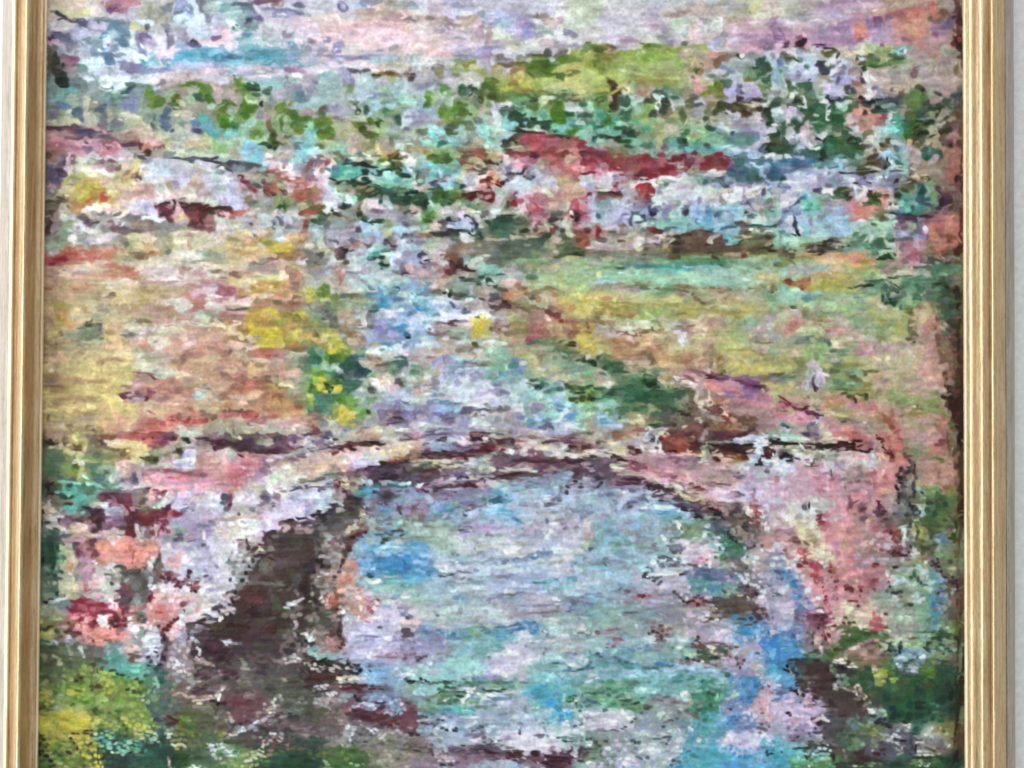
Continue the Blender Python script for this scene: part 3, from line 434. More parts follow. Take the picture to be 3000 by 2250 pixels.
295563,b95 178086 300557,a76 295296 318532 321553,cb4 326575 402331,a77 319520,985 316500 322512,995 318508,986 321504 423082 424096,9b9 350483 352542,59a 365493,798 358569 360561,79a 178814 186754 
277418 356451,cdf 138772 370431,9b8 293883 295836 300754 340824 370577,b89 322672 460251,ab8 321724 334728,b98 340687 450198 455200,b87 159535 193545 357672,cb7 350712,686 285893 350585,8b7 254765,acb 
130577 266765,486 275883,586 280887 340302,576 285906,ac9 298808 300816,ac8 301822 337795,bb7 345765,aa8 133677 337832 342832,daa 336846 338840 442210,c99 342844 378910 393830 428914 444202 460210,9a8 
327844 329852 362548 368410,db9 308897,ba8 59834 177561 334891 349239 415060,895 447068,cb9 287536 400145,a97 159901 195063 384210 439891,876 319337 426088 483134,877 488133,bbd 384381 488174 
491178,964 387271,645 432278,573 376304,9b5 380300,8a4 392302,477 389312,476 392317 397311 402314,dc4 405335,757 214875 230902 452262 489265,c78 460232,89a 402524,e99 530131,524 38052,334 41188 
64803,768 36211,010 81064,8a7 92167 156443,446 20243,88b 49331,471 122311 128320,8ab 96363,221 106740,232 112747,341 106703 164384,885 102694,300 37934 44781,886 91830,322 99842,654 99836 252333,564 
104832,efe 99805,edc 203061 207084,fed 210117,fdd 205107,412 201159,411 204198,422 219186,ada 139227,665 168254,dbb 164315 182281 449216,755 156314,fde 170308,785 199273,dcb 241302,cca 145852 245319 
476255,866 237346,abc 241389,362 154438 193441,688 170415,598 168444,fff 173490,999 144573 269311 366389,c89 200530,988 222526,352 191423,eed 232455,c67 198562 465235,b45 203565,cab 208571,7b9 
139614,bb9 143646,a67 160585,945 162638,9bc 151718,466 172738 350349,cbc 198736 470254,8cb 209754,254 143805 375333,ded 134852,b97 146919,332 126926,9ce 157819,bce 173775,bdf 154865 319406,77a 
185871,6ba 199788 201887,c97 204860,563 195852,445 219897,556 227896,865 208927,965 227919,a89 235880,b99 247883 470237,976 368221,a85 368050,bb5 288306,683 292324 345337,bc7 292316,766 301311,896 
313316,975 326345,783 347335,253 372333,99c 316369,49b 292406,dc7 300577,bb4 321474,78a 364441,9ba 256756,ba7 350742 403298,8b8 285862,996 357785,765 429094,784 459082,978 387137,888 447153,cbd 
485180,8a5 384298,9a5 389298,487 398319,366 387322,7a4 402343,ddc 459286,dec 465276,c77 475232,a9a 406504;9.8 13 0/683 96149,9b8 98425 124376,354 127437 149915 675877,775 124459,dde 67814 110483 
131752 175221 214772 480328,6a9 124561,386 122579,bdd 120567 185327,cb9 79687,465 81709 149910,bdc 99620,c77 34837,400 42933,aaa 65899 414314,bba 61930 203404,ba8 86884 134914,bbb 111763 130840,da9 
107840 376915,dee 55539 63773 116868 190681,bee 122871,375 124884 141906,473 96899,766 122932,543 99604 124920 253933,b99 211056,dcb 205060,422 225047,cc8 160133,998 138273,667 159302,975 185306,855 
164301,967 173304,ede 163496 177320,9db 180400,463 199281,a98 231299,743 160451,c99 159570 318904 342910,cba 183565 200547 279338 344857,253 193406,241 165391 191436,453 143759 190333,cdd 170524 
190744 489159,adf 203679,8bc 213705 216679,9ce 208783 211683,7bc 215717,bec 209738,363 131883,452 130895,a76 151922 270284,8bb 154881,99a 157278 157887 177875 204812 206808,876 159917 272932,987 
159922 169920,886 180919,bad 204822,cde 208763,411 243936,ab8 315883,c98 309906 314909 350909 358912 366915 376917,654 90879 353930 373928,754 363929,bb7 428076,aa7 465082,bab 465139,cbb 481234,cbd 
497755,dcd 500763 506754,c88 322907 519829,d9b 533820,ca8 368857 533826,eaa 542823 549821,353 131826 675886,243 675895,143 675901 687889,352 671907,132 149805 687898 690928,121 678928,79b 62161,dda 
112172 227379,89b 4355 214800,786 88343,889 111254,788 98265,8ca 122304,343 103346,aab 15470,a99 37478,555 52535,451 91470,9b7 110463,575 85772 106498,cbc 34683,571 81699,421 91599,563 112667,bb8 
57863 139645,bcb 85797 151884,364 130763,787 118914,435 169061,655 213046,eee 188730 195156 208482,312 210163,522 215196,999 191239,cef 162400,9dd 168395,8db 172341,896 196285,865 211301 348927 
358927,8aa 221304,8cb 162447,eff 157404,ddd 176467 230451,500 188478,a55 157545,db9 188569,477 134579,698 192417,ace 214781 243406,bac 195725 201575 203766,9ba 143622,a66 188626 322518,557 178708,579 
159759,242 134756,aa9 198741,8be 203684,9bc 202699 213712,bce 208708 211614 214785,9ac 209715 219767,ade 208788 213720,88a 206653,88b 209650,542 138893,9ab 143879,aa8 134907,99b 173820,acc 159883,796 
185915,8a9 201907,bbd 221774,9cd 221788,524 186917,634 191923,c86 230912,b76 229925,965 213934,c9a 242901,cdb 309198,b65 376241,b66 373244,8a8 368296,bbc 262324,ba9 264296 279328 322895,c87 266333,a9a 
261420,7bd 283404,cb7 318478,a97 373551,665 270927,765 277933 331927,bb9 316766,9a8 306783,8a7 319866,cb8 313901,ca9 321899 331907 379213,ba7 305907,875 337923,744 332932,dcc 463117,b88 385147,ded 
450188,b98 445196,6b9 475064,897 494144,ac4 376309,ccb 426381;13 9.8 -25/889 41304,dee 196342;13 9.8 -50/431 111728;9.8 13 50/745 141102,eee 226091;13 9.8 50/754 61702;35 3.2 0/223 158210,588 
268475,9b9 277614,a98 270243 278594,452 248785,b76 257068,411 130520,998 255194,b87 274206,ddb 360141,865 377051,ada 259598,898 257630,7a8 251691,acc 262679,886 279618,994 296604,995 298630,aa5 
297659,a95 305720 342724,ded 322618,b86 347622,884 297618 322642,221 248797,99b 16276,332 129512,467 222663,855 365143,864 323630,885 357826,ba7 451094,c76 419153,573 380822;4.2 25 0/111 739934;25 4.2 
0/eed 509234,666 569255,cde 553442 563456,dde 554456,212 608192,211 605201,665 570269,acb 520409,eee 542517,9bb 544457,8bd 535399,5ac 564406,7bb 570409,dee 553432,cdd 557435,bde 561469,bce 566491,bcc 
580471,9bc 586494 588508,9ac 584505,acd 588471,bbb 612435,abc 605484,bbc 588520,9bd 605508;5.6 18 50/eee 230073;18 5.6 0/854 169276 325618,cb8 309125 328677 340672,ca8 341626 385805,312 430206 
431214,5ba 493076,544 487337 506067 522286,423 454377 508076,ca9 227254 283500 522074,d99 546107,712 152668 587076,812 253060 587084,fff 178629 184840 311451 512224,322 261449 485343 625258,422 624244 
658302 658323,8cd 306422 539383,39b 559380,cdd 234277 379490 416426 553494 553534 556503 560542 574463 574474 577457 578399 587380,dce 445349 502284 598376,cbd 522500 601383,bbd 608369,545 437259 
455395 466369 495403,9ba 245834 512423,9bb 510432 586420,abb 339406 518418,aba 257585 292842 518427,9ac 509449,bce 485557 485565 509483 570505,bcd 510491 573452,bad 515477,bac 515469,ccd 199687 389422 
418471 423532 520488 532551 557551,ddd 445355 539500 539555 546542,ccc 81461 269887 335449 434182 530508 537511,bdd 126528 556474,bde 553484,9bc 564480,9bd 553511,bbc 324353 604471,bcc 626050,cb5 
696062,cc4 697069 707072,cb3 306292 701067 703076,633 684224,623 687234,522 659312,411 439335 663306,534 423703 465412 700235,132 136596 190389 737286,645 217089 371712,876 214337 336082,cac 42053,a99 
10361 18452 283620 344409 450280,99b 68337 172789,542 73381,767 116333,aaa 37451,ab8 96565 336770 349826,acb 124417,dec 95536,ded 127528 350475,643 134561,eee 49707,562 47586,874 45594 314585 
379259,683 46638,999 90752 355470,673 92586,476 86646 373528,243 133589,a87 49785 144463 367139,343 56879 288452,574 62866,9dc 52875,cbb 56891 379677,a9a 93865,465 83785,131 133816,121 88247 
120907,977 134927,445 69346 155186,543 196049 242740 245732,654 197058,def 213145 385418 392451,311 172622 223194,766 226122 245588 449286,653 250273 253139,8a9 28232 248198 371475,142 141258,edd 
170284,dd9 149368 329645,987 151395 341456,eed 156365,cda 159363 326801,134 161349,112 165369,010 178357,8db 174337,122 172395,eec 224235,b94 252280 276271 283254,da8 231286,844 151514,843 134557,9db 
130540 131565,bcb 196467,6a7 219410,221 229426,bba 230548 245418 305210 329842 454157,dcb 232508 332830,453 232553 243565 250548,564 247553 379659,242 139610,985 147602,321 189591,79a 164826 
173695,678 179734,9dd 221667 236713,655 219724,7bb 232715,ab9 227742 235826,a88 227589,787 252630,553 247667,442 240720,664 239744 339547 345558,331 143751 243748,bb9 253594 311646,ba7 249720 
249785,cb7 248732,9a7 249751 295694,354 147792 349565 362602,355 156801,58a 162765,698 157809,366 164811,9ab 160830,587 153818 379561,c97 213845 283239,adc 230805,cb9 256149 366531,998 255540 309210 
334080 336368,aa8 254565 334094 364536 376599,b97 334060,975 295263 300157 337618 344630,978 279210,ddc 288210,fee 290214,b96 285145 350113 373653,976 300292 313563 314534 372051,986 313573 347744 
377191,c99 373134,dba 330614 354629 377134,988 379198,a98 264247 279602 331744 339459,baa 266259 342412 415259,865 269229 326604 370259 378123,dbb 264231 453129,864 252284 283294 400217,dca 279239,a84 
279267,b85 248149 280280,c86 288267,ea9 292271,cb4 306284,edb 353259,dda 378281 439602,ba9 283726 300483 338740 342744 366540 373280,773 339284,964 338292,cdc 285349 326357,8ba 358308,589 295389,abc 
296398,69a 336377,dcd 342394,bbb 308488 347373,855 266447,576 290459 334522,898 280443,9a9 290426,557 292480,765 301536,997 259857 260524 423235,966 208216 330524,aa9 266879 320443,ccb 340422 
436602,caa 268895 341441,dcc 347418,8bb 370487,786 336531 337539,575 345550 405606 406646,232 352571,bb8 275846 349513 349838 353842 378773,9b8 379575,455 371522,777 253630,8b8 264585,7a7 281659,875 
280669,aa5 301610,aa7 279826 307744,b95 301589 305602,884 309610,9a5 310626,9a6 309659,cdb 318651,cc9 330683,885 350752,cc7 340589,db9 355651,a97 362683,775 314141 370748,bb6 366736,9a8 308814 332773 
366630 378809,747 365693 368710,756 367699,857 370718,634 373721,524 375726 377734,c9a 376712,c9c 377721,c88 379716,675 262875 368775,cca 267883,9b9 283849,ac9 295783,686 366767,676 370765,dc7 
377765,8a7 363838,896 363822,897 376832,fec 431113,b98 376133,a86 325110 379188,c66 418153,955 425117,b66 426123,a56 429156,a67 464191,eab 464149,dab 480169,6ba 483080,6a8 473107,7a8 476113,612 
502143,511 501159,755 426267,868 446284,323 451394,424 460359,657 459368,434 457376 459381 463365,656 462389,b88 444247,c77 452241,c78 454247,dde 416465 479320,eef 397463,9cb 376492,cde 415547,ba8 
372565,aab 418500,795 371610,464 377604,475 379626,584 382659,ddb 432598,533 426703,dc8 381767,796 378814,bb7 380875,99a 75302,333 161220,500 193461,cbc 285206;18 5.6 -25/dba 185528,545 221118,fff 
152396,bc8 308634,edb 434108,eed 188534;5.6 18 0/477 157877,dba 352697,dbb 520152,ddd 560221,544 580265,322 566298,211 583298,333 605298,8a5 672062,edd 157068,9db 235759,986 342694,b96 350699,a84 
353703,200 423935,100 431936,654 463935,542 485935,645 161064;5.6 18 -50/bbb 308353;18 5.6 25/462 47575,784 50571,522 133504,ddd 236099,021 188398,443 134506,edd 178622,aab 230699,343 277844;13 7.4 
0/efe 506049,a99 20437 50889 137459 318588 319428 419333 455131 502056 518298,423 489376 509059,757 510065,544 498716 505082 520275 532269 658278 711811,323 485377 501090 635281,ddf 499116 516264,867 
18866 456259 468130 491271 506118,c9b 509107,857 432286 499361 512113,612 156659 505158 506152,aab 46703 213640 219622 269349 269381 402422 485263 496368 506192 593395,9cb 283767 285797 382520 405565 
515172,aaa 156271 213102 255341 260500 280304 378394 413487 423325 429332 523168 586206,999 193736 211400 413496 419341 503366 520614 526165,a9a 418508 467257 525184,99b 5447 18508 172521 201614 
208624 256389 289420 352439 375447 390385 397371 408452 416454 485398 487286 495392 529192,ccd 491198 494172 494247 509562 525565 526556 532182 532520 597766,c9a 197526 214520 463679 527079,dcb 170457 
439361 462289 519104,cbb 195822 292228 300461 301206 496231 519111 527252 591195,e9a 542100,d87 209847 539125,e99 536135 619121,e98 544135 617093 617104 621110 626087,d98 286498 552134,576 88456 
219506 226498 293909 375606 556045,796 91439 98447 103478 311311 583046,cca 216178 327655 363165 518230 532066,ada 229840 248858 543060,cb9 55826 227526 294534 321685 342777 345235 379887 406838 
578069,ba8 303113 331651 360614 375777 385814 393216 397667 406614 406881 408630 408887 410618 414891 419899 583073,ddd 138849 261426 323143 380385 449461 459271 499255 520235 553104 597403 629144,545 
496673 557127,444 496346 509326 512318 559133 645096 648781 666269 672264 705805 711820,734 573121,634 214901 577118,534 213884 583121,686 190887 279903 372818 376836 523668 601133,caa 196836 257887 
275506 300477 331838 345849 426899 463245 546168,def 415410 494316 499304 552189,bbd 166805 203145 378496 499210 560206 577205 603769,dcc 45818 152139 186518 280425 298218 340157 405485 441216 465284 
470281 512758 591201,823 159578 593079,812 167598 172637 224637 597073,a56 594084,edd 171470 206510 605101,d88 621118 625083,434 483381 499679 620189,cba 164483 184417 371414 421363 463125 498241,ba9 
98695 169896 206407 234544 282431 292475 305775 327830 327836 336435 342426 371366 384801 416575 424351 432260 506227,eee 20524 182638 191638 214157 493211 512238 520250,dde 29285 177456 196610 370455 
378501 450174 452351 481206 485210 510244 512252 608386,baa 183614 199824 217180 239616 250430 275492 419280 437206 441198 454271 459265 494262 518217,ede 509261,ded 337479 515247,dce 195508 
522255,fff 185734 520241,333 499337 499345 509303 540315,433 499337 557248 650258,221 583303,776 287328 326125 356379 611312 617315,555 267392 503340 509335 515323 515332,777 81157 172429 208345 
224104 491255 502349,abb 174461 208363 349381 397449 410477 529363,79a 164447 498369,877 18398 249443 324426 501374,9aa 186643 503388 505556,38b 550369,49c 552376,645 498398 498410,656 478382 
495415,89a 176713 182862 501418,7aa 498423,69a 379539 411519 501429,78a 69712 498435,445 96866 154138 208398 498446,8ba 131868 141712 366475 411565 509399,bdc 378548 398565 512409,bce 435422 503457 
503463,acd 292412 325381 498481,ade 104384 219702 295420 360496 393398 496488,8ce 498494,ace 173444 190793 219710 275585 402430 410528 503497,bcd 308373 372463 379487 379498 383392 387389 387398 
449355 483319 494308 498591 499583 509517,cdd 141875 183728 185651 224406 249377 375506 379410 381355 411463 447369 450849 489314 526443,49d 547395,37b 301409 553398,9ab 326361 393544 415514 495600 
496622,667 229891 239359 403377 495614,aac 498190 505588,9bc 301439 392516 506597,abd 298430 303426 505605,8ac 503614 540603,8bc 300422 366504 415531 503622,9bd 436430 496634,8cd 513591,8bb 196747 
230769 350493 363498 389540 397561 506628 518586 525608,7ab 520594,6ab 283368 523600,8bd 513620,99a 34526 46547 49300 167247 198616 204625 234365 398412 405457 413504 529625,8ab 279366 330410 540625 
540634,6ac 301414 503648,787 512671,698 138732 491088 510676 643127,786 221516 222509 243542 250532 366363 518671,897 373599 518676,898 256368 413341 515682,797 300335 353558 372838 390363 523676,665 
139455 285426 408651 431251 645048,674 666056,554 496349 643087,588 638111,488 645113,587 485092 495084 641118,5aa 646121,cde 188512 198377 217834 373475 495216 629151,312 636220 638206 646224,355 
658161,254 663158,353 189821 274919 740192,143 737158,cc4 337257 378312 706046,211 643217,322 254439 663220,412 256444 434219 658227,131 118897 279915 743301,9cd 649432,dba 68372 153276 201539 292280 
324687 456330,678 96298 204752,8aa 88389,452 128439 130314 134361,884 133324 379304,562 122349,988 19421 173611 229606,bbc 63475 180418 272345 384426 449359,88a 85410 177883 196731 201749 314365 
365449 397385 397418 400406 403409 406447 410420 410426 500392,775 56487 491060,571 79483,464 91451 186389 352594 358594 397630 662835,354 111573 138665 151832 154914 177407 306926 384667,487 125565 
133665 196883 475076 478079,a9b 41655,451 50584,663 67679,546 98732 263388,653 106718,885 88606 444066,687 94606 283899 403320,bee 103610,cdc 95624 95752 147846 151322 152218 175355 214744 336490 
344472 392406 468288,9ba 98661 235418 274474 296363 393522,453 110699 126612 196438 255911,7ba 132602,bcb 122614 332452 426180,364 129667 213357,dca 55832 257809 329243 421369,232 61840 102777 
316927,b77 119858,521 147141,b76 143143 242919 398183,745 156675 159111,a84 198088 244288,ddc 169474 199125 332149,744 192594 223202,854 182266 191302 227570 429655,bba 77809 180278 235598 268455 
277312 309819 332850 397356 419194 419298 434263 499237,a95 152379 293141 350777,5a9 172345,8a9 180327 481092 496147,8cc 132227 165365 248365 392550,adc 172379 177369,764 186337 326338 436097,887 
204394 349561 363377 368300 413349,998 180879 186710 198475 204343 224889 331430 371392 374561 383292 416345 423216 432255,889 69439 166494 215395 235410 480259,563 143312 208316,ccc 170463 202435 
206740 213436 221237 296182 475123,654 243655 256312,876 256300 349361 410634 414612 499060 499353,264 253369,ced 249379,cdf 133781 253384,352 157433,8b7 96245 152444,9ca 162439 206422 230854 402569 
408569 418571,465 168410 230492 287911 311923 354394,9dc 182435,aca 176447 199428 241866 415569,542 151452 159849 162842 300508,865 138504 151463 151612 248436,a54 150467 405243 432659 432664,743 
135565 167456,754 141506 415679,966 143518,a45 141526,733 148522,833 149532 164689 164699,b66 153539 170565 222917 404227 475226,b45 165561,556 169497,eab 165508,a98 75804 146137 184548 314707 323596 
331349 436198 467694,8db 125544 206887,362 195426 208420 380558,964 227576 397292,864 230563 295286,843 231571 233928,aa8 240539 295508 331492 380783 385286,564 237550 239555 300917,9ac 255406,bab 
27648 219612 247426 408412 419516 497257,a88 221589 256430 257425 349406,422 255441,9b7 136679 277765 337803,9cc 146659 274398 370512 379531 387534 392558 397532 408544,888 146598,834 151646,845 
145111 165663 286225 426154,443 104710 191586,bdd 177679 376508,bac 198675,9a9 170681 331459 349544,366 178687,567 176699 209620,566 178703,467 159741,eed 193699 213064,dee 103820 196712 201764 211409 
274377,eef 185808 196718 441188,eff 182740 340388,8cb 196795 199881 216653,bcc 216585 276343 332415 383369 385376 413469,766 222726 226726 496357,bbb 206449 234635 240433 326327 376524 377371 423328 
494239 499227,644 227691,543 106316 154459 166465 237663,765 180885 239629 245575 350368 414671 432091 488053,ab7 252756,598 141801 191883,021 136834 139832,c88 125842 200834 392852,432 143842,368 
164775,356 159797 198780 199777,589 160805 287361,cce 166800 454178 485292,778 172881 259394 398381,bec 211656 219854 376542,acb 152406 227849 272389 282357 387555,9a7 255866 345756 411573,896 256862 
301328 397909 403915 444151,424 214895,a67 250897 282217 286218,a66 252891,c97 280072 344638 345677 391844,ca8 273088 355681 395805,a97 290160 290509 387891 387899 424610,cb5 297054 327324,db8 
308050,b97 313048,c96 254850 303548 319068 334314,dbb 193141 282202 292241 334190 439353 454121 472145 480216,a78 40884 172614 290198,ecc 337183,ba7 284296 287550 357058 372648 416863,976 164477 
277288 281288 406204,b94 256846 282247 319577,b67 282227,b86 298245,cb4 293304 309296,bb5 334254,975 247292 331231,b85 274782 285542 292496 298544 336317,886 297312 314322 494138,785 318316,bb4 326471 
334326,476 356298,244 360337,475 237854 272914 280895 376337 478088,8b6 366304 382577 385573,657 264395 428289,39b 300374,49b 300381,68a 319381 411536 416520,77a 324376 393389,79c 321385 328392,cee 
342376,9bb 350389 362471 377501,365 355388 373341,987 141498 357369 424204,a77 264431 316524 411254,aa9 279509 285465 306485 428345,bde 311418,c86 288501,965 242092 314557 328557 379227,a75 318561,875 
150598 329540,aba 169451 322455 328335 385365 398361,7ac 334406,121 98779 130901 355577,cc8 329703 331876 349518,9a8 306797 339470 342754 352534 362516 408577 498141,cc9 269756 315606 345811 
353520,bb8 156461 292849 362524 368524 389868 392871,cb6 307594 345571,dcd 209133 379412,cda 297792 319637,ca9 311777 321677 322767 457324,b88 240349 322697 389157 447251 455213 527760,cb8 321703 
327632 342681 378871,bb7 327478 337585,dd8 343585,a87 358685,cc7 362748,363 198433 356599 400622,747 374734,b78 147111 253893 460241,8b9 278854 281852 398596 400575,6a8 277860,7a8 282858 487088,9b8 
149618 287838 287850 298879 340808 345801 350805,586 264927 397659,575 291915 370638 402629,ab9 210306 255376 293800,c87 203846 237922 319775 403194,c98 208853 322772 322814 327818 397857 400865 
467910,b98 315797 346836 395862 402174 408311 415308 426591,8a8 177907 344822 344827 377296,daa 334842 478206,aa6 353765,bb6 363765 387302,dc9 378773 445137,dc7 389110,984 306585 436073,523 386125 
484105,856 385133,b87 403180 411139 441911,b65 173482 404234 413156 415149,ccb 418320 426585 454165,d9a 475218,7cb 483068 494068,8a4 396337,795 258764 392346,675 376363,abc 301385 389381 488320,768 
400389,dda 437394,edb 262137 441395,868 449257 460259,978 145084 450270,b99 253426 459134 467247 468702 468712,332 210320 226512 491349,779 190800 498385,acc 377493,add 392536 405542,673 379563,462 
384557,767 195630 410433 493363,585 374626 390602 397620,8a7 373826 440896,ab6 384854,996 185334 393879,8a6 147425 390883 393891 397300 410610,9a6 391897 391906 396901 402907,c99 193131 229588 324811 
345840 410809 418822 422818 432907,335 44192,fee 70365,582 133316 280314,eec 50555 157350,565 98759 214316 250927 253923,ddb 90611 336161,342 111638,9db 122606,b89 21836 321668,553 53808,bbe 78836,243 
108854,aa7 139165 380852 398883,200 199180,664 150328,122 167376,011 169356,241 204276,666 246302,498 248367,573 152430,788 172435,233 182451,fed 159467,c67 194573,472 211423,454 216505,866 208550,311 
256447 257448,a89 180602,345 173705 182707,477 167736,253 147797,242 143836 389561,386 126876,bdb 151840 372544 374521,48a 160792,331 160852,cec 221862 375547,dec 245863,446 211879,9b9 221884 
350500,755 186922,ca7 241911 295542,a65 242927,967 239883,a96 296134 403884 405899,a76 311221 415716,edc 292247 317232,a85 322234,9a4 332331,375 352302,7a4 362307 389343 403356,683 366311,ac4 
371311,67a 291385,bdf 318390,99c 319376,59c 322392,aad 327385,334 249410 483373,79b 283417 352505 358508,9ad 303452,7a7 292752,985 370656,bc8 305883,344 287923,bc9 298765,997 308792 331860,eeb 
336814,ab8 349814 355801,895 353781 392914,cb7 432079,874 449117,c76 416161 437875,5ba 486082,613 486115,dc4 380328,684 405350,783 406345,88b 402398 433436,878 403384 499406,300 437343,db9 439389,977 
449265,a8a 463255,212 485349,557 493377,7bc 501379,bb9 373547,98a 397527,8b8 392569 397571,8a5 393575,579 396436,9be 400436,655 448492,7b9 392591,463 398642,855 419677,b75 392702,b9a 410803;7.4 13 
0/cbc 366801 467823 498121,723 518133,bac 520196 537169,bba 520135,bbb 520140,cca 537070,bb9 566065,dda 373377 566073,dc9 573074,b99 571080,967 537080,a78 537084 563084,734 539090,b9a 531838 
563090,dbb 460849 569093,ccb 526225 570104,ccc 98827 311355 363792 577107,ddd 537223 543217 554217 577099,665 573138 597928 617281,555 549152,766 553157,dde 103809 546185 556178,eee 118769 543181,def 
554182,ccd 213579 365798 368790 375800 546192,cce 552201 554195,bbc 114781 581212,cdd 193328 214769 549221,dcd 362800 584220,422 198926 581237,433 74840 75402 586281 625198,333 529312 557298,211 
574295 574301,221 110915 588301,644 617329,aba 512364,9ac 496363,8bb 523586,ade 207721 537588,9cb 608574,8ca 620574,783 663067,423 632212,232 738110,254 185900 744107,8dd 129222,cab 19547,132 
130758,674 120667,698 68762,a98 106881,311 199171,b98 237187 311913 349914 355917 357922 363919,341 132267 138267,ed9 144369,776 136381,eff 165401 204320,643 221297,ecb 154555,eba 165569,446 203634 
207669,9dc 226759,aa8 130909,baa 193871,88b 208767,79b 211765,9bb 211792,bdc 214796,534 192915,b96 318237,8b7 350317,598 345314,9a9 331759,432 337933,ddc 12742 376381,200 408932 415933,411 408934,543 
437933,865 221535 472933,d9a 501811,c98 336912 380688 519837,c88 528832,b88 537835,e99 512847,dab 504853,787 603924,562 614934,321 85599,a99 73838,ced 103824,99a 182174 486169,caa 214172,522 
183275,767 158312,9ba 195333,744 139928 215298,88a 214278,acb 133865 139487,622 196503,ffd 201553,acd 203579,8a9 146618,889 190726 199809,bce 204687,244 176764,cba 159891 243879,143 190899,356 
194897,89a 208805,9b9 256380,39b 295375,edc 372379,666 285492,8a8 285877,896 349796,ab7 311884,754 311917 350919,976 318919,ba8 322920,864 344919,975 368926,876 375928,ca9 327911,874 418086,bb7 
455080,ede 444191,487 476068,dee 488164,d99 485831 498833,d9b 481852,a67 463852,b76 415919,b87 416923,986 449930,301 402932;13 7.4 -25/434 17063,def 78087,889 31555,99b 34558,243 125695,ccc 218118,dbb 
257278,cca 102177;13 7.4 50/aaa 47384;13 7.4 25/776 53544,311 429167,88a 39320,dcd 232104;7.4 13 -50/876 195242,666 200245,bcd 144779,ccc 270338,244 156341;7.4 13 50/fec 157325,eee 180465,fee 
154493;13 7.4 -50/334 14058,431 80596;9.8 9.8 0/8bc 65143,7ab 42283,465 91262 111492 668850,232 109349,354 99612 108359 173743 368632 690864,cdb 132399 235314,b9a 26440,a85 69502 446123,573 75547 
103418,572 96488 106524,bcb 94429 597883,666 118467 253927,eee 102496 136770 486247,aaa 23689 447227 470115,442 50814 68682,975 69685 235296,668 87722,576 80712,433 96721 439172,ba8 96594 160529,453 
85897 96637 288927 666880,343 107647 300930,dee 94642 500784,7ba 118585,362 120594 136886,857 34914,311 55936,665 54765 318324,9ab 55779,67a 61763,9ba 70769 226842 253374,778 63818,fff 80845,a98 85877 
373783 459121 471353,111 99848,675 99831,bba 106765 175895 275320 316335 376376 431379 470349,ccb 120827 216431 280322,755 120834,976 121840 327919 355241,cbb 122788 149897 202357 472139 473330 
488194,4a8 116876 203789,ba9 114919,231 129923,bbb 169141 183500 188703 193618 257298 303349 372426,aba 167218 389373,998 233121 249579,8aa 136451 138289 400514,c9a 182239 236899,99a 169304 203656 
231324 376422,eef 201330,cee 144388 191751 206487,988 188738 200349,bcd 147721 180757 202380 208643 234389,baa 156895 157912 204548 219249 305487 462137,889 221265 239322,667 219319,dcd 242332 254293 
489242,ccd 178539 243355,ccc 142853 250324 378365,9a9 196759 222377,334 234381,8a9 134461 193803,722 178480,fcb 180470,edc 170487,732 149553,a78 163536 453254,a9a 162501,edd 159495 204506,cde 178498 
224770 489214,dde 180570,bbd 195579,a56 156574,b45 203520,956 208530,c78 203516 203558 470226,ecd 201509,cba 222534 321591 344296 375854 483146,cec 195495,aa9 204477,785 204464 306919,ddd 183747 
209433 366417 400506 488231,562 191446 379553,676 226475,745 208557,945 209566,c89 203570 467800 481836 489843,caa 219569 339855 519844,897 239534 352292,743 253436,623 170627 485121,cab 173606,688 
151728,bcc 186742 227872 371404 376400,686 198752,799 219673,bde 208663,9bb 208659 361331,89a 213651 379425,8ab 209586,77a 213609,ded 221630,812 226584,9cd 227718,987 230626,464 149763 292932 
665886,775 133844 337338,5a9 130879,ca8 139888,7aa 147877,365 151904 382341,368 182763,cdf 151862 313406 322400,adf 149866,9bd 156860,9cc 152871 403584,8ca 164884,787 188891 293899,eab 193844,d9a 
193834 473801,e98 198862,49b 195785 289374,335 201777,8cc 208795,bce 221793,867 219873,978 219879 480333,888 216887 411372 437169 491152,bbc 226879,424 202920,a77 211918,786 252932 253906 332337,cb9 
281115 305765 327732 439405,c96 306064,cb6 318058,fec 270278,a97 290298 378782 389291,bb5 285302,994 340320,8a5 340337,798 342311,264 352311,244 355335,dc4 371315 378325 403340,cc4 376330,999 250322 
408368,c98 270333 459925,364 257372,def 257382,dbb 262400,69a 290381,355 357396,656 372389,dcc 249433 254431 533763,bdf 318420,877 288490 418661,dba 292539,ddb 311478,dcb 314459,cb3 319464 408338,bdc 
342477,bdb 366565,99b 365435,db9 331635,cb8 303903 331624,ddc 319754,7a8 283883 285889,353 290891,9b8 292879,697 261932,555 322928,bca 311765,885 305787 397917 402919,a96 303912,876 329923,da9 
364903,b98 429060 468343 486871 494131,aa6 442076,cc8 445079,653 444121,b99 376685 459128 460832,546 465133,446 468135,a65 400188 413914,ebb 452219,6ba 480063,5ba 489079,565 403311 465058 678853,967 
491115,cbc 416404 488188,bb4 378315,584 389327,386 385330,582 392332,9a7 397327,375 385337,cb4 398333 408333,cdd 481325,abc 490306,aac 496302,dca 470335,ace 389547,9cb 384553,ecb 434406,654 390677,887 
413663,765 405685,d98 376697,996 385914,b88 393834,884 406923,e9a 483841,d99 454868 488837 525841,c99 455873 519852,c88 472865 540817,d88 476862,c87 436915,b76 437923,eec 534797,e99 549828,a99 
498867,563 516913,564 515919,554 515927,48a 584915 599913,8b9 597897 605898,37b 630755,254 671868,463 671874,253 680910,143 681865 695880 698898,544 687856,134 692871,132 684919 698889 699871 
742925;9.8 9.8 -50/cfe 199420,cdd 274341;25 3.2 0/334 155174,244 160343,cb9 144502 234483,664 247703 248677,dba 249809,aa8 255210,a76 312178,9bb 292430,8a7 250736,663 248740,785 252720 279626,ca9 
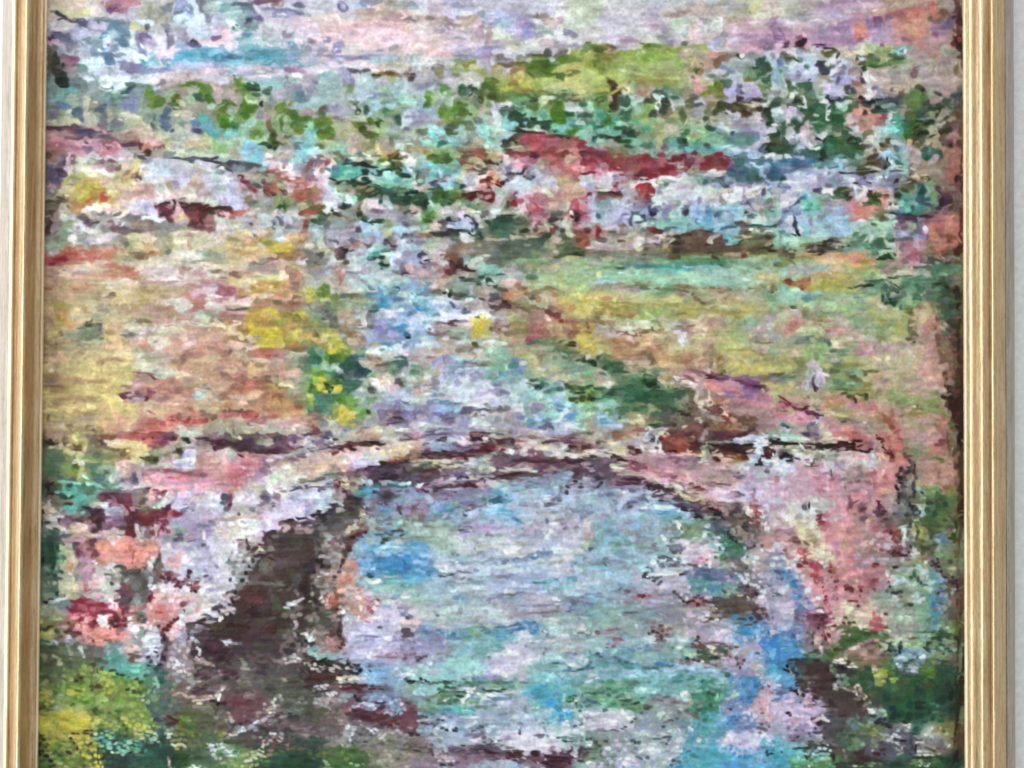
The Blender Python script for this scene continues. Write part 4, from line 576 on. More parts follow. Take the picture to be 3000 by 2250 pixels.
328598,ac8 327785,200 198165,211 204216,021 217365,b98 146512,6b9 131548,354 185425,321 214545,eed 186594,887 169687 451443,368 222710 224699,dee 226748,baa 243607 428504,da8 248838,655 303227,dbb 
305231,ba9 347369,998 292451,756 316435,886 250712,8a8 279642,675 270881 282646,885 282687,a75 334610,464 379651,856 364685,bc9 272854,bba 268875,ab7 450084,aa7 450104,a43 424145,822 422156,a99 
445276,edc 444328,ecc 444341,79a 550446 550460,9ac 610494,798 116903 525409,8a9 525420,889 591524,abb 610463,78a 583591,99a 70259,553 54528,112 225448,143 220736,356 221748,434 424430,cbb 428490,586 
379642,865 146463,ccc 172699,89a 224675,222 226687,653 247740,c98 366659,967 362677,343 273858,dc7 380765,994 356834,ac9 366842,877 426210,978 458157,744 402239,bbb 443288,783 384319,aa9 426493,797 
379651,ccb 445594,673 380834,433 463514;25 3.2 -25/9a6 313640;4.2 18 0/dab 500856,553 507934,333 509040,132 546042,142 554053,243 563055,dca 552073,dde 614337;18 4.2 0/787 496056,877 496099,666 
503072,456 498184,cba 526067,222 604209,111 493320 498312 506295,9bc 530383 544435 546449,bdd 535386 577442 621548,6ad 559373,7bb 571371,49b 566380,6ba 570383 573398,9cb 574377,99c 625383,888 
518442,99b 523511,9aa 496556,aab 499554,dee 536545 537525,aac 532534,cdd 539454 543498 567452,dde 529494 546534,9ab 544486,8bd 536409,9ce 557412 574429,5ac 561418,6bc 566398,69b 566418,9bb 549466 
588449,88a 561495,ace 570541,ade 580559,789 584559,678 587562,79b 590562,68a 594559,bcc 577406,bce 571483,abb 583460 588409 610420,cde 594477 595486,9ac 593508,abc 604528,8ac 624420,7ab 615486,48b 
615500,8ab 580588 622562,7aa 530600,7a9 535622,434 493659,468 566696,7ac 580577,8bb 594588 597580 601588,acc 622586,363 748181,353 734175,421 663318,322 666286,411 673340,142 748298,79a 683466;13 5.6 
0/ecb 182475,612 149571 500137,eee 143792 152088 235452 543668 597198,886 143868 230263 265871 332074 332536,a76 269435 300165 307218 314227 314542,864 250271 293504 332237 376273,984 304588 341294 
404891,fed 373666,dba 332618 416175 465308 635130,ffe 156398 499048,eed 306465 463292 476663 515049,422 266441 518094,bbc 431624 492102 495104,98a 494409 506113,645 208911 423165 484121 515104,523 
437286 482112 495135 697366,712 151702 194474 439479 508162,834 501171,dde 165832 178793 180781 411548 418553 450365 455172 493161 495309 502107 530562 615383 621152 622514 645500 652503,565 237836 
496155,b9a 194601 419783 446640 449651 518168,dcc 43663 302216 437528 448829 523096,cba 231516 295161 315679 325149 326594 339748 349845 352632 432172 515346 520118,cab 468243 479754 483194 502254 
520100,bba 186412 242585 285328 347284 375591 416247 419314 423276 428328 502351 525116,d99 552121,989 526099 625065,354 375634 527057,634 423311 433206 433486 448524 454532 498157 560164,a54 245917 
425131 429873 598155,d88 603154,a56 588090,ea9 614110 615099,e99 617116,e98 620090,d87 618096 622101,eff 154747 179767 624147,aab 182766 185865 419528 428414 435302 502385 519656 622178,cca 298861 
593045,9a8 253125 282720 594053,aa9 234428 260883 266271 324123 381417 598056,ab8 603050,322 239384 611186,eef 414553 416557 526244,100 435801 435808 503303,988 519303 605665 619315,766 211080 326422 
519292 594291 595315,888 254316 322359 536264,dee 344369 455852 525449 590284 638503 639494,555 70358 224630 288483 588707 597284,877 240637 429565 432201 491134 503401 601286,433 237642 299483 467585 
496722 600312 652284 653298 660295,444 95679 103845 292487 399459 502326 502716 656289 672292 677258 703298 727292,777 19405 208100 249308 428257 509339 509371 518374 628116,dca 230522 243257 328659 
366174 433398 444387 518343,aaa 377357 402482 455516 543329 633565,c76 428137 569336,7bd 533357,9bc 397395 503642 536349 543565 593377 629452 638460 645471 656611,8cd 537369 554588,bcc 267373 529390 
653511,9be 535378 549409,ade 349443 539371 554577 580383,667 305456 355456 506380,7bb 221677 512386,8ac 160816 397430 399441 414585 502395 546360,59c 544366,49d 546377 684537,9bd 479585 500614 554352 
618412,cbb 46789 433514 501756 580343 618671,ccc 245422 331669 353813 432520 434187 493097 577352,ccd 181830 379516 393414 416418 494271 527463 573648 580360 610568,baa 232594 378687 408695 454836 
586343,cde 170783 362447 413542 484614 614357 617374 643486,dce 445343 449341 452345 455346 458349 621386 652494,79a 481349 506420,88b 495427,9ab 164801 233891 374492 501440 509634 584611,678 
505435,656 209907 448498 448585 452492 462406 464357 467406 496452,545 424288 426314 457589 460373 467359 467567 499457,8aa 314418 473542 486392 515403 629614,a9c 523452,bad 522459,acd 509473 567474 
621531 642432 710488,dcd 235640 481748 495514,aac 413428 421544 485418 523522,9aa 46887 199659 499542 553611 629048 641326,bbb 437377 442357 452479 475134 501534 621696,ddd 220470 283363 379353 380351 
414475 434548 437536 441544 447364 449455 469325 537565 544556 553542 626537,cdc 165879 347470 375524 427190 537470,9ce 499475 542415 656443,8be 549415 655374 659366 659374,68a 308428 393433 498443 
547494,79b 395441 496381 540531,9bb 298389 472496 475117 552568 641320,cee 199341 557565,9cd 483498 573555 655688 703494,bcd 167816 172685 485516 485524 489561 499516 573500 650682 655426 660577,abb 
584435,abc 375500 416598 419548 489588 597443,bde 498645 500469 600457,fdd 209245 608395 608406,ecc 185469 322656 436522 441532 607401,8b8 270852 288846 618463,59b 481487 498436 618494,49b 477357 
622488,6ab 483363 503659 529591 622500,37b 614508,cdd 334483 337410 397477 452463 457475 491322 611559,99b 232897 423555 510614 520645,99a 104284 357459 472585 501204 502194 516631 518622,9cb 376540 
530578,8ba 266471 384543 536600,7a9 368480 478097 532614,8bc 505668,799 54119 508656,999 515654,755 221607 495679,a88 327188 430569 495710,8a9 173683 270903 301361 509685,9a9 266899 506692 626070,cce 
455355 547673 571656 646491,579 560682,468 563690,668 560699,77a 405426 563705,abd 498585 570622,cbc 434622 465752 597671,665 43668 133281 248765 255927 318092 410645 491053 581716 689181,655 426249 
429226 437585 586724 588716 600727,654 593727,cc7 358809 618040,454 217512 261903 633053,453 125444 415645 662045,785 660053,996 274520 277752 322314 666042,784 669048,574 633065 737332,332 165471 
245659 256922 650090,5aa 653118 663659,6ba 652124,6aa 480353 631486 649130 666654,7cb 655133,8cb 134569 649135,a99 16531 418288 432612 646198,a98 336441 413699 421585 464707 496134 648203,534 426165 
676192,465 193824 281918 285919 331795 667167,411 435819 438471 440716 441467 443420 706168,8a5 686113 690118 690127,7a4 682084 686121,8a6 409349 689079,bb4 675069 675074,aa5 675045,cb5 332565 
699083,cb3 701059,dc4 338265 344327 703084 706063,463 748045,434 98734 408384 413389 462398 502322 656255,544 424255 424695 426239 441247 463591 649289 666227 672230 675238 724284,533 686244,333 
237724 493327 636285,253 111557 126606 142262 737278 743269,232 277849 279482 737295,564 362816 734326,352 743349,443 143493 180345 242809 245767 502330 502345 696301 700306,412 209218 212906 700357 
706374,522 700371 704383,89a 6406 468528 468539 475589 476598 616395,69a 619452,7ab 301394 493439 632457,5ac 480359 498492 618480 680522,6ac 410558 501496 618488,7ac 499425 624488,7aa 628622 
633469,9dd 643440,9cc 379536 624576 625584 632577 655520,ddf 656486,8b9 234834 240765 672403,4ac 669531 675534 680531,39b 675525,5bd 677539,59a 648591,bdf 652665,bce 494591 500622 501461 501606 
652673,ace 408588 485503 489553 653696,477 301369 663673,732 175478,722 134539 189602,010 146747 259376,db8 193863 367245,a87 253441 315808 323198 326676 327196 422598 429604,b76 250914,557 43185 
301451 409439,244 90123 245377 253366,368 56227,331 75368 158475 174904,364 93250,a9a 30430 211365 423512 471433,343 85461 255914 400656,8cc 134433,132 120526,686 73695 283914,143 124585 134618,353 
54871,885 191064 336296,fff 95848 164220 207327 307469 370664 374671 375674 425732 467293,ffd 160377,9db 164373 472092,000 162357,011 179333,868 206368 450591 478410,bb8 201296 377765,542 202314 
439113,edd 170599 183410 241576,add 184439,733 150496 307540,734 147576 422712 454553,341 216418 250656,dcb 222425 292206 371542 436385 436610 438369,865 230414 301498,765 240645 247441 298506 407638 
408671 418699,664 214509 380671,aa8 218540,421 256439,775 147610 250770 336544 363629,a45 169656 426139,532 191598 447395,fee 177635 444547 480703,778 154165 200622 202629 266343 470591,021 148752,221 
141753 239659 336558,eec 185705,ded 215729 441540,543 226679 243801 266212,666 234588 319363,ba9 235612 253536 373596 406381 423284 423345 426573 429353 436165 452276,ba8 239751 249721 323072 373585 
375659 409702 415857 416626,798 156830,89b 175852 418524 470550 483588 485475 489426,ccb 164854 212296 334461 368156 447337 453137,bdd 164869,8ab 168871 499449,976 208858 300239 311232 384161 405304 
421614,d98 213838 418827 423830,9b9 232830 245842 355328 378585 456102,697 239840 489094,586 233844 270518 405599,6b9 243857,432 232752 241792 318087 334550,134 211887,424 209895,dab 256887 411770,b88 
256903,a96 292094 335653,edc 295164 297239 319218 341243 434391,a97 287663 309169 313803 331072,a78 293218 447671 448656,a89 295212 454672 455679,dc9 327646 374125 449133,c98 337640 349852 366231 
376149 454907 478227,cb9 250267 318681 326658 359637 380911 383822 430594,b85 248281 289278 350679,b94 279251,a77 288237 318669,986 285526 295251 318805 445907 476917,a84 324239 334286 376849,a86 
357255,fec 377284 443607,998 257871 268463 279439 297307 306202 331738 349292 371756 419772 423257 426565,8a8 300341 373575 377357 465107,987 319345,aa6 323327,cdf 344381 426736,bab 344398 434618 
502243,311 262456 296493,776 50550 287431 331444 341463 342449 410660 446175,554 243769 287446 319327,644 301488 385120 462420,663 284754 303513,975 282536 389219 476925,cb8 260542 274756 366646 
371846 376651 400210,dc8 309569,964 324561 415703 425604,965 327531 420620 422606 424107,997 316490 339084 361622 362637 363781 368781,dc7 313461 337275,cc8 254561 329474,cdb 336475,431 152385 
336555,bb9 368547,cb6 329569,653 250655 318492,688 261612 462328 501081,9a7 283740,994 302602,bb7 344594,dd8 361754 382325,897 370604 373765 434893 479343,242 373635,476 243850 378522 379632,413 
378740 436213,786 261860 348593,843 275770,bda 249865 269860,9b8 213858 250854 331805,9ba 103868 222413 265903 424752,ab9 270868,475 275857,898 193821 283842,676 330792,cc9 330800 413622,9b7 353806 
372832,ddb 310591 373645 432606 436053 450078,856 389131 427409,b65 412187 415182 428131 430147 432875,da8 415169 418167,854 419695 426104 431675 437151,944 424151 427149,b66 433149,956 164667 
433156,675 309472 371838 400671 451151,dbb 345465 452830 476153,ebb 185857 433508 478161,eab 480180,7ba 475100,88a 393422 404439 415392 471512 472532 488465 498183,512 436475 502174,b77 252919 
407231,a66 311539 411247 413257,321 98740 434227,876 403677 418610 421353,b99 230184 415781 429359,eca 460312,323 450398 450531,867 450667 452512 454487 454501 455508 459389 462343,212 495324,211 
502314,bbd 203732 423550 424542 493385 494520,ca9 190865 384409 389773,6a7 371528,bdb 374536,362 129668 379573,674 387565 446147,768 412441 472131 502365,556 400455 403451 485387,878 423443 467604,9ac 
437435 480594,312 211901 444414 500097,977 454520,756 384130 432561 442522 457536 457553 486108,887 79811 248540 259304 460463,363 371630,ba7 376659,375 388593,585 402594,985 406895 416618,ed9 
440607,943 277772 437667,754 429671,633 422671,dbc 476752,895 379842 475909,b96 309557 397814 408853,c77 397852 428839 431840 432868 435844,b98 419852 431575 470923,c99 412814 424849 480677,c88 379703 
394777 404765 426879,200 433826 434814 437715,783 62462,243 125532 129540,334 61803,446 97811,857 219091,571 157373,234 248414 252363,445 178424,eaa 182482,fde 191508 484702,c78 167574 396765,ddc 
204500,def 221439 415562 426728 428742 462765,833 225565,866 194589,787 178646,823 192632,caa 204744 328813 389779 472716,874 245651,764 249770 251139 251726 288345 295501 357474,67a 184769,553 
165840,442 173901,576 235846,ac9 243783,b87 250914 406911,131 353324,79c 282398,49c 319395,bec 358494,a85 350685,121 375640,c89 375707,b75 274777 277783,797 333803,896 375840 408341,a43 406239 410178 
424135,a67 420178 455622,423 437217 459563 460569 463565 498133,8ca 471061,788 502074,623 499151,b56 408245,899 416341,698 406316,795 406353,bcb 382359,ca8 389783 424618 445394,49a 475361,577 
382536,8bb 396539,9ad 398426,657 402461,767 404463 483426 489406,dda 436532,acc 476492,78a 472504 489459,789 475516,7bc 495496,8ce 498482,b9b 479418,a9b 489414,8ad 491433 494425 496430,687 383585,464 
393616 405640,aba 418585,511 440620,844 424664,a75 418712,b86 418718,300 437708,c9a 428893 445624 445634 445646 467681,978 449675 455666,bac 491748,884 380846,222 445769;5.6 13 0/bbb 323755 357795,985 
358701 362705,aa8 321923,c88 373920,bab 371803 373789,bbc 371796 376801,ccd 373788,ccc 374798 380790,978 519144,633 520150,545 532073,734 539076,a66 574084,666 563144,443 571142,444 544155 622193,ddd 
573220 580216,eef 447190 532231 537230,211 563301 632161,333 617298,323 617333,9bb 516361,aab 516524,897 636069,311 384927 619332,422 626333,432 172134,356 199901,b99 387685,cbc 462824,988 462842,877 
463844,a88 465847,a99 465829,c78 468853,b67 475853,b76 377242 465866,875 355693 431932,eff 109808,dab 202174,aa9 375786,865 449934,243 195372,021 199416,556 187746,adb 201760,dcb 143857 385681,99a 
216791,9b9 282867,354 279870,411 375923,987 384690,ecb 380694,edb 387694,cbb 376785,fde 463808,dbb 468826,967 483828,856 489829,845 496830,ca9 437858,976 462917,532 455933,764 493933;5.6 13 -50/edd 
208271,cdc 127770;13 5.6 -25/654 47599,321 48809 210330,dcb 205455,8cc 232710,243 378555,eed 207461,333 280487,542 421092;5.6 13 -25/557 77819,cdc 130770;13 5.6 25/523 430162,965 436157,fdd 181620,eff 
173858,634 433161;13 5.6 -50/667 217274;5.6 13 50/243 280876;7.4 9.8 0/556 27145 496221,ddd 104345,354 117389,143 132579,99a 55755 209276 269327 411316 481267,131 116751,200 47936,889 60770 73779 
418795,444 86827 218433,dcc 88852 354793 432412,654 85872,efe 94773,eef 103786,112 98811,955 115864,cab 116836 510802,ecc 118832,522 142137 214168,857 156072,775 239123,cdd 160259 254325,876 
168316,9db 194345 208759,976 226296 264281,adc 172404,adf 177438,a43 177488,a66 173563,ccc 172570 358792,d99 161566 512838,ccd 164492 378790 429299,987 194500,455 209478,bbb 212480 256369,353 
191413,122 219465,eec 231503,998 228504 332754 627787,422 222540,99b 196683 613782,812 188637,988 195705 467840,88a 202672,dee 198601,456 216616,cbc 219596 358797,7a9 209734,eed 239622,dcd 134795 
457823,ded 134803,986 131850,897 136881,5a9 147907,bbd 173769,cce 177772,6a8 154838,366 160879,877 164889 403689,a98 164893 455899,eca 172893,334 182875,232 191876,665 203910 313328 644931,dbb 188869 
266337 485147,999 198873,c86 205850,fff 202870 316356,89b 204775,667 200773,dde 193775 536882,eff 224782 441740 498793,ccb 245873,89a 230877,312 198917,854 230920,a77 250901,867 242881,ec9 303050,865 
342221 342926,663 325308,ac9 355319,244 366357,a87 264330,9aa 288867 314361 582924,dcb 370383,cb5 345579,cbb 326599,875 347635,864 353637 423925,465 280865 521907,364 292896,221 288934,975 319911 
418915 429927 442928,754 331915 337917 345932 428923,997 368807 465899,653 431100,dc8 437084,bb8 439063,451 455076,cdc 468110,ba8 437146,623 387143,845 384146,a76 383141,498 478071,5ba 478074,211 
476047,564 476058,766 489048 630927,734 486126,8a8 494153,362 380304,487 393308,475 392324,778 403371,bba 428377,9b6 395579,bca 441686,da8 376692,a54 405865,b76 407868 413872,989 416798,c89 468819 
472805,ba9 458845 489875,d9a 494852,eab 476849 533811,b77 423920 459850,ea9 467857,c88 460865 478855,c76 465863,ca9 434855,898 498876,caa 480873,c87 410921,844 431919,643 432925,764 434930,c98 459904 
500838,b87 463932,a97 472897,574 491930,884 478931,311 390928,300 397929,886 424931,fcb 527805,c78 504806 512808,e9a 524809,eba 548815,b78 543832,ca8 497850,a78 510858,b67 516856,b9a 531864,888 498874 
588927,777 501883 503877 507880,442 519897,ab6 522900,aa7 525904,341 522931,688 527912,69a 563910,8ac 561915,48b 591910,9a9 594922,796 610928,b45 551793,c67 552800,aac 603785,a9a 610787,98a 617785,776 
638928,683 647906 653904,583 659906,111 687793,253 687906,142 693907;9.8 7.4 0/fef 73289,567 126395,a99 27471 336357,88a 84417 206731 298449 410398 428439,cc9 67463,885 73446,dec 85465,bba 59516 
172453 218545 237579 384200 611889,253 56838 86451 357602,243 89463 493923 501912 654846 656831,685 120457 486927,132 122510,375 102569,787 116575,edd 8658,571 46632,446 103682,353 116690 486920 
496915,747 18857,424 44767,dab 43790,443 57769 249314,445 65809 295482,efe 62808,eee 50842 186836 378372 478666,231 68844 373328,a76 81836 182628,dde 83845 176493 183777 322422 439550 452853 495104 
537754,bbd 94860 175790 499112 591760 611763,9aa 102854,122 96858,453 80770 285441,897 91783 128809,687 91792 138651 205903,585 108800 206417,768 147086 174601 488369,ecd 165066 185663,557 164050 
206779 487260,434 175137,677 169217,dcb 204117 206355 513770,ccc 225076 234624 253299 380374 390353,b66 256047,321 141270,688 144290 357406 710835,aaa 203241 504781 549871,433 188278,dcc 185285 235620 
250422 382194,aa8 182275 218475 400638 413578,a66 158320 515873,ccb 152319 421377 483254,665 178412 213865 230247 235447 250909 318922 326926,9a8 154333 211430,553 160390 384675 449148,5ba 170350,9cb 
152838 180368 395566 623903,dee 173364 340384 402550 472359 485162 545766,112 202335,221 209353,9a7 191270 397635,966 207302 261436,777 217345,500 182633 194479 207224,def 214281,ccd 217283 252415 
477746 483186 533868,323 244335 268396 486353,a88 234887 242345 253881 316487 467834,667 187801 234343,778 165498 232400,877 235385,bbc 188612 235359 336426 498117,cee 243376,baa 180433 240377 374376 
480174 537841,8ca 139425,acb 133452,8a6 147438,352 158439,472 157426,776 173413,6a8 182447 240849,a43 156467,ddb 162465 319604 513781,aab 180459 362397 371424 411447 416444 501218,e98 170479 
558826,fed 169705 173474,722 177473,333 139494,512 151524,cce 168505,bde 177521 285400,cba 198570 338834 393798 415774,823 160571,b67 195522,abb 188487 377548,9a9 138799 199493 415769 457107,555 
207474 208539 217435 708829,dcd 131785 209451 378381 507794,676 198439 352296 376394,576 219480 365406,887 230477,876 211547 214518 332353,745 208922 219524,a98 170899 226520 247452 305506 308512 
397672 397879 418579 439164 503871,734 208560,412 211563 483100,956 216565,c9a 178604 222567 454801 522763 524865,744 226539 528776,343 231532,964 239567,943 237573,765 235562 395679 444164,a87 144901 
231578 340206,743 251443,8b9 134702 360322 620916,477 143664,b89 162589,a78 165591,a89 160661,b78 157682 478800,757 144649 406404,b9a 167584 551864,cbb 177617 379384 515766,822 185635,545 198633 
216881 403388,8bb 177684,9ac 182700 611770,562 138757,ffe 191733,99a 193741 227884 494398,668 202728 393394,8aa 199718,589 154875 208702 287410 297405,bce 204675 445739,cdd 203664 419413,8cb 
213668,99b 217604 383482 410457 413451 478389 599758,88b 206630,335 208635,889 204641 373426 377422 408377,8a9 183893 206747 398355,fff 187809 198768 229644 465296,766 229633 419665,543 176888 243627 
434102,bbb 139796 308779 495778,9b9 131808 296891,ab9 131819 222893,466 152783,111 135830,875 130846 178897,cdc 139854 360327,8cc 128869,542 138870,ba9 148854 355363 390206 437381 476341,cb9 151849 
385204,344 146903,254 154906 713895,643 134922,cde 177783,797 158840 358385 460099 723835,997 156844 387854 387919 413632,331 164846 190850,532 159857,654 182889 411691 734817,664 185881 400675,adc 
201878,8ba 198893 534919,599 206880,386 208893,ecc 188844 195841 442206 445218 540775,eff 191839 204871 403553 436552 477265,ca9 188860 326897 439409,341 184824 196856 389576,342 188826,463 199852 
486914 498922 635817 639811,d98 204853 423823,b87 203857,d99 198844 314780 561838,774 209862,898 193808 627889 636916,9ba 191797 368562 613895,9bb 207801 290872 385349 639886,acd 203779,588 227763,475 
239860 457092,ced 239871,cdb 247868 405575,bec 239779,656 224883 484257 491372,857 219906,421 245933,310 248935,cab 240895 439349 480221 546850,554 252909,653 256933,b99 264178 327672 489865 494868 
499870,b96 302134 472903,bca 314200,b94 283245,edb 290259 473338 515787,773 311289 527794,cb5 309300 412335,582 283317 365314 392337,aa7 295319,666 309322,dd8 330316,bb5 314477 331328,dc7 338324 
404343,dc4 340333,994 344333,471 348328,584 352333 743913,264 378346,587 360300,684 363302,583 373302,896 378298,b75 261331 274787 288495,356 253361,bcd 261387 431441 432420,366 282385,79b 256412 
291366 403561,4ac 292377 745763,578 280363,575 362384 368610,bab 378387,ddd 257435 415461 467262 485203 491228,ade 288404,8bd 282412,8ac 277407 395544 593916,7bc 296412,ca8 286506 398801,dba 311535 
419809 434410,a45 331516 411191 413160,975 318514,eeb 308475 436400 519784,cb6 322462 327465,7a8 360490,59a 357501,b95 340567,8a8 287756 460110,786 298895 309785 358585 358610 365830,675 366642,da9 
378695,b88 375700 483151 540862 543844,b85 275789,ba8 256875 452895,967 256883,bcb 267907 558877 605886,465 288881 632904 726823 739874,8b8 290887 297883 542918 627895,ba7 298902 439906,242 277923,354 
283922 628907,210 283933,785 298911,332 319932,454 254907 631912,7a9 287788 393358,c98 318781 462907 465927 467920,c99 324823 416806 494837 549837 561850,ba6 376852,ed9 398091,a96 410064,aa5 
434082,bb8 441068,ecb 441373 461121,a9a 437516 472126 481172,b77 406217 481225 540850,a54 411198 434671,411 427170,aba 423178 600871 613901 620889,aa9 434178 549885,365 476092,6ba 481073,7cb 
498071,775 393296 495056,888 502063 613877,999 416317 502066,612 489118,613 493125,723 491129,655 480143,a67 488154 567847,845 483157,ded 494161,bdc 494157 567880,eef 482213 533757,caa 409235 527754 
534772 537846 620814,645 434271,868 426294,565 381363 402304,7a7 398324,884 398341,7a4 396345,8b6 400350,998 406361 467351 475346 613883 623883,bb4 400337,9cc 380400 406534 528916,767 406373 
411395,ddf 452357,cbd 454341 591772,cbc 454819 476327,dca 467338,b98 465346 467906,5ac 479367 739766,556 481371,878 489364,aac 489400,58a 499372 528922,99c 499398,bdd 384548,69b 398540,468 400547,49b 
398551,bee 395555,49c 406557 654758,9bc 397443 408602 416540 561755,9bd 405529,241 381568,cec 403578,9ce 402446,c88 421879 424406 483860,77a 408508,311 428464,ede 429451,fde 431454,976 444404,754 
400681,69a 411591 524919,544 414655 426692,855 419681 495841 512868,bac 459734 605760,cac 455816 467734,ccf 483742,c87 416876 534849,b86 403868 408858,a55 428876,c66 434879,c76 441879,c89 418814 
467814 472816 478805,c77 424826,bdf 454764,dff 454769,dbc 457797,ebb 459793,eab 463860 465795,d9b 472796,ea9 460875 470870 480858,e9a 465871,464 481915,564 498928,edc 510776 542781 548772,eed 
509788,fec 525784 531793,daa 533778,c67 536781,ffd 537802,cca 543805,755 506843 636850,eba 530844,a9b 543838,dbb 522859 525870,798 534924,796 542924,945 567853,a56 572850,e99 558820 561832,89a 
555757,dce 591766 686754 690758,37b 623755 628754,38b 631758,6ad 629769 629770 636769,b56 610856,bdb 603880,59c 623763 657764,7bd 638754 660754,5bd 650754 662760,574 627820 630814,bda 621910,322 
681796 687811,422 687841,142 701910 742919,444 705823 717814;9.8 7.4 -50/99a 30649,223 215462,112 211729,dde 131773;9.8 7.4 50/311 41783;7.4 9.8 -50/efe 154345,cfe 126865,764 430063,dda 410625;9.8 7.4 
-25/bbd 230883;18 3.2 0/787 151361,400 189463,411 191457 451522,9b9 227412,896 229512 379836,a9b 180726,ccc 225659 428520 440589 470483 472312 478125,432 247691,99b 164769 467514 580520,9cd 166822,def 
177828,778 177842 480129 598525,334 167875,fef 185848,665 234813,322 236814,cbb 239818,221 240805 246800,333 243814,8a9 243830,676 245822,9a8 247781 371773,ca7 248793,943 245923,bb9 319648 334088,b97 
338056,b94 279262,764 284667 342286,aa9 314320,777 321350 598534,654 356373,466 268487,bb8 261520 274849,988 339451,655 357469 570247,5ac 263672,ded 266610,675 282630,795 284653,986 279663 296690,874 
281695,864 282703,dd9 300694,dd8 301699,884 307667 366748,984 308618,995 317612,a96 322651,dca 313677,886 334740,775 335748,975 337646,cb6 365744,7a8 379642 614460,243 380602,ba8 365648 415194,dab 
366676,b89 374716,ab8 277840,242 249866,bdb 248858,555 261895 480117,486 271895,353 274850,364 274862,8b8 283781,cb9 327773,686 336777,a97 379844,ed9 398068,ca9 403206,a54 408186,bba 418394 426483 
457165,a9a 420467 457145,977 459151,857 460165,967 461174,a77 461190,8db 471068,576 478102,311 430488 434366 442254 444436 445451 449509 451544 453385 464496,423 442276 448425 450516 475456,bbb 441300 
466471,667 419433 444296 476302,656 441304,978 445292,865 429366,200 432361 441433 443265,622 451381,743 450389,212 467377,887 254255 470302,aaa 432703 444280 467320,dde 474314,666 477294,bbc 420561 
469492 479300,dff 418563,aab 426534,9b8 376571,79b 391426,ccd 417436,657 423435,a99 421492,baa 421504,bab 424500 425475 477439,877 426516 711292,312 442426 442444 465490,523 445428,301 450553 
467492,534 441443 454540 459409 475447,ccb 449439 459500 459508,cca 450406 450422,dda 450430,433 439795 460414 666309 734488,aac 477449,88a 477459 547600 578511 591517 591534 622367,bcc 472487 
476483,edc 442598,b67 459642,b78 462651,999 415834 432695,011 163363,cc9 232728,77a 621357,cde 625352,899 526399,668 559459,7bb 567537,8cc 569551,789 581491,889 598517 601531,79a 614452,698 612469,48a 
608508 611495 612488,368 610503,799 550583,7ab 586580,010 734113,021 734124,142 750284,89a 655545,68a 683483,998 233508 740409,254 220756,edd 227663,ba7 248712,210 168854,fff 215840,443 302235,434 
314444 439785,a85 332598,8a7 279834,442 271871,945 459161,956 462182,854 401229,422 435357,a76 449382,445 475296,556 476311,766 428524,412 446441,623 447435,dbb 446566,111 437801 449569,867 462501,dcb 
455443,9aa 468500,797 379634,dcc 443585,b77 462642,bec 426777,add 428770,bdc 428779,211 437811,424 44800,454 463520;3.2 18 0/344 165864,a85 349702,a54 544130;18 3.2 -25/132 216358,744 369151;9.8 5.6 
0/212 439559 595210,eff 58840 153769 176832 177787 182834 292459 428758,764 288110 292525 296270 414695,555 208545 326130,999 327143,ddd 234459 272472 285324 323661 342467 355511 431448 444551 
454847,542 282710 321487,210 435575 452374,311 149145 436333 438577 439571 442747,688 107394,767 35562 424317 434496 468599,787 111477,321 55723 430047,445 130716,a66 39840 431844,412 45777 388122 
444751 472459,423 46766,334 71806 208726 230395 276478,779 85854 384490,9cb 106823,755 165117 495844,79a 169214 486359 496452,433 217094,523 177242,411 190267 437616 459425,976 191263 247576,888 
166306 305482 398495 458467,111 168379,132 175357,011 187404 202339,556 220397 235707 424321 490217,243 215306 234871 270471 360591,943 206298 280783 426651,667 233886 243384,222 226646 229534 
251373,254 141430,dee 178405,ddc 173451 423174 429388,bba 161470 446809 452840 468330,cdb 149477 457480,a43 180484 408167 429649,d99 184474,231 136500,778 170502 256302 473594 480385 493474,335 175518 
211627 246410,dcb 191539 418180,b56 162579,8cb 133570 393598 474097,b45 201524,ccc 203452 230611 432302 437540 445372 445377 449475 495749,bab 211447 475130 483758,684 188443,443 209404 248772 
337464,473 214413,666 141846 221433 502086,446 199726 217461 256413 256416 418539 473381,dce 211453 460772,654 143863 156853 231420 243795 247928 249923,aa9 235435 442798 447694,221 224514 232661,333 
215539,300 214562 432821 432830 439750,622 224575 226640 264438,344 143691,a88 162679 295487 471842 489860,633 165707 305537,844 174620 307544,eab 168586,bbb 182677 199655 226601 447478 460431 
465335,9ba 138862 175683 411569,ba9 168676 370585 406805 412232,def 156757 180775 371514 390396 450765,354 147757 257911 371520,fee 185710,678 203668,578 213634,ccd 204728 419409 486747 489754,566 
224651,cca 229656 424803,bde 234720 406524 426740,7bb 237718,554 227729 412651,543 232585 446400 491140,cba 186852 232607 387792,ba7 242650,121 136801,342 146840,8dd 125871,9aa 164834 353475,eef 
174795 445792 473412,cde 173827 492632,332 154850,bdd 162873 481506,442 178891,341 186883 389568 390558,464 191818,331 190857,875 206862 345079,477 195783,564 232868 355606 368834,432 237805,364 
235858,8ba 242842,bdb 246854,88a 232900 419461 479394 494414,ca9 252919 426852 432853 454683 472911,a87 248911 410713 432349,998 315130 448805,cbb 321146,bcb 305196 331661 388196 423195,edb 300862 
331180 424809 428818,765 368263,754 373263 408209,a98 344280 379779,eee 254415 318353,876 323333 495051,bb4 337332,322 249335,99a 266351 432292 494118,aab 270398 421456 485604,77a 321371 483392 488626 
491452,345 328398,eed 344359 377593,aa8 279490 440789,ccb 287435 426387 429801 429813,69b 305404,422 299496,644 299492 493357,864 282511,975 279505,ddb 295521 321653,ca7 308550,733 309545,ba8 322536 
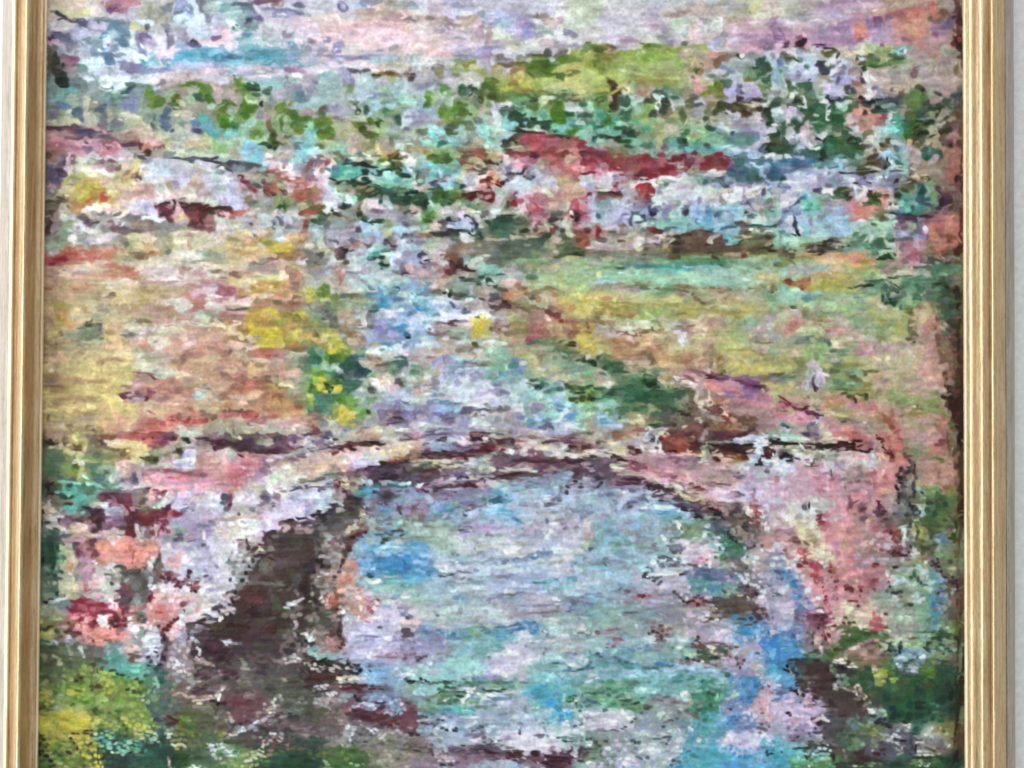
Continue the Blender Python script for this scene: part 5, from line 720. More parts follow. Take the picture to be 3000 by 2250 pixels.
445143,977 313486,553 321483,534 316441 462426 467626,edd 331436,488 355503 381540,010 357579,021 376633 378527 379526,134 376531,b98 379406 419858,675 259759,685 279744,885 281754 350598 376849,b85 
292593 396809,774 311584,dda 345584,897 365612,cb9 337819 378663 392793 420866,b89 371699,524 379744,db8 257852,a84 277779,964 279781 387701 446718,c86 277788,887 253875,867 256901 449661 450679 
472599 496840 500178,9b9 299889,7a7 295893,797 300886,985 300897,898 255919,698 292788,7a9 292793,686 334807 496909,994 375846,aca 375809,ecb 383705 419125 445703,865 416068,653 398689 437078 
437104,aa7 437058,965 385218,744 402221 498147,822 411182,c76 413172 426830 431143,743 427110,a76 436147,9a9 429183,655 401487 444172 498713,987 447169,967 462143,5aa 499068,6a9 496064,487 492081,fec 
498051,634 428399 487102,b9a 467430 470721 480167,baa 439508 450822 485198,cce 500107,aac 498602 502113,512 496162,723 500170,b88 410241,966 414245,a99 430263,545 436251 454593 463571 479377 
489381,854 396703 419309,fff 428725 428747 429320 450754 453757,795 380319 387584,583 374322,785 390350,abc 398400 498501,656 410392 445504 465426 496363,eec 419371,b9b 457341,766 458400,757 
462355,645 464349,abd 459767 502300,dba 381404 405808 475333,8aa 377544 473357,557 416535 475377,889 385485 410487,aaa 376532,366 380546,69c 408553 501504,99b 421539,9b8 393565,200 430461 436558 
441729,ecc 429472,756 438418 442528 443508 449485,866 448405 490667,a89 441504,bca 442553 445803,211 439563,bcd 416604 449465 485510 494506,aba 444808 454472,a9b 462443,878 460448 465575,657 
463447,877 467438 498702 502721,989 466443,9cc 463557,bbc 468573,99c 481474,9ce 488594 493479,8bd 487496,bbd 488420 488610 488733 493501,98a 499412,868 483439,9ac 486599 493467 495459,8ab 498420,6a8 
391594,bdc 395588,8bc 410596,9a7 411604,bb8 406620,dcc 428627 446850,855 424679,732 436677,533 424656,fed 376677,d98 381700 434839,a65 390707,522 398694,843 410710 448723,da9 411718 424871,b87 
414721,986 418724,521 445726,dff 450749,caa 404800 414787 447629 470726,978 445667 493846,c9a 455687,dab 455697,956 454612,434 465596,413 468622,ebc 465729,ccf 485730,cac 494755,a9a 496744,777 
496708,323 485645,78a 483598,9bd 488618,bce 495607 496620,dbb 382919,c98 391839 454920,a97 390849,a96 401895,b65 405862,944 429879,b66 408917 428870,c88 394783,b77 428844,cab 437855 445822,dec 
441801,dcd 447788,dbc 446846,734 500841,856 502847,ca8 447865,997 429886,796 432897 479911,8a7 442901,786 476903,573 501919;5.6 9.8 0/453 204351,845 190504,ddc 216552,366 182897,dd8 292601,243 
290863,465 301880,200 378925,ddd 428642 441510,876 408687,877 457840,b88 441857 468850,654 437927,765 173131,211 186259,400 185478,ba9 231500,ccb 219557,9bd 169744,bdf 162795,223 219776,311 173934,665 
320098,464 287868,576 284862,896 345795,985 318893,bbb 366788,874 408047,bb7 465078,dda 443374,634 486225,dee 398510,eee 437646,a88 426688,bba 436687,edb 442685,9a8 441690,cce 437744,b87 371921,fef 
454805,eef 459806,fde 468809,d9b 465806,eab 468804,856 476827,b89 480829,222 480893,444 487889,333 486894,111 485878,aba 494880,caa 489870,887 462895,9ca 496902,9cb 499901,997 403927,542 501934;5.6 
9.8 50/121 283873;9.8 5.6 -25/577 65788,88a 65823,653 434066;9.8 5.6 -50/723 187249,112 213457,cfe 212726,fcb 402707;7.4 7.4 0/eed 328664 496045 522799 540809,b9a 421800 463814 515062,99a 216901 
222547 224875 520059 549747 620784,756 246330 512101 512120,654 162860 509087,a67 503167 570856,612 520124,a56 197508 515161,9a9 194376 476886 518181 624922,546 526172,e98 376694 450881 475870 533096 
546140,898 523045 556230 588130 638910,253 546052,8b8 204420 549059 629901,ddc 365381 408320 509894 556113 561070,cba 81801 434381 578077 600130,866 206918 253901 530087 557158,b89 544084 588184,a8a 
546079,534 80842 530076,634 387128 498861 532090 591118,989 428457 563082,b67 470811 577087,caa 450860 491147 496759 567859 571090 584181 586336 625814,dab 580096,dde 170777 213162 447853 454811 
526322 546161 553110 597773 621141 635147,777 431195 447800 480884 497886 523269 549230 563110 583133 622278 696206,aaa 472888 523320 560233 566113 611291,ccc 131831 213475 239328 563898 573111,997 
208868 560116 582883,745 580127 613805,9aa 535437 588135,888 481889 489882 502872 560150 594140,666 503360 556152,755 560155,856 561169,ccd 217620 505528 505538 518559 518568 535161 578764 614152 
621172,ddd 203866 262350 459813 532167 532257 536892 546880 576788 584198 612147,d9a 549175,ebb 480843 488149 550165 553169 564793 605086 620797,ecc 557172 557778,cce 563184,cde 199333 499639 
560192,def 399538 470363 558900 560198 566874,99b 537186 567206 603781,779 553209,522 416689 539871 570186,633 426682 570192 576832,ede 133783 226904 531880 536679 574202,dbb 586193 618165,daa 583186 
618808,dbc 588189 618175,edd 571159,eee 234071 445777 447782 450844 527882 542889 564784 570168 608104 614391,fee 577161,dcc 229649 493049 581158,dcd 577167,cbb 415801 441221 450857 583164,cab 483335 
515281 577171,fde 537690 586168,fdd 196845 588174,734 594067,c67 595093,a45 165579 567796 594099,512 614069,ecd 459803 569790 591108,712 598120,fff 191708 331666 603104,676 614138,798 620141 
665820,eab 475813 620168,fcd 615172,b9b 615181,cca 597042,eef 532227,655 238379 529264 618793 622326,211 95840 441175 552315 557306 586309,665 202496 601278,444 611284 611320 622286 706209,222 
620293,554 211472 617306,332 111844 611305 617323,998 166679 186053 209742 499354 523733 585888 600322 605302,887 605309,433 454793 506724 567931 597736 622320 653775,dda 505353 605838,754 150593 
512354,966 432850 470847 516357 576814,999 419788 497265 549325 549330,443 577309 607829,9bc 540344,8bd 503474 527354 560594,9bd 532352,9bb 385193 450470 523366,8ab 503637 529369,adc 509391,544 169891 
488143 496390,49d 553391,8aa 506406 613916,78a 505568,89b 499571,bbc 489759 523542,bab 525548,88a 600393 611775,49c 614515,37b 614522,8bc 611527,789 615531,cdb 532574,aac 7335 515608,9cd 540584,9cb 
536620,a88 438413 472831 501710 561859,677 160836 510695,567 509699,557 515700,356 211584 519707,876 509722 632859,765 444409 510716 519925,ba9 502046 520723 520727,988 501889 518731,766 515736,a9a 
530730,d99 526748,386 532716,cbc 432316 540880 577668,acc 563577,886 416928 643042,563 488906 632059,564 548927 646076,453 650067,333 655097 657778,699 631113,5a9 635118,6aa 649116,8a7 675147 
717862,475 666144,212 633201 643159,abc 621178 651889,796 400579 613922 683152,8a6 686147,464 501907 636808 690158,411 540876 700168,555 274927 706198,565 737201,9a4 654862 663100 667110 675101,8a4 
669120 673114 679121,7a4 654909 672124,9b5 679101,8a5 677090 680096,8b6 686096,9b8 152448 680059,9a7 686057,9a5 402328 734070,877 507874 624284,644 622323,8a9 412763 666824 743565,bac 646716,011 98852 
102254,cbd 67478,341 98470,764 63685 327347,799 59779,345 88832,221 88899,845 161319,488 172327 496078,667 221281 222899,445 225351 485217,984 148413 314292,adf 170430,ec9 173485,611 191481,733 
152571,722 200502,545 210516 375392 486221 501858,543 199498,abd 143782 222461 402557,baa 221519 432415 531873,dcb 213558 600841,533 224544 379927,cdd 219553 468356 557903 587874 587897 651894,bbb 
221550 551772,ddb 222555 227555,c99 226580 452927,532 195867 253449,687 134610,a76 147591 633841,c78 170585,b78 183602,566 180651,812 182630,944 191635,578 216682,334 209671,79a 196594,446 206638,cfe 
213622,bee 209723 501900,010 138805 626933,eff 133806 169865 518882 561865,562 141897,455 146875,cb9 139906 253880 411909,dee 154761 552754,bde 156818,ade 162821,112 159866,cff 159871,49a 203897,476 
208897,c96 198866,331 185819,342 188816 702928,431 191847,c88 199839 561790,996 211858 406328,664 215862 315889,8cb 200785,678 217763,ded 234852,6a8 230868,bce 237764,743 237927 318573,865 243909 
287492,dca 249877 329235 420382 434061 497047,a75 282047 282508,a96 304082,a86 326058,976 344245,776 340300,571 287315 372322 375319,783 287320 288310,dc7 327319,583 350320,795 368319,451 378320,788 
266389,bba 353353 428579,233 274477,b85 286514,ecb 318457 363692 392694 618820,dd9 269585,353 280911 360607,857 371734 488112,987 253903 445889,131 296872,586 293876,ac8 295887,773 303887 528898,ca9 
309781,775 326892 587880,786 363805,975 426099,cc9 442071,572 385579 460074,685 470084 481906,abb 465112 485165 558889,a85 441125,b65 413195 603855,343 485061 621927 627907,eaa 480148 576823 
593812,a89 497121,843 418306,757 432313,768 434310,cc4 380312,ac4 372310,7a7 398305,dc4 408341,a95 411332,523 491225,867 485328 537883,a99 457831 485332 496873,9be 476369,657 475373,88b 481400 
591778,bcd 494374,889 501369,dff 406549 436741,bcb 456470,98a 498417,231 373640,622 438681,ccb 446687 521892,aa9 444692,edb 393685 419803,b75 389699,864 395699 546901,c98 392710 507850,854 415712,a9b 
481734,bbd 476736,dce 478740 678755,668 492614 599778 605776,964 408863,a54 411866,577 415765,878 423793 476883,b77 424819 518862,b99 429853,aa8 445796,d9b 462800,cac 455827,c9a 495849,ea9 481863,b88 
445857,d87 442876 447876,d98 445879,778 498879,aa7 446894 513898,a98 450891 639826,a66 421917 516805,acb 478897,9ba 481901 704861,885 481928,686 485909,656 495785,ffe 513793,a55 537785,977 542770,955 
542788,b45 545784 554796 558799 564799,822 549787,eeb 533805 545812 597828,fec 546808 593826,c89 518811,fcb 536856,b66 527862,844 530876,855 503862 630847,bb7 516901,995 519904,785 530907,884 
536897,663 539900,787 524913,aba 536916 576892 587871,cdc 570886 599889,bdd 555897,bdc 570892,457 578867,8ac 566918,59a 569913,79b 573919 581919,58b 576915 594781,59b 582909 587921,49b 600909,48a 
607913,69a 613910,797 610919 630910 631930,c66 563817 578805 608852,a43 560794,e9a 558803,fbb 570787,e99 591808,38b 572775,59c 576779 626766 666766,bcc 575769,ccf 610754,9ac 622781,39b 628776,412 
605802,fed 611841,eba 600850,b56 605859,5ac 633775,576 633790,965 629853,b98 638844,9b9 632919,aa5 659858,bb5 660861,bb6 665858,573 651868 660910,582 648910,463 665904 666898,322 654805 663781,422 
660808,465 695921,311 705799,ddf 720754,8b9 726841,994 714856,aa6 717853,9a8 720865,7a8 743796;7.4 7.4 -50/676 247164,cde 147781,dcc 326663;7.4 7.4 50/dd9 310622;4.2 13 0/331 513933,664 534934 
552934,864 594933,542 605934,021 742931,eee 523199,ebc 513152,575 573055,8a8 554056,bbc 554225,322 614214,aab 560750,9cb 669154,443 621298;13 4.2 0/352 625832,353 634823 735186,573 623858,8b9 608591 
632886 689454,7a9 615463 632895 676611,544 605724 666320 669793 683178,422 672805 675796 738508,132 705883,5ba 496065 694452,221 496086,623 501155,6a8 520175 615474,dcb 512079,dcc 523090 574346,c86 
554135,e98 554127,232 581059,343 554117,fdd 600192,eee 530671 560659 595203 603367 677486 728531,dde 527471 530528 550520 560555 600209 618363 622067 687491 699588 699597 703591,443 627107,899 525383 
603622 622133 679420,799 537580 625130,cc9 605056,431 612050,774 610053,bb5 618045,cc7 618050,d9b 612062,889 563488 597541 625072,323 496665 625186 673198,ace 493315,777 499562 560238 645269,212 
495651 508286 542255,211 510278 735497,665 571275 594710 669238,555 518452 604265 692220,abc 512440 625221 703477,533 600241 677201,333 493534 495357 699286,666 516315 662234 683284 700218 716289,633 
519354,311 522349 670354 735505,bbb 495548 544320 590401 598418 603412 604460 608430 629548,999 540326 605614,998 573312 601702,adf 535374 655648,345 523371,344 522380,233 519386,8ab 520635 523388 
569466 583548 595568 600631 605631 621617 622614,9bd 539423 542377 697471 700486 706440 706486 723435,78a 495376 543515 632639,49c 546383,58b 552354 608514 618432,8ac 505449 542360 556359 571608 
611418,6ad 557366,5ac 563369 566388,49b 560388 561427,8bc 570354 629494 638600 639591 641611 675651 680369,efe 569366,9cc 509673 520690 573366 577369 636608 663603 669648 670656 694480 696522,8cc 
576388 638452 659654,bcd 580374 608716 611554 624577 626525,dce 608360 618380 635386 636377 707586,99b 518463 535637 569699 621347 626350 629528,eef 618343 704598 707577 723517,dee 495651 560652 
583396 622377 673459,88b 584386,77a 503443,656 493460 672209,768 495469,9ad 510457 720449,556 516457 547651,99a 522446 527634 591429 601539 621597 680398,bba 522427 595679,aac 519469 577631 591634 
597512 622352 629565,444 492539 652278 663284 703286 727301,888 508545 620603,778 512548,eff 539542 556662 723534,9bb 540435 591622 607622 653591 656580 670583,8bd 540396 573580 655363 663369,48b 
557420,9bc 546426 577566 580537 591603 621412 632449 660449,79a 546480 547474 583568 587552 600639 633634 635486,89a 546488 591420 628639,67a 544508 624447,79b 542527 583446 617409 620426 622432,9cd 
553524 591594 652474 655620,abb 550528 587440 605642,bbc 557522 618568 646699,48a 566545 650649,8cd 502666 573534 625594 660440,8bb 550620 574545 639631 652600 663594 666702 670699 679656,7ab 578551 
624497 641645,9ac 499611 591551,789 600565,8aa 600548 690477,89b 573440,bce 571514,ddd 578498 614568 621551 626554 676494 716648,cde 577517 659457,9aa 590437 625562,9ba 577713 597597 605440 614614 
672477 675682 682449,aab 594539 716605,acb 605537 659505,dbb 612399,68a 612412 618420 697491,69b 617416,69a 581706 624440,6a9 622456,579 618477,cdd 608539 624654 632556 650562 726491,dec 605544,bdd 
618541 621676 622662 660620,ccd 587645 618713 625554 643566 645554,88a 499628 559705 625603 632409 680412,698 532605 670673,8a9 535628 696500,9ab 523625 611628 617628 628503 629637,def 496656 556668 
622637 723542,ade 498662 662432 697463,dff 499671 557656,cef 503675,577 506662 680651,687 526662 690469,c99 492693,b99 492703,bcc 513690 610710 618577 622671 624545,545 535731 666209,acc 526685,bdf 
525699 655656,375 539717,576 542719,fef 529665 723463,445 552654 553649,fff 560645 658396 679477,557 557690,668 567707,697 573713 666488 686463,cbd 570642 617676 622699,bbd 586637 649690,b9b 
586628,898 593659,59a 591577 692460,5aa 601574 690446,8a8 605600,aaa 611608 618620,a78 617588,978 615597,9a9 612594,755 617639,a99 603671,dcd 601676 624702,cbc 622690 636369,554 583710 723233 
731295,655 601710,ddc 552710,8ce 610730,9be 625716,553 649045 726241,e99 622077,d88 629099,ea9 628104,112 641133 649155,433 653202 669203 709230 709369,534 658198 699244,322 662201 670346,434 
676206,783 713181,354 748130,465 672443 737138,9a6 694076,dc4 707080 711073,776 662241 696217,877 679244,766 628692 682247 720303 726412,a87 632323,512 673349,7ac 655369 663376,a9b 641380,363 724227 
737269,464 728235 748217,475 667456 737349,653 731286,412 699349 738500,522 703366,868 639403,a9a 645401,acd 628460 643539,699 638471 650586 696418,ccc 619559 624690,ccb 635551,aad 659477 701446,a9c 
662480,6bc 660528,7bc 658565,9dd 659522,364 667432,254 666437,253 670435,476 666463 675600 676584,676 676435 676443 734580,786 679426,675 683432,586 680440,896 686420,897 689415,685 692423 692617,787 
693412,49a 692437,6ac 696443,adc 680471 727554,cee 700454,8ad 706449,667 717466,543 728403,654 730412 731396,878 624603,bab 621688,688 645586 666622,488 652614 666662,477 652639,37b 648642,9ce 656679 
658671,8ba 669574 675673,798 672588 673578,486 673608,598 672614,7aa 663651 666628,467 686580,7bb 662668,ded 716631,aba 716639,bdc 714656;13 4.2 25/ddd 584062,dee 587055,ecd 601186;13 4.2 -25/998 
643056;13 3.2 0/132 215371 675477,812 169578,455 226455 719841,231 211500 249871 252862 384563 739906,411 175629 440710,889 184646 462469,ade 163742 477524 500661 649665,dcc 138747 139748 237585 
434293 440733 456575 458514 467640,511 224642,332 229669 250866 402663 415638,210 240797 245754 449607,122 169824,334 169830 728474,223 180844 213443 225441 254418 696286,331 169844 432053,dee 169876 
497312 680483,ddc 186588 213852 303775 427620 451435,211 235808 437793 437821 737525,8a9 239827,344 217721 242819,9a8 246774,975 273134 326108,887 265209 412839 423390,877 266218 411832 418357 440767 
460535 491703 666241 709284,977 272218,986 291107,665 281839 321080 423571,776 325436 380204 605713 735412 748418,ca9 375286 467306,aaa 327353 442818 445477 460474 462316 718396,300 264461 369695 
432368 437832 441845 452558,a88 266451 455558 460145 475695 608688,576 273467,554 291447,fff 178772 309459 374672 420389 489713 591209 677470 700463,bba 296522 432808 437755 438775 454604 456436 
594685,885 283531 344740,867 316426 426557 428544 642383 728460,a77 349420,eed 334477 447547,666 355463 405655 424487 467314 470309 476319 479110 502684,698 375532 666480,764 285672 363853 379276,886 
261879 282734 364775,aa9 283748 314671 318663 635829 748398,865 318675 472695,dba 353677 460614,cc8 363756,553 366756 623891,845 366703 441338,613 370703,c9b 373712,a8a 379726 470426 472420,747 379730 
380736,cda 270862,353 251862,ada 247866 669483,baa 239811 259899 390135 439320 457504 467457 471441 476624 484677 677175,444 280842 727396,453 280834 379663,575 257919 439055 687617,898 335789 358462 
441773,ddb 333822,774 362850 447914,a85 401092,b66 420139,c76 406172,c87 408190,c86 406198,999 437190 467324 720403,312 188599 404669 424725 428200 432536 434795 441457 443451 455369 456363 472620 
476648 477642 502095 733477 740551,8db 472076,878 432720 455406 480123 728488 733486 750554,423 415377 426307 426720 428707 432490 437231 437785 450504 450536 467498 467610 472451 473444 473612 476433 
478651 745545,212 434720 437292 451563 459353 473634 488667 735517,433 427270 428697 437695 466620 669337 673371 733406,545 411379 419730 421426 433707 437452 440311 467477 494671 737488,dde 446271 
487534 710577,655 433699 446294 588690 610730 632679 667326,dc4 383314,dd8 382320,413 414382,99b 416385 465544 480566 499553 502557 645383 667377 701574,ccc 418385 437625 442482 448447,200 135551 
433369 434712 439834 441842 446602 463501,ebb 443349 463635 465638,a67 446249,997 407816 468296,566 463324 464319 476289 559452,787 290838 465328,cdd 225736 472320 496319,59a 482357 502441,8bc 471385 
566522,88a 394447 419441 465536 478620 480504 498561 549608 580505 583486 635642,557 406433 424425,556 422420 438316 452451 713600,a99 415842 429528 605679,311 422729 428716 433355 439463 439826 
441477 446420 462506 475637 475642 735480 740542 743539,412 431534 437827 442461 468616 472455 489685 743548,512 424720 441472 445459,645 431547 435462 670369 676340,633 434479 747548,eee 368661 
444542 457186,fee 433327 444563,eec 443570 457606,534 430553 431539 457531 460573 472638 497684 676352,634 428558 432555 454547 471606 490679,756 425561 428550 438448 454565 738477,111 435697 446575 
450573 646312 733469,988 459542 492710 611699 612690,99a 460548 472447 478422 595625 616588,ccb 228659 431785 439487 450414 454449 457496 460492 463300,cbc 456455 469439,98a 473426,dce 467444 
710588,ebc 473472,dbc 445655 476477,78a 472524,8ab 465548 718454,bcd 433431 484548 485573 494550 496528 496544 499524 499534 627668 680491 710443 728432,bce 489500 494558 496536 503618 625363 
649676,9bd 415589 494566 499573 663361 716446,9ac 469518 476522 494575 501565 549505 645373 683474 710420,cb7 376645,565 403651,ba9 419591 454409 463611,965 427667,522 426712,bbb 431712 431724 455461 
689663 703416 734514,ddf 429736,100 433772 433788 434691 436720,dab 443638 455646,daa 443643 445616 450634 457655 460624 467645,c99 450629 452653 460661 461630 476672 484687,ecb 460609,523 431482 
471614 743556,446 181425 493677,98b 475610 476604 648377,a9c 476618,8bd 498655 499642,59b 500650,ba8 421844,c88 398769 459637,ded 424767 427783,cee 427765,000 432765 433780,dbb 444826 448614 453712 
459183,caa 443832 459664 462669,8bb 635892,232 274456 623913,322 439814 699823 733503,712 170571,766 232410 423469 430392 463488 724403,ffd 232646,def 177853 496629,112 179838 499311 502308 563432 
713442,9cb 169881 682605,aca 242777,543 248921 638128,864 336051,cba 305239 429512 433333 451718 452609 459602 462622 463616 464620 472642 485683,356 304366 653568 724556,bcb 277480 419638 419645,a98 
303496 414827 737403,442 310469,354 262606 669463 677577,843 327622,998 315667 321660 413852 418840 418849 459327 653244 735396,edb 327684 404814,143 380584,966 370669 590685,121 279846,342 300772 
457412,796 347824,9b9 365836,ac9 374830,542 439076,a96 449113 451716,a54 408175,b87 423118,888 437183 717298 723396 740418,a56 465198,434 423474 432477 437323 437457 445492 467483 468470 470409 475438 
489672 496677,cdc 439305 718637,bcc 439301,bb7 375276,aa7 372271,9a7 380286,323 408389,656 411385 425418 441415 462528 468389 469464 675360 733494,efe 419395,b99 441314 476702,cce 454363,a78 460341 
465650 641371,477 475368 484351,368 473371 475392,599 472390,adc 472395,467 474385 488487 491483 652577 655559 721642,855 429405 628699,cbb 429412 432470 465479 467463,edd 432451,868 444516,ddd 444536 
472646 588099,422 434472 459420 672363,bab 468451 472477 610682,cab 476471,abc 467522 502512,aac 431718 462553 580528 646383,ace 467553 483532 498465 666360,bbd 480558,79b 478487 578600 683491,69b 
481482 502655 544529,79c 481536 485490,bdf 480528 494485,9ce 496474,8be 477536,9be 480540,bbc 432728 485539 710600,465 379588,021 376638,254 390585,443 147496 403659 417642 448539,876 406694 407659 
432588 441567,48a 413594,744 421718,9ab 432736 645346,622 442713,532 443720,a76 445712,a84 450720,dff 449736,cff 451733,c9a 449620 468755 473669,fcb 444675 445663,b77 457616,d99 465663,eab 403783 
467668,ede 484708 489729,fde 488703,bde 496642 694457,7ac 502490 502638,ca7 385765,eeb 376281 402812,dc8 405819,dda 226418 428805,b76 426836,fbb 444839,b98 450906,445 601201 707419,77a 520456 
649367,345 561423,233 561439,799 549591 560435,79a 560427 632620 696511,488 569525,5aa 569531,4a8 566552,49a 564558,779 584480,677 454430 581500,89a 590541,577 618568 648542 663454,333 588696 
696278,956 590673,789 549578,667 463475 598614 713588,778 492542 595634 628405 672380 718415,777 608719 669247 684662 693289 694276 713301 730497 744405,9aa 665192 718562,431 716083,9ca 734116,8b9 
734124,9bc 643326,67a 648361,457 650360,68a 635617 650369 662466 666580,adf 497648 502479 655639 666369,788 694284,142 750269,352 733346,8ba 650534 667605 679600,7aa 652539 679625,699 655537,578 
655554,475 667426,476 663460,243 240826 676449,9ba 234493 669474 670603,bdd 672486,253 675486,487 666471 666497 721559,588 666511,9bb 470379 676635 692583 726452,eef 427752 696576 696584 731511 
733531,cbd 735534,587 720551,987 449910 486679 744396,866 473710 743466,767 741474,301 440837 738534,745 436467 453526 740522,989 618597,464 643690 684608,8ac 643637,598 667597,7a9 667614,9b8 
680586,454 683614,555 686659,456 720651,797 737577,899 232822,768 314452 478614,466 336520,775 283661,653 325630,010 253862,674 281830,874 379280,964 447389,dcb 445611 464626 474306,241 377578,88b 
438443,533 429496,945 448449,668 493536,a87 427675,943 441667,521 432679,754 473703,6ac 500656,69a 502646,944 401765,7bb 751682,335 179849,432 246793,321 249871 433675,cc9 299529,a86 273775,131 
252868,aab 441299,366 475398,644 422463,857 455493,579 485485,fec 372669,edc 443669,dcd 488720,cde 503610,976 413845,cfe 429765,fcd 454782,7bc 502663;13 3.2 50/223 167511,bbb 234695,eee 421629,ccd 
423632;13 3.2 -25/cdf 162738,864 295685,dba 336622,221 159480,875 293682,622 389765,712 392769,834 394767,956 368672;13 3.2 25/99b 227705,343 279838,546 478288;3.2 13 0/335 214776,435 371794,b99 
483826,532 588934,878 365795,99a 375792 379792,b86 385695,656 373794,cbc 372804,ccc 455826,caa 475827,eef 603350;3.2 13 50/aba 277867,bb9 279872,ccb 277875;13 3.2 -50/eee 420636,ddd 424640,fcb 
466672;7.4 5.6 0/cba 234477 246544 503045,dde 428630 432433 444780 481728 491610 509053 539671 584350 612343 615134 618340 618349 625651 636352 646511 718733 726614 731611,511 440868 522130 703172,834 
518164,9aa 510171 680335,8bb 513176,777 436315 520335 527178 549318 570231 692198 711315,88a 467579 472579 494382 496612 535201 624429,dcd 426456 529110 580315,cbb 437512 525133 612671 624167,ddd 
428306 434628 449792 495528 527138 547234 628055,e99 542151 604147 617083,b99 535147,898 410494 445816 554046,454 230464 556635 560048 617144,131 580056,b9b 472731 547087,ba9 581087,dcc 230642 552716 
583104,533 499693 570118,413 586125,634 420312 476330 501688 588121 701401,444 502453 526315 601138 660261 692210,343 605141,565 605135 686155 704203 714206,623 191575 594124,eff 448759 519531 526648 
549147 557648 583744 601178,522 563158,412 564164 569179,523 566169,dee 139873 384194 523535 543189 612131 621639 701503 716426,aac 450769 454175 537181 577654 618388 628435 628730 638409,744 
574189,ede 532676 570164 574181,fff 238074 441498 450779 526230 578199 605176 615130 658494,d9a 595192,fde 501745 608172,caa 321493 431296 557339 588161 598332,622 234565 402702 588145,d88 591152,c66 
593158,c77 597150 598161 622087,d87 603161,ecb 459335 607152,500 614161,512 605116 605171 618077,944 428143 590096,812 160709 590101,b67 601069,d99 376139 603076 604090 608082,c89 600082,b56 328518 
600087,611 603113 611073,c78 615074,ea9 612084,ebb 595111,723 610118,eee 333664 601099 724736,ded 608099,ccd 411796 427301 618147 622733 624727 643138,312 621161,778 420338 488542 494182 498247 515551 
624165 662175,dbb 624169,ecd 434634 488740 611176 615403,99b 208780 477400 487622 491361 597396 600342 620184 624181 635343,cc7 607040 713131,9a4 622042 726062,aa5 624048 709110 714057 718050,553 
624056,443 195829 291520 617057 646053 652101,977 429505 610059,866 471832 607063,ddb 311684 333319 349573 444143 536252,bbb 436307 539240,aab 454752 554237 638169 639340,433 152855 415659 443178 
574306 598744,dff 622303,666 444763 512380 624315 717318,877 146651 502409 532639 573322 600306 687330,988 577319 604326 618309,332 554320 595309,aaa 498329 512544 641181,a99 191833 435416 519739 
525330 560326 595690,cca 520340,210 525344,867 461350 463588 502866 529326,966 327516 533325,998 208534 515720 526727 536330 554326 649240,aa9 468887 567309 571318,555 567315,987 209513 473691 
566319,ca9 441863 454903 552340,c87 553346 560340,d98 431836 532746 577332 580323,c76 434866 437837 583326,b77 310540 591322,566 476547 526378,9be 445734 537391 653354,9bb 515383 543733 546737 628668 
629654 635312 642332 680340,67a 50880 180749 546354 608747,8ac 161748 499469 560352,bcc 573340 605344 624671 642423,bba 410682 494092 577337,a67 588364,a56 593360,c9a 497130 603357,77a 175842 
595390,cce 186770 624340 632366 711514,656 473345 495404 496463,8aa 516410,79a 510416 670415,99c 506467,58b 505503 617743,99a 139773 502117 519545,899 207872 499728 540442,bcd 510642 544420 557517 
619539 659420,79b 540537,bdf 480522 574558,78a 496579 595449,645 437267 578736 616651 620396,7a9 617470,796 621467 686073,9cc 614538 619520 638306 639574,ade 537617 643418 649467,8a8 522682,545 416651 
502682,c99 257880 454796 496705 526744,678 428637 516695,667 181809 429314 433744 434444 492389 513705 536666 537656,487 525710 571688 574682 684682 686688 687600,878 473565 480879 526736 633401,abc 
523696 635517,8ba 527693 577680,698 527705,486 530710,364 535719,585 543705,9ab 544729 626675,dce 546726 650486 723603 727605,add 498897 535648,556 480397 537662 700151,fef 535673,eef 458730 535685 
734642,d9b 549679,5aa 570679,5a9 567685 569690,49a 573699,9cd 571591,a88 415790 457836 617648,cdd 230457 622631 625656 632542 642522 650412 655406,abb 617662,423 497089 601739 642212,766 552724,def 
156738 400552 434738 472651 487635 578747 723722,534 248333 581734 692402,38b 614727 669726 693545,79c 617736 672731,686 628042,967 485156 621062,9a9 257915 382198 439554 629067,453 632074,655 250433 
641186 646104 686186,564 200857 649084,787 423643 621134 669172,8cc 655140 675511,7bb 660138 670556 728685,dba 455858 633125 633135,edd 434638 616169,889 626175,bbc 431319 472376 643168 733206,677 
659168,576 292865 295866 670158,665 450795 676161 686171 692175,675 679155 692152,654 283490 288522 682161,464 696155 700195,411 175478 188604 429467 700164,776 234655 326099 492899 692203,463 
709189,573 441060 713192 717184,783 718189,664 724186 726192,ab5 655099 704099 723066,ac4 656104,bb6 656110 706096,bb4 413338 660107 665106 669104 675108 682042 711040 728049,683 372332 665116 683127 
696124,572 663121 680073 686084 737312,8a4 667133 677082 687133 700101,462 666079 673142,8b6 679135,7a4 677130 682116 686090 694134 745070,795 690087 692113,8a5 209426 690070 690100 699130 734065 
738073,571 306889 683079,784 672087,cc4 382331 677040,cb6 676049,8a6 383871 690062,9a7 692056,dc4 318470 700087 720077 726080 731084 738087,dc7 706089,cb3 711066,994 720062,9a5 728067,353 743042,cb4 
724086 731090,bb5 397335 709134,8cb 726107,222 629286,a98 618320,9dc 641309,bdd 624665 639315 649517 653418,8bd 655380 656359,999 687313 707658,142 744309,774 450920 735318,785 740340,352 170389 
743343 744354,cde 689363 709503,9bd 680374,9ba 616469 629661 690648,bde 478493 648420,abd 649480,48b 666730 677729 697435,bce 155783 456773 686497,adc 501897 677505,9dd 663525,6bc 677517,4ac 683545 
733699,39b 689542,5bd 700539,699 670562,7aa 677563,cef 458764 713477,ccf 710520 745603,baa 619679 635730 639727,bdc 626714,ada 639673,579 645605,488 649608,bac 468728 646710,bbd 465762 493618 628736 
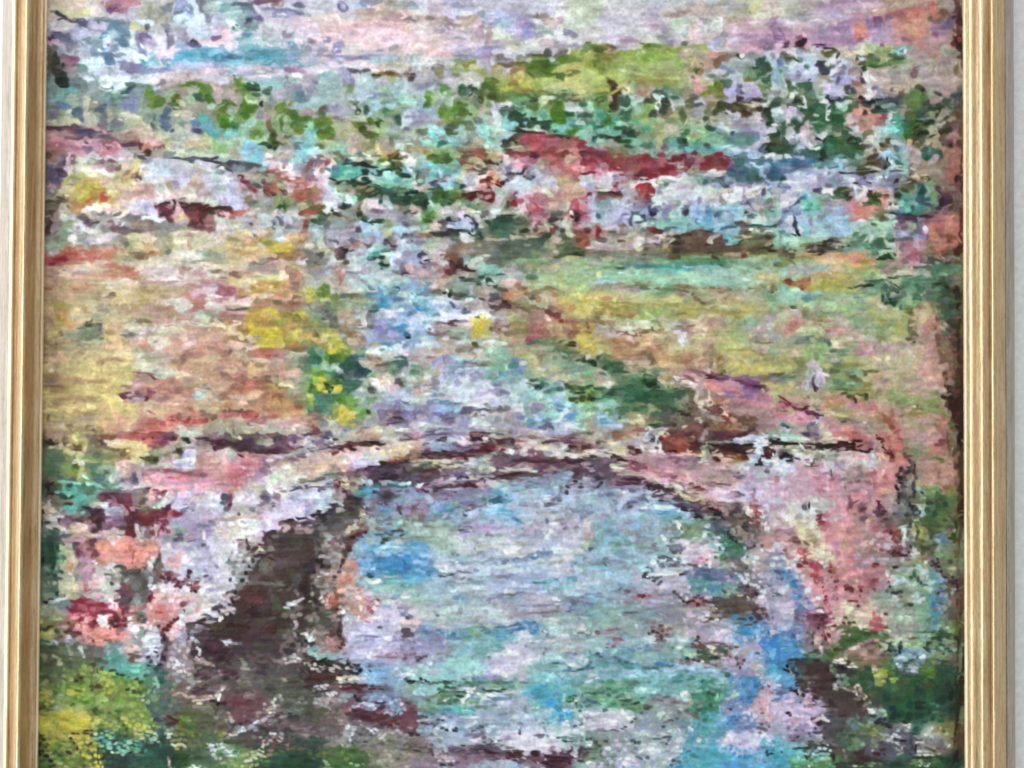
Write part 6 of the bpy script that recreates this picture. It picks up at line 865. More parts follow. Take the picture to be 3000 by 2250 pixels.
652713,c9b 501850 633739,9ad 622741,37b 682730,577 689574,498 679682,4a8 680688,264 689693 692688 693682,386 694693 696686 704688,aba 486902 706638,ddf 431747 745611,ccc 485655 723683,7ac 745676,ccb 
162664,845 157712 467659 501736,875 292679 321806,132 103781 138669 261374 295870,663 328894,bec 213871 472087,234 226550 429637,857 44862,112 95808,121 144263 168359 280925,422 173236,edb 154326 
362051,243 213353,743 208296 400699,dec 144474 229557,aa7 158462 239467,a65 181479,400 179492 443867,eba 182487,ec9 178483,472 130557,354 191409 277467 498906,cda 214410,643 224522 402695,b78 159665 
470759,978 152672 493741,a78 156681,633 191606,cdb 178646 311203,cdf 160734,468 210700,88b 211632,cdc 222633 495894,467 213732,eec 237693,dda 243624 332813,cb9 240651,231 142860 193854,546 186798,599 
203901,edc 199842,964 193866,221 191827,342 199848,cff 227775 472400,475 229836,fec 267276,976 316351,368 327396,344 379361,a85 293527,722 313549,fdd 313537,eeb 322690,732 274769,888 290875 462885 
496097,562 303884,451 305888,874 300893,ba8 303893,c98 325767 457909,465 336809,ffd 336816,b98 342839,885 314891,eed 453081 501054,b76 410165,745 424172 485099,111 430182 447764,341 449144,bbe 
444182,254 474069,a89 428792 489107,613 498165,b45 500167,dca 423243,bab 421404 429311,446 421320,434 432324 466561,584 383307,cec 389350,575 465332,756 428798 441518 481341,48a 485364,334 463579 
475553 481366,366 376529,021 390579,612 437482,300 436570,435 464452,9ce 485482,779 486545,8b9 385587,844 423624,445 434584,b9a 437633 491734,955 398701,e98 397710,200 441755,ebc 458705,956 454630,311 
475632,cac 477759,945 498736,331 387830,773 398897,b75 403858,a54 415869,a43 418870,b65 423875,653 389789,244 418766,868 424788,657 424797,887 426801,856 436849,100 433832,333 447772 502885,755 
470838,db9 481866,fcb 447860,764 438884 502932,cab 476878,775 491895,897 488899,9b8 493904;5.6 7.4 0/cbc 519065,967 515147,612 516158 604121,eef 449775 515134 597336,cab 526150 584224,a77 557093,ebb 
455338 577093,555 586144,fff 190843 505744 510747 553148,dee 546150 577494,aab 566147,411 390143 529241 570174,bab 536174 629186,dde 563179,311 535242 577192,ecc 583155 583175,eee 115808 434645 
574151,baa 430687 570155,fcd 593171,634 497857 581150,512 584147,b56 594104,a67 604065,a78 598065,611 608093,edd 445843 591114,723 605124,988 242797 520744 597062,bbb 544227,867 533235,ddd 314355 
546244,777 560227 633295,877 465341 475889 581220,211 578230,666 577289 622309,cbb 615288 635184,766 610329,433 387932 463877 605333,533 366922 529340 619327,322 549335,756 447886 529335,9aa 
544340,943 583329,a54 588329,ca9 586332,cde 605339,79b 552420,78a 491601 620534,eff 513663,332 439178 501729,544 506730 600748,ffe 499730,b77 498736,c77 447873 503737,d98 533750,486 535706,999 379291 
559740 619288,998 642069,888 633104 699212,9cc 629108,6aa 635107,697 669148,bcd 628155,423 431501 495859 638158,212 454889 622161,bbd 442744 632171,bcc 624189,375 728158,8a4 689138,7a4 666087 
693141,784 669083,785 663093,8a5 658093,9a6 660096,aa5 701094,783 741076,221 726040,563 703118,655 427685 452891 485884 624292,8ba 227757 665505,7bd 677545,8cd 666548,8cc 672551,7a9 743571,264 
677693,444 178258 459888 466893 475893 484881,545 160490,000 161868 226778,643 199869,a76 273333,021 288440 489066,b96 362699,553 319889,774 323889,864 370923,ccd 432298,745 470330,667 414793 
491886,844 39936,243 59836 295874,556 222267,edc 209557,d9b 173583,455 170863,222 177876,366 204891,778 185831,451 327310,465 282871,331 448152,111 437174,413 494165,c99 501125 501830,a43 406249,668 
403394,fbb 455238 460862,dcb 390682 465332,623 472328,976 441410,ccc 439513,633 436649,a99 423690,a87 392690,bba 382792,656 418790,511 444871,b76 447883,644 441883,744 444884,333 460892 472892 
500892,787 498883,776 485897 493891,523 498861,653 419930;7.4 5.6 -50/ace 172747,edb 412628;7.4 5.6 -25/232 486064;9.8 4.2 0/ddd 542315 545758,967 518760,eeb 510796,978 519767,855 519865 527772 
631844,ebb 522770,ebc 531767,edc 552775,caa 536790,eed 542799,734 503799,823 510803,a56 513802,977 503847,533 498844,878 551841,99a 552844,a9a 554838,522 552855,cab 546859 549847,ccc 546865,998 
554868,611 521871,833 518868,744 510862 576855,a99 494868 582847,cdb 494895,aa9 527892,877 546886,675 521922,8ab 522915,897 554924,9aa 555883,9cb 563877 619901,aba 573877,9ba 590879 591895,a88 
578849,b9a 582853,fbb 566823,fcb 567829,eab 582832,68a 564761 619766 636889,eee 596799 616755,77a 617772,37b 622757,38b 632766 647760,9ce 634767,49c 632775,c9c 597793,411 600803 736856,634 610800,baa 
591856,574 619831 623826 650865,352 619844 620847 627829 628823 645805,463 629820 629829,341 634817,674 623865,a87 628841 632850,988 626847,655 628853,cba 635841,131 620924 628868,243 625918 
631871,122 634868,342 625838,898 617880,dcb 620874 633832,ccb 622879,adb 619907,ab9 623883,8a8 623907,9b9 591901 629883,ac9 628886,9b8 628894,242 623913,121 622919,576 626924,253 629919 705919,464 
634916,354 632924 636793 642790 719832 731826 743868,5ac 641775,4ac 644766 739758,364 639787,586 641794,b88 642853,bda 626876,cdc 632886,9ca 632894,eff 642880,132 621919 702886,254 642894 705901,111 
644772,222 645796,332 648802,665 660787,644 659797,422 660802 672814 731862 740841,433 669784,333 675787,444 699811,344 699853 720818,223 710868,fde 684772 693773 693788 699782,dce 689769 692781,cbd 
687778,c9b 704784,d9b 705779,9bd 716766,766 723812,677 702832,687 705837,566 714829,355 717823,465 723829,697 728834,466 720844,39b 733755,6bc 748769,322 736838,455 740862,365 739883,353 742907;4.2 
9.8 0/aaa 515752,fbb 531858,412 534877,bdd 497901,444 512889,544 518888,cca 515892,eff 522883,543 528933 681849,321 567934,211 575934,69a 600919,865 585931,b9b 570862,867 613790,674 610931,876 
623790,daa 624800,132 629879,775 629933,774 720931;9.8 3.2 0/a67 202165 465656,311 129512 440848 476655 745838,433 169500 429480 434351 474640,334 170508 173514 429327 454577,011 228461,dff 202664 
494640 495653,566 148747,ade 239712 476542 736803,765 227598 485675,543 235606 730916,abd 154779,ddd 165857 444302 480638 489725 618754 719877,344 169838 659886 714820,633 191865,664 201845,bbb 213831 
454777,dda 211853,687 243865 731838,442 248925,764 337053 362846 405700,888 329129 428755,ccd 325139 439425 452457 486726,976 340208 436488,975 334241,232 271451 648885,576 271522,562 251725 
448918,885 281714,eeb 327640 483667,876 318664,997 332734 443787 472915,865 372679 436493,512 367692,342 253858,544 257906,844 248911 419626 478687,bb8 360846,998 419186 449813,422 428194 436562,a77 
460196,b66 411779 423834 467172,745 479152,554 499139,312 475463 476429 502100,435 428319,656 435319 456524 472569 481721 490651,eee 445267 469643 487707 737904,a9a 415374 493724,777 424395 503689,756 
425397 433569 462720 471464,545 428394 437330 441420 500687 501694,434 429397 449562,200 434374 439345,723 438339,a88 440327 490697,866 424461 441324 494703,ca8 460328,ddf 453368,c9c 459345,a78 463338 
472751,557 473322,522 437728 440703 447410 477334,366 476353,efe 419569,445 400467 400472 401477 483724,99a 398464 399483 441536,666 401492 455789 493716,555 423482 503692 748829,967 424465,212 
430429,423 441488 454569 480656,aaa 443485 465459 470374 730910,bba 436545,ccc 446553 453571,413 432542,aab 459579 472558,9a9 460480,786 452418,454 454414,665 455420,aa9 454425,877 423734 463433 
733919,556 459436 485720,878 455563 463455 465724 480716 481429,a8a 474418,ebc 472467 481809,dde 428721 429716 475410 478721 480512 489536,79a 472547,cbd 472575,99b 476577,cce 476561 478557 666755,8ac 
478480,488 488481 634883,bcd 429729 489532 490521 491637,9bd 501578,657 480409 481433,9be 501455,ddc 376593 467633,7ac 413599,966 421629,cba 419650 444578 481673,eed 422648 429788 444558 456601,300 
439623 450611,500 441657,dba 411705 429824 449713,a87 419726 475677,cde 431742 495635,211 434726,411 437721 491689,fcb 448707,eff 448731 449769,000 431756 650820,def 452738 454747 470648 481634 485632 
494646,dbb 376134 443632 444733 454707 483803,978 449645,956 452659 479684,ecb 424779 453690,caa 454702 477691 489690,fdd 456710,ecc 455716 475718,fed 450728 460728,945 454618,c99 406793 454635,daa 
426816 470663 481689 487695,ccb 50809 421398 444651 468637,ca9 396787 472656 481682,534 441575 463602,222 436765 477635,868 473626,dca 481663 488681,dab 470671,baa 416847 480694,988 460712 462716,bbd 
476726,fde 480697,a9b 485715,aac 477731,c89 473756,776 410826 496726,444 502677,cdf 480630 483620,9ce 499634,edb 397892 429809 488677,ed9 402805 406824 486672,eca 400809,886 409822,8cb 423765,999 
423782 722880,867 440821,9a7 437770,bb9 439779 442793,ede 451783 698776,eef 450790 669760,fee 453787,dbc 456779,623 400783 498844,253 635928,8bb 635910,69c 674757,bbc 617758,574 623850 742901,b65 
615853,c67 615858,fff 446561 647823,675 626841,111 433754 442765 644778 653823,dcc 377672 433457 623877,010 644785,122 705871,bdd 728776,134 730781,233 731788,9bb 728785,987 437498 733912,49d 
749757,9cc 737797,333 449578 722874 746817,322 428433 742856 745826,565 745847,463 748910,363 748919,132 748928,131 739895,112 723882,354 749865,ddb 231725 432814 485669,221 252858 433050,455 
243866,571 384312,523 435338,cdd 473394,477 380524,734 399779 439483,dcd 439492,223 445579,bca 460520,ded 460524,343 452422,755 463417,301 473461 497694,88a 480548,589 488492,368 490488,778 493531,845 
450617,733 441681,323 420734 486661 493664 499675,100 434732,732 442707,964 450725,fec 445681,eaa 475685,412 494690,532 493692,667 480616,889 478626,613 404789,9ba 424772,897 441782;9.8 3.2 -25/121 
161486,855 370675;9.8 3.2 50/ddc 236656,ccb 234692;3.2 9.8 0/335 223777,a86 392697,98a 481736,ecd 473809,655 462812,211 491877,543 442931,300 373924,511 620805,011 731894;9.8 3.2 -50/ecc 398705,dbb 
470676,edc 472679,bce 176749;5.6 5.6 0/556 219245 532198,a78 543091,343 569108,eee 519538 586108,333 552141,eed 583313 604127 679216,dcc 556147,756 566154 690396,fee 499733 563175,88a 494616 
557201,312 559186 580739,423 426461 563185,411 434682 447729 566193,511 573176,845 574195,fef 577184,cde 455855 578179,412 476875 591179,645 495224 573724 597181 701395,dde 571147 586748 626220 700747 
703733,ebb 583320 587152 600108,e9a 593167,b9a 578152,ecb 593148,dbb 431858 518279 594356 612142,fbb 455865 612076,823 611090,d88 597116,422 607111,ede 605096,ddd 239620 563722 597218 624142 
727205,555 549238,888 566235 594544,433 464883 510727 539336 577227,545 424790 578223 611335 639162,523 527259,111 502702 505705 566237 573233,211 245338 467882 543337 588228,998 600293 653343 
701225,cbb 498328 560335 566730 607289,744 530343,522 535339,bba 529318,a99 532329 533335 684325,cba 301769 587316,a9a 560344,b65 428834 587325,caa 379801 600353,48b 508505,48a 510508,49b 515510 
717682,bbc 523528 563744 574671 629167 636155 643155,9aa 529452,79a 553559,69a 546571,200 466879 479876 496695,000 430752 499699 655352,aba 512712 641082,222 516726,bb9 518716,c88 495731,b77 
509736,733 502741,798 523706,89a 539727,def 226462 530651 618508 649175 700737 714663,aaa 380799 526654 553733,667 460749 527656 619188,99a 532655 569747,d9b 550683,c89 549688,cee 547639 709555,334 
480553 560631,122 163864 563632,49c 577702 735716,8bc 578693 670391,cef 569586,cdd 611621 626223 628508 628719 733210,ba9 595696,eef 561729 697731 710248 721714,fff 54725 224903 284437 430323 448742 
480265 574740 635196 641360,bab 563736 686319,755 594747,ace 611740,7ac 622748 665565,bcb 631178 632079,554 655090,7a9 663150,aab 632537 645151,ddc 448685 635175,baa 641192 653185,bbb 649167,666 
666178,686 680151,876 700158,754 696161 726275,643 703161,633 697172,764 694165,783 700178 720056,887 714212,586 711161,565 745212,cc7 659101 744227,8a4 669100 700142 706140,583 665124,9b8 680141,9b5 
699138,9b6 663070 682104,341 692094 713124,8a5 652082 682067,996 653089,431 670096,331 316087 386846 689043,785 686065,896 693050,683 726055,bb4 724048,571 734052,dc4 379332 737082 737093 744087 
744093 744099,452 709121,bb5 703125,ab5 704130,ac4 709128 711141,487 690568 727138,dee 204875 622303 648571 723662,ddb 665342,cbc 408801 631337,bac 635337,766 690326,444 683299,999 711244,9a5 
747230,ade 679551 693387,9bc 622504,cce 625517,7bc 683517,adb 684549,5aa 665559,799 673568,ded 692559,534 450888 711393,767 716471,abd 703521,9bb 624722,59a 649622,bbd 653717,9ac 641737,67a 618750,49d 
632748 743719,39b 655750,37b 669737,aac 690707,8cc 670713,375 683693,7b9 680705,498 694699,386 707682,6bc 701699,889 710665,456 740625,353 293862 724581,899 499894 726588,49a 723676,79b 731678,bcc 
723689,9cc 727690,5bd 735710,38b 737722,48c 738727,955 191467,434 218431 476426,368 157862,543 191860,134 282387,833 410201,223 377522,866 437567,ccd 427633,dcb 411684,db8 388840,a54 419872,eba 
444861,da9 437860,311 470879,eff 50884 442500,967 158716,668 148668,622 224586 441871,210 141929,adf 172866,322 187849 457880,864 327059,562 362708,964 272790,854 321913,634 379797,777 438180,c9b 
434285,99b 434306,131 376319,451 379321,241 403359,656 489355,9dc 397575,ebc 444512,956 436579,dcd 433642,877 432685,edc 395693,112 452742,978 485736,a77 489738,521 389834,445 450772,fde 478809,732 
430862,b76 454875,323 455887 501862,655 460882,544 467884,443 502889,867 498862,944 434915,342 411929,664 413927;5.6 5.6 -50/764 288677;7.4 4.2 0/333 510046 518391 530373 578880 625292 645829 652337 
699292 709203 711805,888 506702 518045 622598 626135 636329 667252 706255 711174 711883 720326 720915 726799,657 505107,612 512161 617158 618076,723 494859 502175,777 530886 532135 570306 597705 
628227 665233 682295 713169 719883 726906,555 533140 540244 549645 552673 649244 653333 694189 730312,fbb 542144 600167 602811 619823,c98 536152,444 523062 599865 641275 646264 648772 650329 656337 
687281 733886,221 586050 603220,dd9 580060,ccd 539763 588050 588608 591788 613766 620778 625401 687359 716772 721611 748586,ddb 581067,dce 547091 622727 687793 692766 696796 698787 701790 707772 
708793 716497 745581,945 528859 584082,845 566182,967 569184 581645 616800,545 563201 621396 655209 711384,ede 493747 552806 595366 604184 743620,b88 607164,ecc 530850 546778 546796 607814 608144 
669838,500 611165,511 581628 608168,b56 605072,812 605079,613 618072,fde 588111 687787 705790,400 611114 626079,745 611796 614118,fed 611101,d99 573794 625121 627087,dcc 560320 611127 612406,eee 
618133 618634 701772 721467,cce 566666 573747 612713 621373 622343 624155 624369 628386 632388 701517 740637,354 572903 608140 633903 635705 645889 672167 699919 737216 748886,fee 605700 608179,88a 
539525 561673 566460 597754 616778 625181 625357 625784 634791 653707 655733,fdd 611172,423 523262 627164 694346,bb9 530787 598048 716916,998 548891 591690 594861 594886 601060 648301 649705 671823 
689264,897 603045 626928 629817,331 525928 614045 662080 721043,533 526235 621059,bbc 561449 583693 584651 622568 625065 626401 643134,412 602797 617065 621073 700380 706235 707388 709380,aaa 508346 
624077 632315 690346 714886,433 548910 567924 590312 604733 608184 646298 672192 697340 704274 714224 714255 736865,889 503689 515563 563443 611195 628231 631787 682318 683396,ddd 510218 542235 543662 
569727 588288 590796 618514 625517 638719 639366 655176 663349 670315,def 498306 523688 535699 628374 655401 665578 721511 724457 731637 741654,dca 539247 684191,ccc 536237 543892 618130 643279 
717227,788 516649 559241 600433,212 519267 586292 686218 696769,322 543250 551913 558919 643305 684844 737812,211 560241 600224 605217 646306 663814 686214,644 535258 639861 643247 718244 721252 
738494,cdc 585901 593279 629874 716906 726876,9ba 509665 605427 621301 634933 680618 689642 711656,add 625302,c99 579826 625325,a98 510349 638123 674829 689673,300 520357,755 518352 615654 622645,855 
495700 520346,bbb 533320 586600 652702 683313 686308,999 537322 597858 650209 684651 728882,aab 559316 572763 575931 591695 649406 701259,ccb 563312 615865 672817,aac 544346 628380 631724 632349 
650383 662488 714733 723790 733651,b65 555815 556343,a43 591326,baa 577645 588841 593332 598685 643195 716912 743383,a76 566340 647850,332 527376 717090,8be 543391 615739 618739 621731 623769 623769 
625775 747739,79b 543350 547503 557910 615435 649357 687474 701525,67a 549350 587790 615429 632784,49d 547390 747710 748719 748727,134 561360 563363,7bd 560356 736772,8bc 567350 638880 645597 
700531,68a 571349 616744 631631 672766 710460,cee 567361 709480,5ac 570391 615525 641781,a89 586359,556 505685 550661 564642 612370,88b 536532 572781 608741 625391 690354 710723,bab 590346,98a 
495474,445 519393 540659 544646 560668 618634 719775,9cb 518398 530696 683597 742784,6ac 499498,99b 493510 540469 561446 585757 585772 620628 622384 624363 650401 656886 660473 713719 713755 
721497,eff 526534 584542 584799 672625,dee 530569 556642 659403 721486 731594 735637,79a 528927 542446 632440 635631 662631 666634 669420,38b 544399 558769 564770 618520 618729 626775 676734 699548 
707717,48c 559395,59b 557426 584453 740662,78a 549484 639562,48a 544520 646655 740669 744663,58b 544524 584775 622747 680763,9ac 561525 726784 737611 745637,cdf 560562,9bb 560571 641662 643312 660409 
660426 714420 728648 744642,bdf 577531 614717 686381,77a 587569 597784 601401 710730,567 536577 603569 638873,546 603398 615398,667 533659 601427 711467 717354 730480,aba 603437 636319 638546 650315 
690668 696654,99a 598450 617668 626610 631343 633648 638556 649395 665175 665186 745471,89a 597474 617611 692360 705850,8ac 615433 662769 683378,bce 622406 692505 728755,468 620443,6aa 620481 633305 
721094,368 608520 628781 734672,8bd 557766 567767 618427 620524 700440,cdd 526679 540649 563871 570874 624505 633663 690486 716488 719910 727639 730218 734600 738659,dff 506676 641901,abb 512652 
547574 587622 667189,8ab 522659 570699 635883 639895 679343 696412 697426 709429 709464,575 515673 669449 731581,323 498669 563922 720778,112 505679 682352 683356 705856,301 495690,aa9 529723 578719 
692265 743371,486 540724,598 527713 675705 690594 723562,bcb 547731,ade 539644 544638 620719 624659,778 533663 577611 625649 641175 654880 711739 721591,d9b 544685,fff 550638 615133 618700 624377 
676669 692850 695852,768 547656,9dd 552629 554625 645463 663705,bee 557628,668 556679,568 556685,779 556696 584787,a9b 563710,7aa 566676 625454 658693 663682,8aa 577688 684337 747562,48b 574693 662733 
672770 686733,49b 578696,6a9 574705 581699,8cb 578707 686520,7a9 569716 670707 689608 721110,7a8 570710,9b8 574717 711093,633 567817 583679 584817 602793 628683 631686 726269,734 581624 584685,623 
587688 694357 701390,cbd 570671 625707 702775 707766 711775 713790 728739,bbd 574639 623779 645559 714727 720787,bcd 569634 624551 651879 713763 720423 720766 740594,9bc 569628 628444 638659 642891 
646352 677648 716483 717760 725769 728618 737648,a78 583620 617817,956 581634,cbc 583656 643707,8bb 549625 641651 641656 642580 659702 662688 666710 733796,655 586730 591702 617583 641837 728357,989 
494877 615603 659216 681781,756 612637 643395 690335 731440 738449,877 614645 625312 645274 670323 680841 683656 689309 690192 700323 714306 720309 725912,978 579818 621642 628604,bdd 579895 587892 
625635 632584 642534 642876 656466 659415 675622 696617 718659,dde 603685 615710 621067 670309 675500 699605 701435 713556 717800 718744 726483 726716 737209 741605 744597,ded 607696 625637 683452 
697648,988 601696 636829 646192 665790 680241 731371 737363,cbb 605707 682185 682203,422 594739 672335 710258,434 604741,a99 556713 628315 639705 653238 733377 738374,867 560713 631600 639396 737471 
738486,656 570722 714463 727374 727423 730446 733435 734457 745508,ba9 586736 649736 650853,79c 582781 612747 677769,9ad 588784 622722,adf 625741,cc9 648059,bb7 641053,a66 629089,b99 624811 626127,cb9 
629128,7ba 656144 669693 670494 673690 743776 743788,577 659147,465 638799 660142 666443 672429 679593 687429 740800,ca9 633121,ecb 509846 597838 614814 631133 638135 684195,ddf 628369 638144 656891 
671754,223 650145,776 652195 728380 733360,cba 679181 693261 743377,dcb 683199,a88 628326 629320 679201 696252,9aa 638569 641800 643418 658172 665354 720904 725794,334 497894 703152,421 707164,432 
683185,783 659073 703181 717042 740067,795 703107 703186 716121 717178 726096 745889,684 642805 703192 714186 723216 743261,582 700184,571 706176,683 657871 707184,673 657868 696093 710175,784 717195 
718217,995 716220 718172,885 632856 723175,785 622930 723181,554 711218 723198 747361,443 710198,a95 731174,574 639817 731181,566 699847 737597 741206,462 659118 711150,231 659121 663133 673125,242 
666138,9b6 672130,341 607834 675131 675137,362 696118 741062 748329 748340,352 645838 696099 724221 734337,452 590886 647844 696107,7a4 686104 738055,9a6 694084 748065,895 663084 710155,9a5 658082,8a4 
654865 662874 672076,bb4 670072 676079,dc4 683048 748096,663 686040,562 693046,9b5 662870 706104 731062,bc7 734049,241 738059,ab7 738050,243 635797 641683 723551 748050,dc7 720073,994 549895 
710104,8a5 665871 713113 745894,475 716116,584 714107 748895,bb5 668861 713137,573 647864 707147,7cb 720099 730116 736778,6ba 718104,5ba 699696 709693 716690 724103,bdc 726113,9dc 726127 730108,5a9 
699682 726118 746784,7b9 728123,8b8 731127,4a8 700689 704693 727133,6a7 731135,8b9 669508 723133,6a8 714104,8b7 716110,583 733101,766 641832 652248 665793 674838 676233 693815 697320 703269 706326 
737369,666 632796 633713 665255 675302 684645 689289 711320 713326 718332 727369 730320 730386 731303,544 663250 672329 683805 711281,122 629302,955 537767 537861 632329,8cc 632309 740679,adc 643318 
721429,222 494891 642301,111 648340 658344 658349 665399 675776 678784,411 659332,eed 548802 663332,cca 662337,7ac 659357 711452,9cd 666390,eef 582874 632371 714528 717514 741614,cde 642354 658500 
666574 707757 716796 744648,665 676298 686274 693808 706216 707221 728363 730904 748369,523 602806 608806 704241,773 714216,543 616646 720238,534 507865 552910 709264 717250 733452,654 724247,564 
648927 731244 737354,744 539868 554853 629678 730267,865 733264,bc9 738248,996 524790 531903 737238,363 636686 747261,565 683418 727583 740220 743216,464 620865 626862 632871 645811 645870 692429 
744221,453 660895 740306,563 651859 735303,353 619927 639689 642693 684446 692632 728586 748352,966 694337,622 693352,878 545909 629594 686347 723781 743517,857 686343,bba 591871 737380,876 731354,58a 
621439,898 621467 693656,bcc 552760 645531 650886 673452 714620 717622 720799 748578,467 666469,dec 629865 682454,576 656814 683639 687435,699 694432,244 673471,698 632671 670500,9cc 636581 644883 
673642 689512 748569,5bc 684528 740693,49c 561766 694551,39b 697554,5bd 642755 696541 703545 706537,8cd 659534,498 690563,cfe 692520 692525 731805,9bd 694528 713415 726426 726763,634 543873 605796 
686399,bde 658622 713409 738642 748471,abc 718477 727634,bac 721491,ced 728559,645 740454 743511,9ce 747503,9ab 582865 619625 651883 733625,aad 622714,7a7 636665,9a9 636671 731877,232 591889 
641696,677 648665,578 650574,366 646612,477 648617 658709 682628,488 652628,59a 645648 744671,599 656705 669682,cac 632733,69c 663724,37b 558763 567776 579776 631779 683724 686727 700716 703713,99c 
686709,a9c 692727,487 675591 689915,cff 673629 731800,386 687586 687910,8ba 659823 679574 686591,476 694591,9ca 693600,8a8 693608 707841,796 690624 708847,455 680642 703654 736868,9b9 693639 
742805,49a 711688,7bc 714696,8a9 635898 641907 701639 703622,899 711648,355 724625,896 728852 740574,8a7 741580,7bb 747682,4ac 728696,fec 518796,733 552781,daa 555784 564787,eca 543791,512 506800,dbb 
528853,311 554874,a77 558856,944 522874,854 519877,ddc 497898 642826,edd 540895 566868,986 545897,997 552889,977 542906 636856,ba8 555930,bb8 560928 717924,312 554916 728809,424 567927,9a8 576901 
626871 647912,787 576871 660818,664 591883,b9a 572812 576859,a56 573841,edb 567835,eba 572835,833 572826,521 575828,532 587831,722 587835,dba 591835,c78 572820,823 558812,c67 572799,caa 581811 632837 
684790,ebc 582802,eab 587811,eaa 591820,ebb 596823 597815 617820,ecd 585794,dcd 581790 708778,457 558758,59c 569772,8ad 561775 681769,678 582761,eeb 588824,ffd 594831,fcb 593844,eec 611846,aa7 
602834,542 603826,a55 614853,c77 611862,c66 614858,edc 632834,cdb 621874 628862 653855,ac8 634861,253 634874,cda 625871,bda 628898,343 616919 633906 722859,121 622933,8ce 636784 731763,cab 623817 
684784,463 627868 630823 639868,b98 629841 642847 675834,a87 636835,ffe 644821,976 642841,765 645859 671831,8a6 654811,579 639892,786 642913 642918 648916,886 644925,cc8 665862,697 662826,365 
702906,143 717892,69a 701859,466 702844,dab 692794,a8a 690790,c9c 708787 711784,557 723757,884 720858,9a7 725855,797 745808 748850,aca 740808,344 742886,685 742892,ab8 743898;4.2 7.4 0/444 501042,d9a 
520157,b65 533127 558814,fbb 537148,523 539093,475 577053,b86 557070,243 535057,b99 583113,aaa 597141,b9a 586116,431 614040,995 621053,343 513895 540247,445 549225 569868 723889,bbb 571224 649164,322 
547247,211 554244 584227,323 554333 626158,ba9 544332 616791,e98 587320,8aa 520360,eee 594352,778 509534,222 520712 629295 671778,fdd 495727 498743,fff 516750 549693,cbd 506750,bbd 591750,dee 
636080,9ca 663152,ddd 629181,aa5 734076,553 542933 730933 734099,221 740101,342 745104,a99 635298,ccc 619301,699 666569,264 679696,765 700671,898 707671,9aa 660775 714668,dbb 539815 600861 620817 
630802,532 525879,877 506891,bb8 507897,554 525895 733930,888 524888,544 557915,353 555892,354 561892 566895,cdc 563904,bcc 569907,bdc 576907,8b9 591904,6aa 587906,9a9 579930,622 578841,a43 554811,812 
564802,612 587806,668 625788,867 617796,645 622793,ebb 608864 622797,ecc 626800 627797,856 619805,511 625805,c67 599853,686 616930,68a 666772,989 627791,855 629808,021 635879,9a4 659865,463 654913,111 
665778,311 726803,333 730891,775 723928,653 707928,884 714928,132 739787,7ba 740793,212 740814;3.2 7.4 0/b66 441873 536128,010 734039,ada 679700,122 156866,413 378795,9a9 434690,212 449742,323 
379795,222 492888 496890,312 492858,111 494790,ccb 636803,723 626805;7.4 3.2 0/111 588045 648828 649346,dde 424747 442496 481646 487642 627224 733545,fff 426749 481610 567370 605688 645817 700614 
720539 748904,568 550493,79a 557466 580685 628520,67a 597555 675763,88a 494513 586477 594639 642374,77a 588545,eff 441646 499663 532702,444 553659 646333 656329 667401 724357 727483,767 467722 489663 
492655 552668 738466 750520,def 421769 553665 625702,667 559671 578614 598620 718529,455 580713 748862,bcc 584690,555 584706 632719 643206 703658,a45 588679,a88 446677 587682,855 591668,a77 591678,988 
587665 641548 666332 699279 706265 728326,a78 438465 583631,aab 429418 455744 580639,a89 583644,889 206596 580610 711401,bab 489656 590611 740440,888 600611 618605 631714 720320 720359,9bb 600605 
643333 724645 748632 748642,544 620652 643671 680354,323 489646 625680,a99 430475 434544 612707 700275 740429,bba 581722 638699,433 437731 441557 607737 699271,8bd 611719,a9c 627730,69c 625722,68a 
627746,a97 679171,baa 437640 445573 445696 680189,ecb 393241 444699 679206,eed 687195 696264,655 631702 682172 735419,ed9 727178,677 424635 456417 694662 711608 750201,efe 750192,cb6 677067,8a5 
743055,9b6 745059,452 750073,785 558925 750059,dc7 750090,421 716072,521 250725 716077,331 713084,542 403703 713089,7b9 728100,7a7 734133,587 724147,887 665279,998 655312,211 405672 656320,caa 
667347,322 223634 239691 445599 669332,422 441617 645678 669357,423 460528 480417 669363 686374 743503 747440,bbc 468475 648387 704409,ccd 461457 482643 503672 639388,bce 458759 477629 643366,8ab 
645353,cde 457755 477565 488638 645360 709435,bbb 232461 441494 672305 673312 708880,112 209638 215440 330399 454739 498667 502701 665406 675315 726343,334 466449 493659 495663 680312 706413,877 
641552 683838 696258 710303,866 465718 645665 701281 737432,99a 699262,664 721223,573 734233,777 503879 704269 744422,dda 378288 436769 743241,463 734275,9b9 494901 747349,353 745335,666 657883 706278 
726349,856 696369,312 406801 465363 470561 686369 747539,645 318444 377746 684366 714399 741531,878 449787 677336 731898,ace 646534 684371,9bd 689383 750505,554 412824 748377,675 638429 745859,566 
502695 638433,9a9 635426 636437 722868,88b 656476,8aa 662494 666517,7ab 649528,89a 649548 717412,7aa 655531,cdd 672454 682671,254 673491 677454,567 689483,9bc 700420 743486,9ab 491511 703423 709412 
728426 744477,344 707426,adc 716437,333 423477 479427 500718 716402,223 496668 717408,445 476567 717459,9ac 720460 748617,bbd 723454 750531,778 720527,99b 456751 472324 477551 489630 492649 728486,ddf 
707607 713563,dee 224733 716568 736788,577 720568,776 456426 734402,545 436448 470475 734423,dcc 437759 740435,534 480161 643676 728452 750539,867 466624 474431 711770 730457,ddd 429633 440640 441736 
647815 708885 725895 743437,a9a 483713 744432,222 501699 747432,656 487436 498691 744446 745522,8bb 750443,ade 750435 750497,989 717781 745463,212 496086 734511 744531,745 723775 738514,868 743525,523 
397787 741497,301 447750 745534,412 404794 441624 480337 499699 745556,ccc 750514,bdd 750466,468 633625,457 631644,644 629705,565 631709 689631 740580,654 482669 643682,766 400798 646671,aa9 
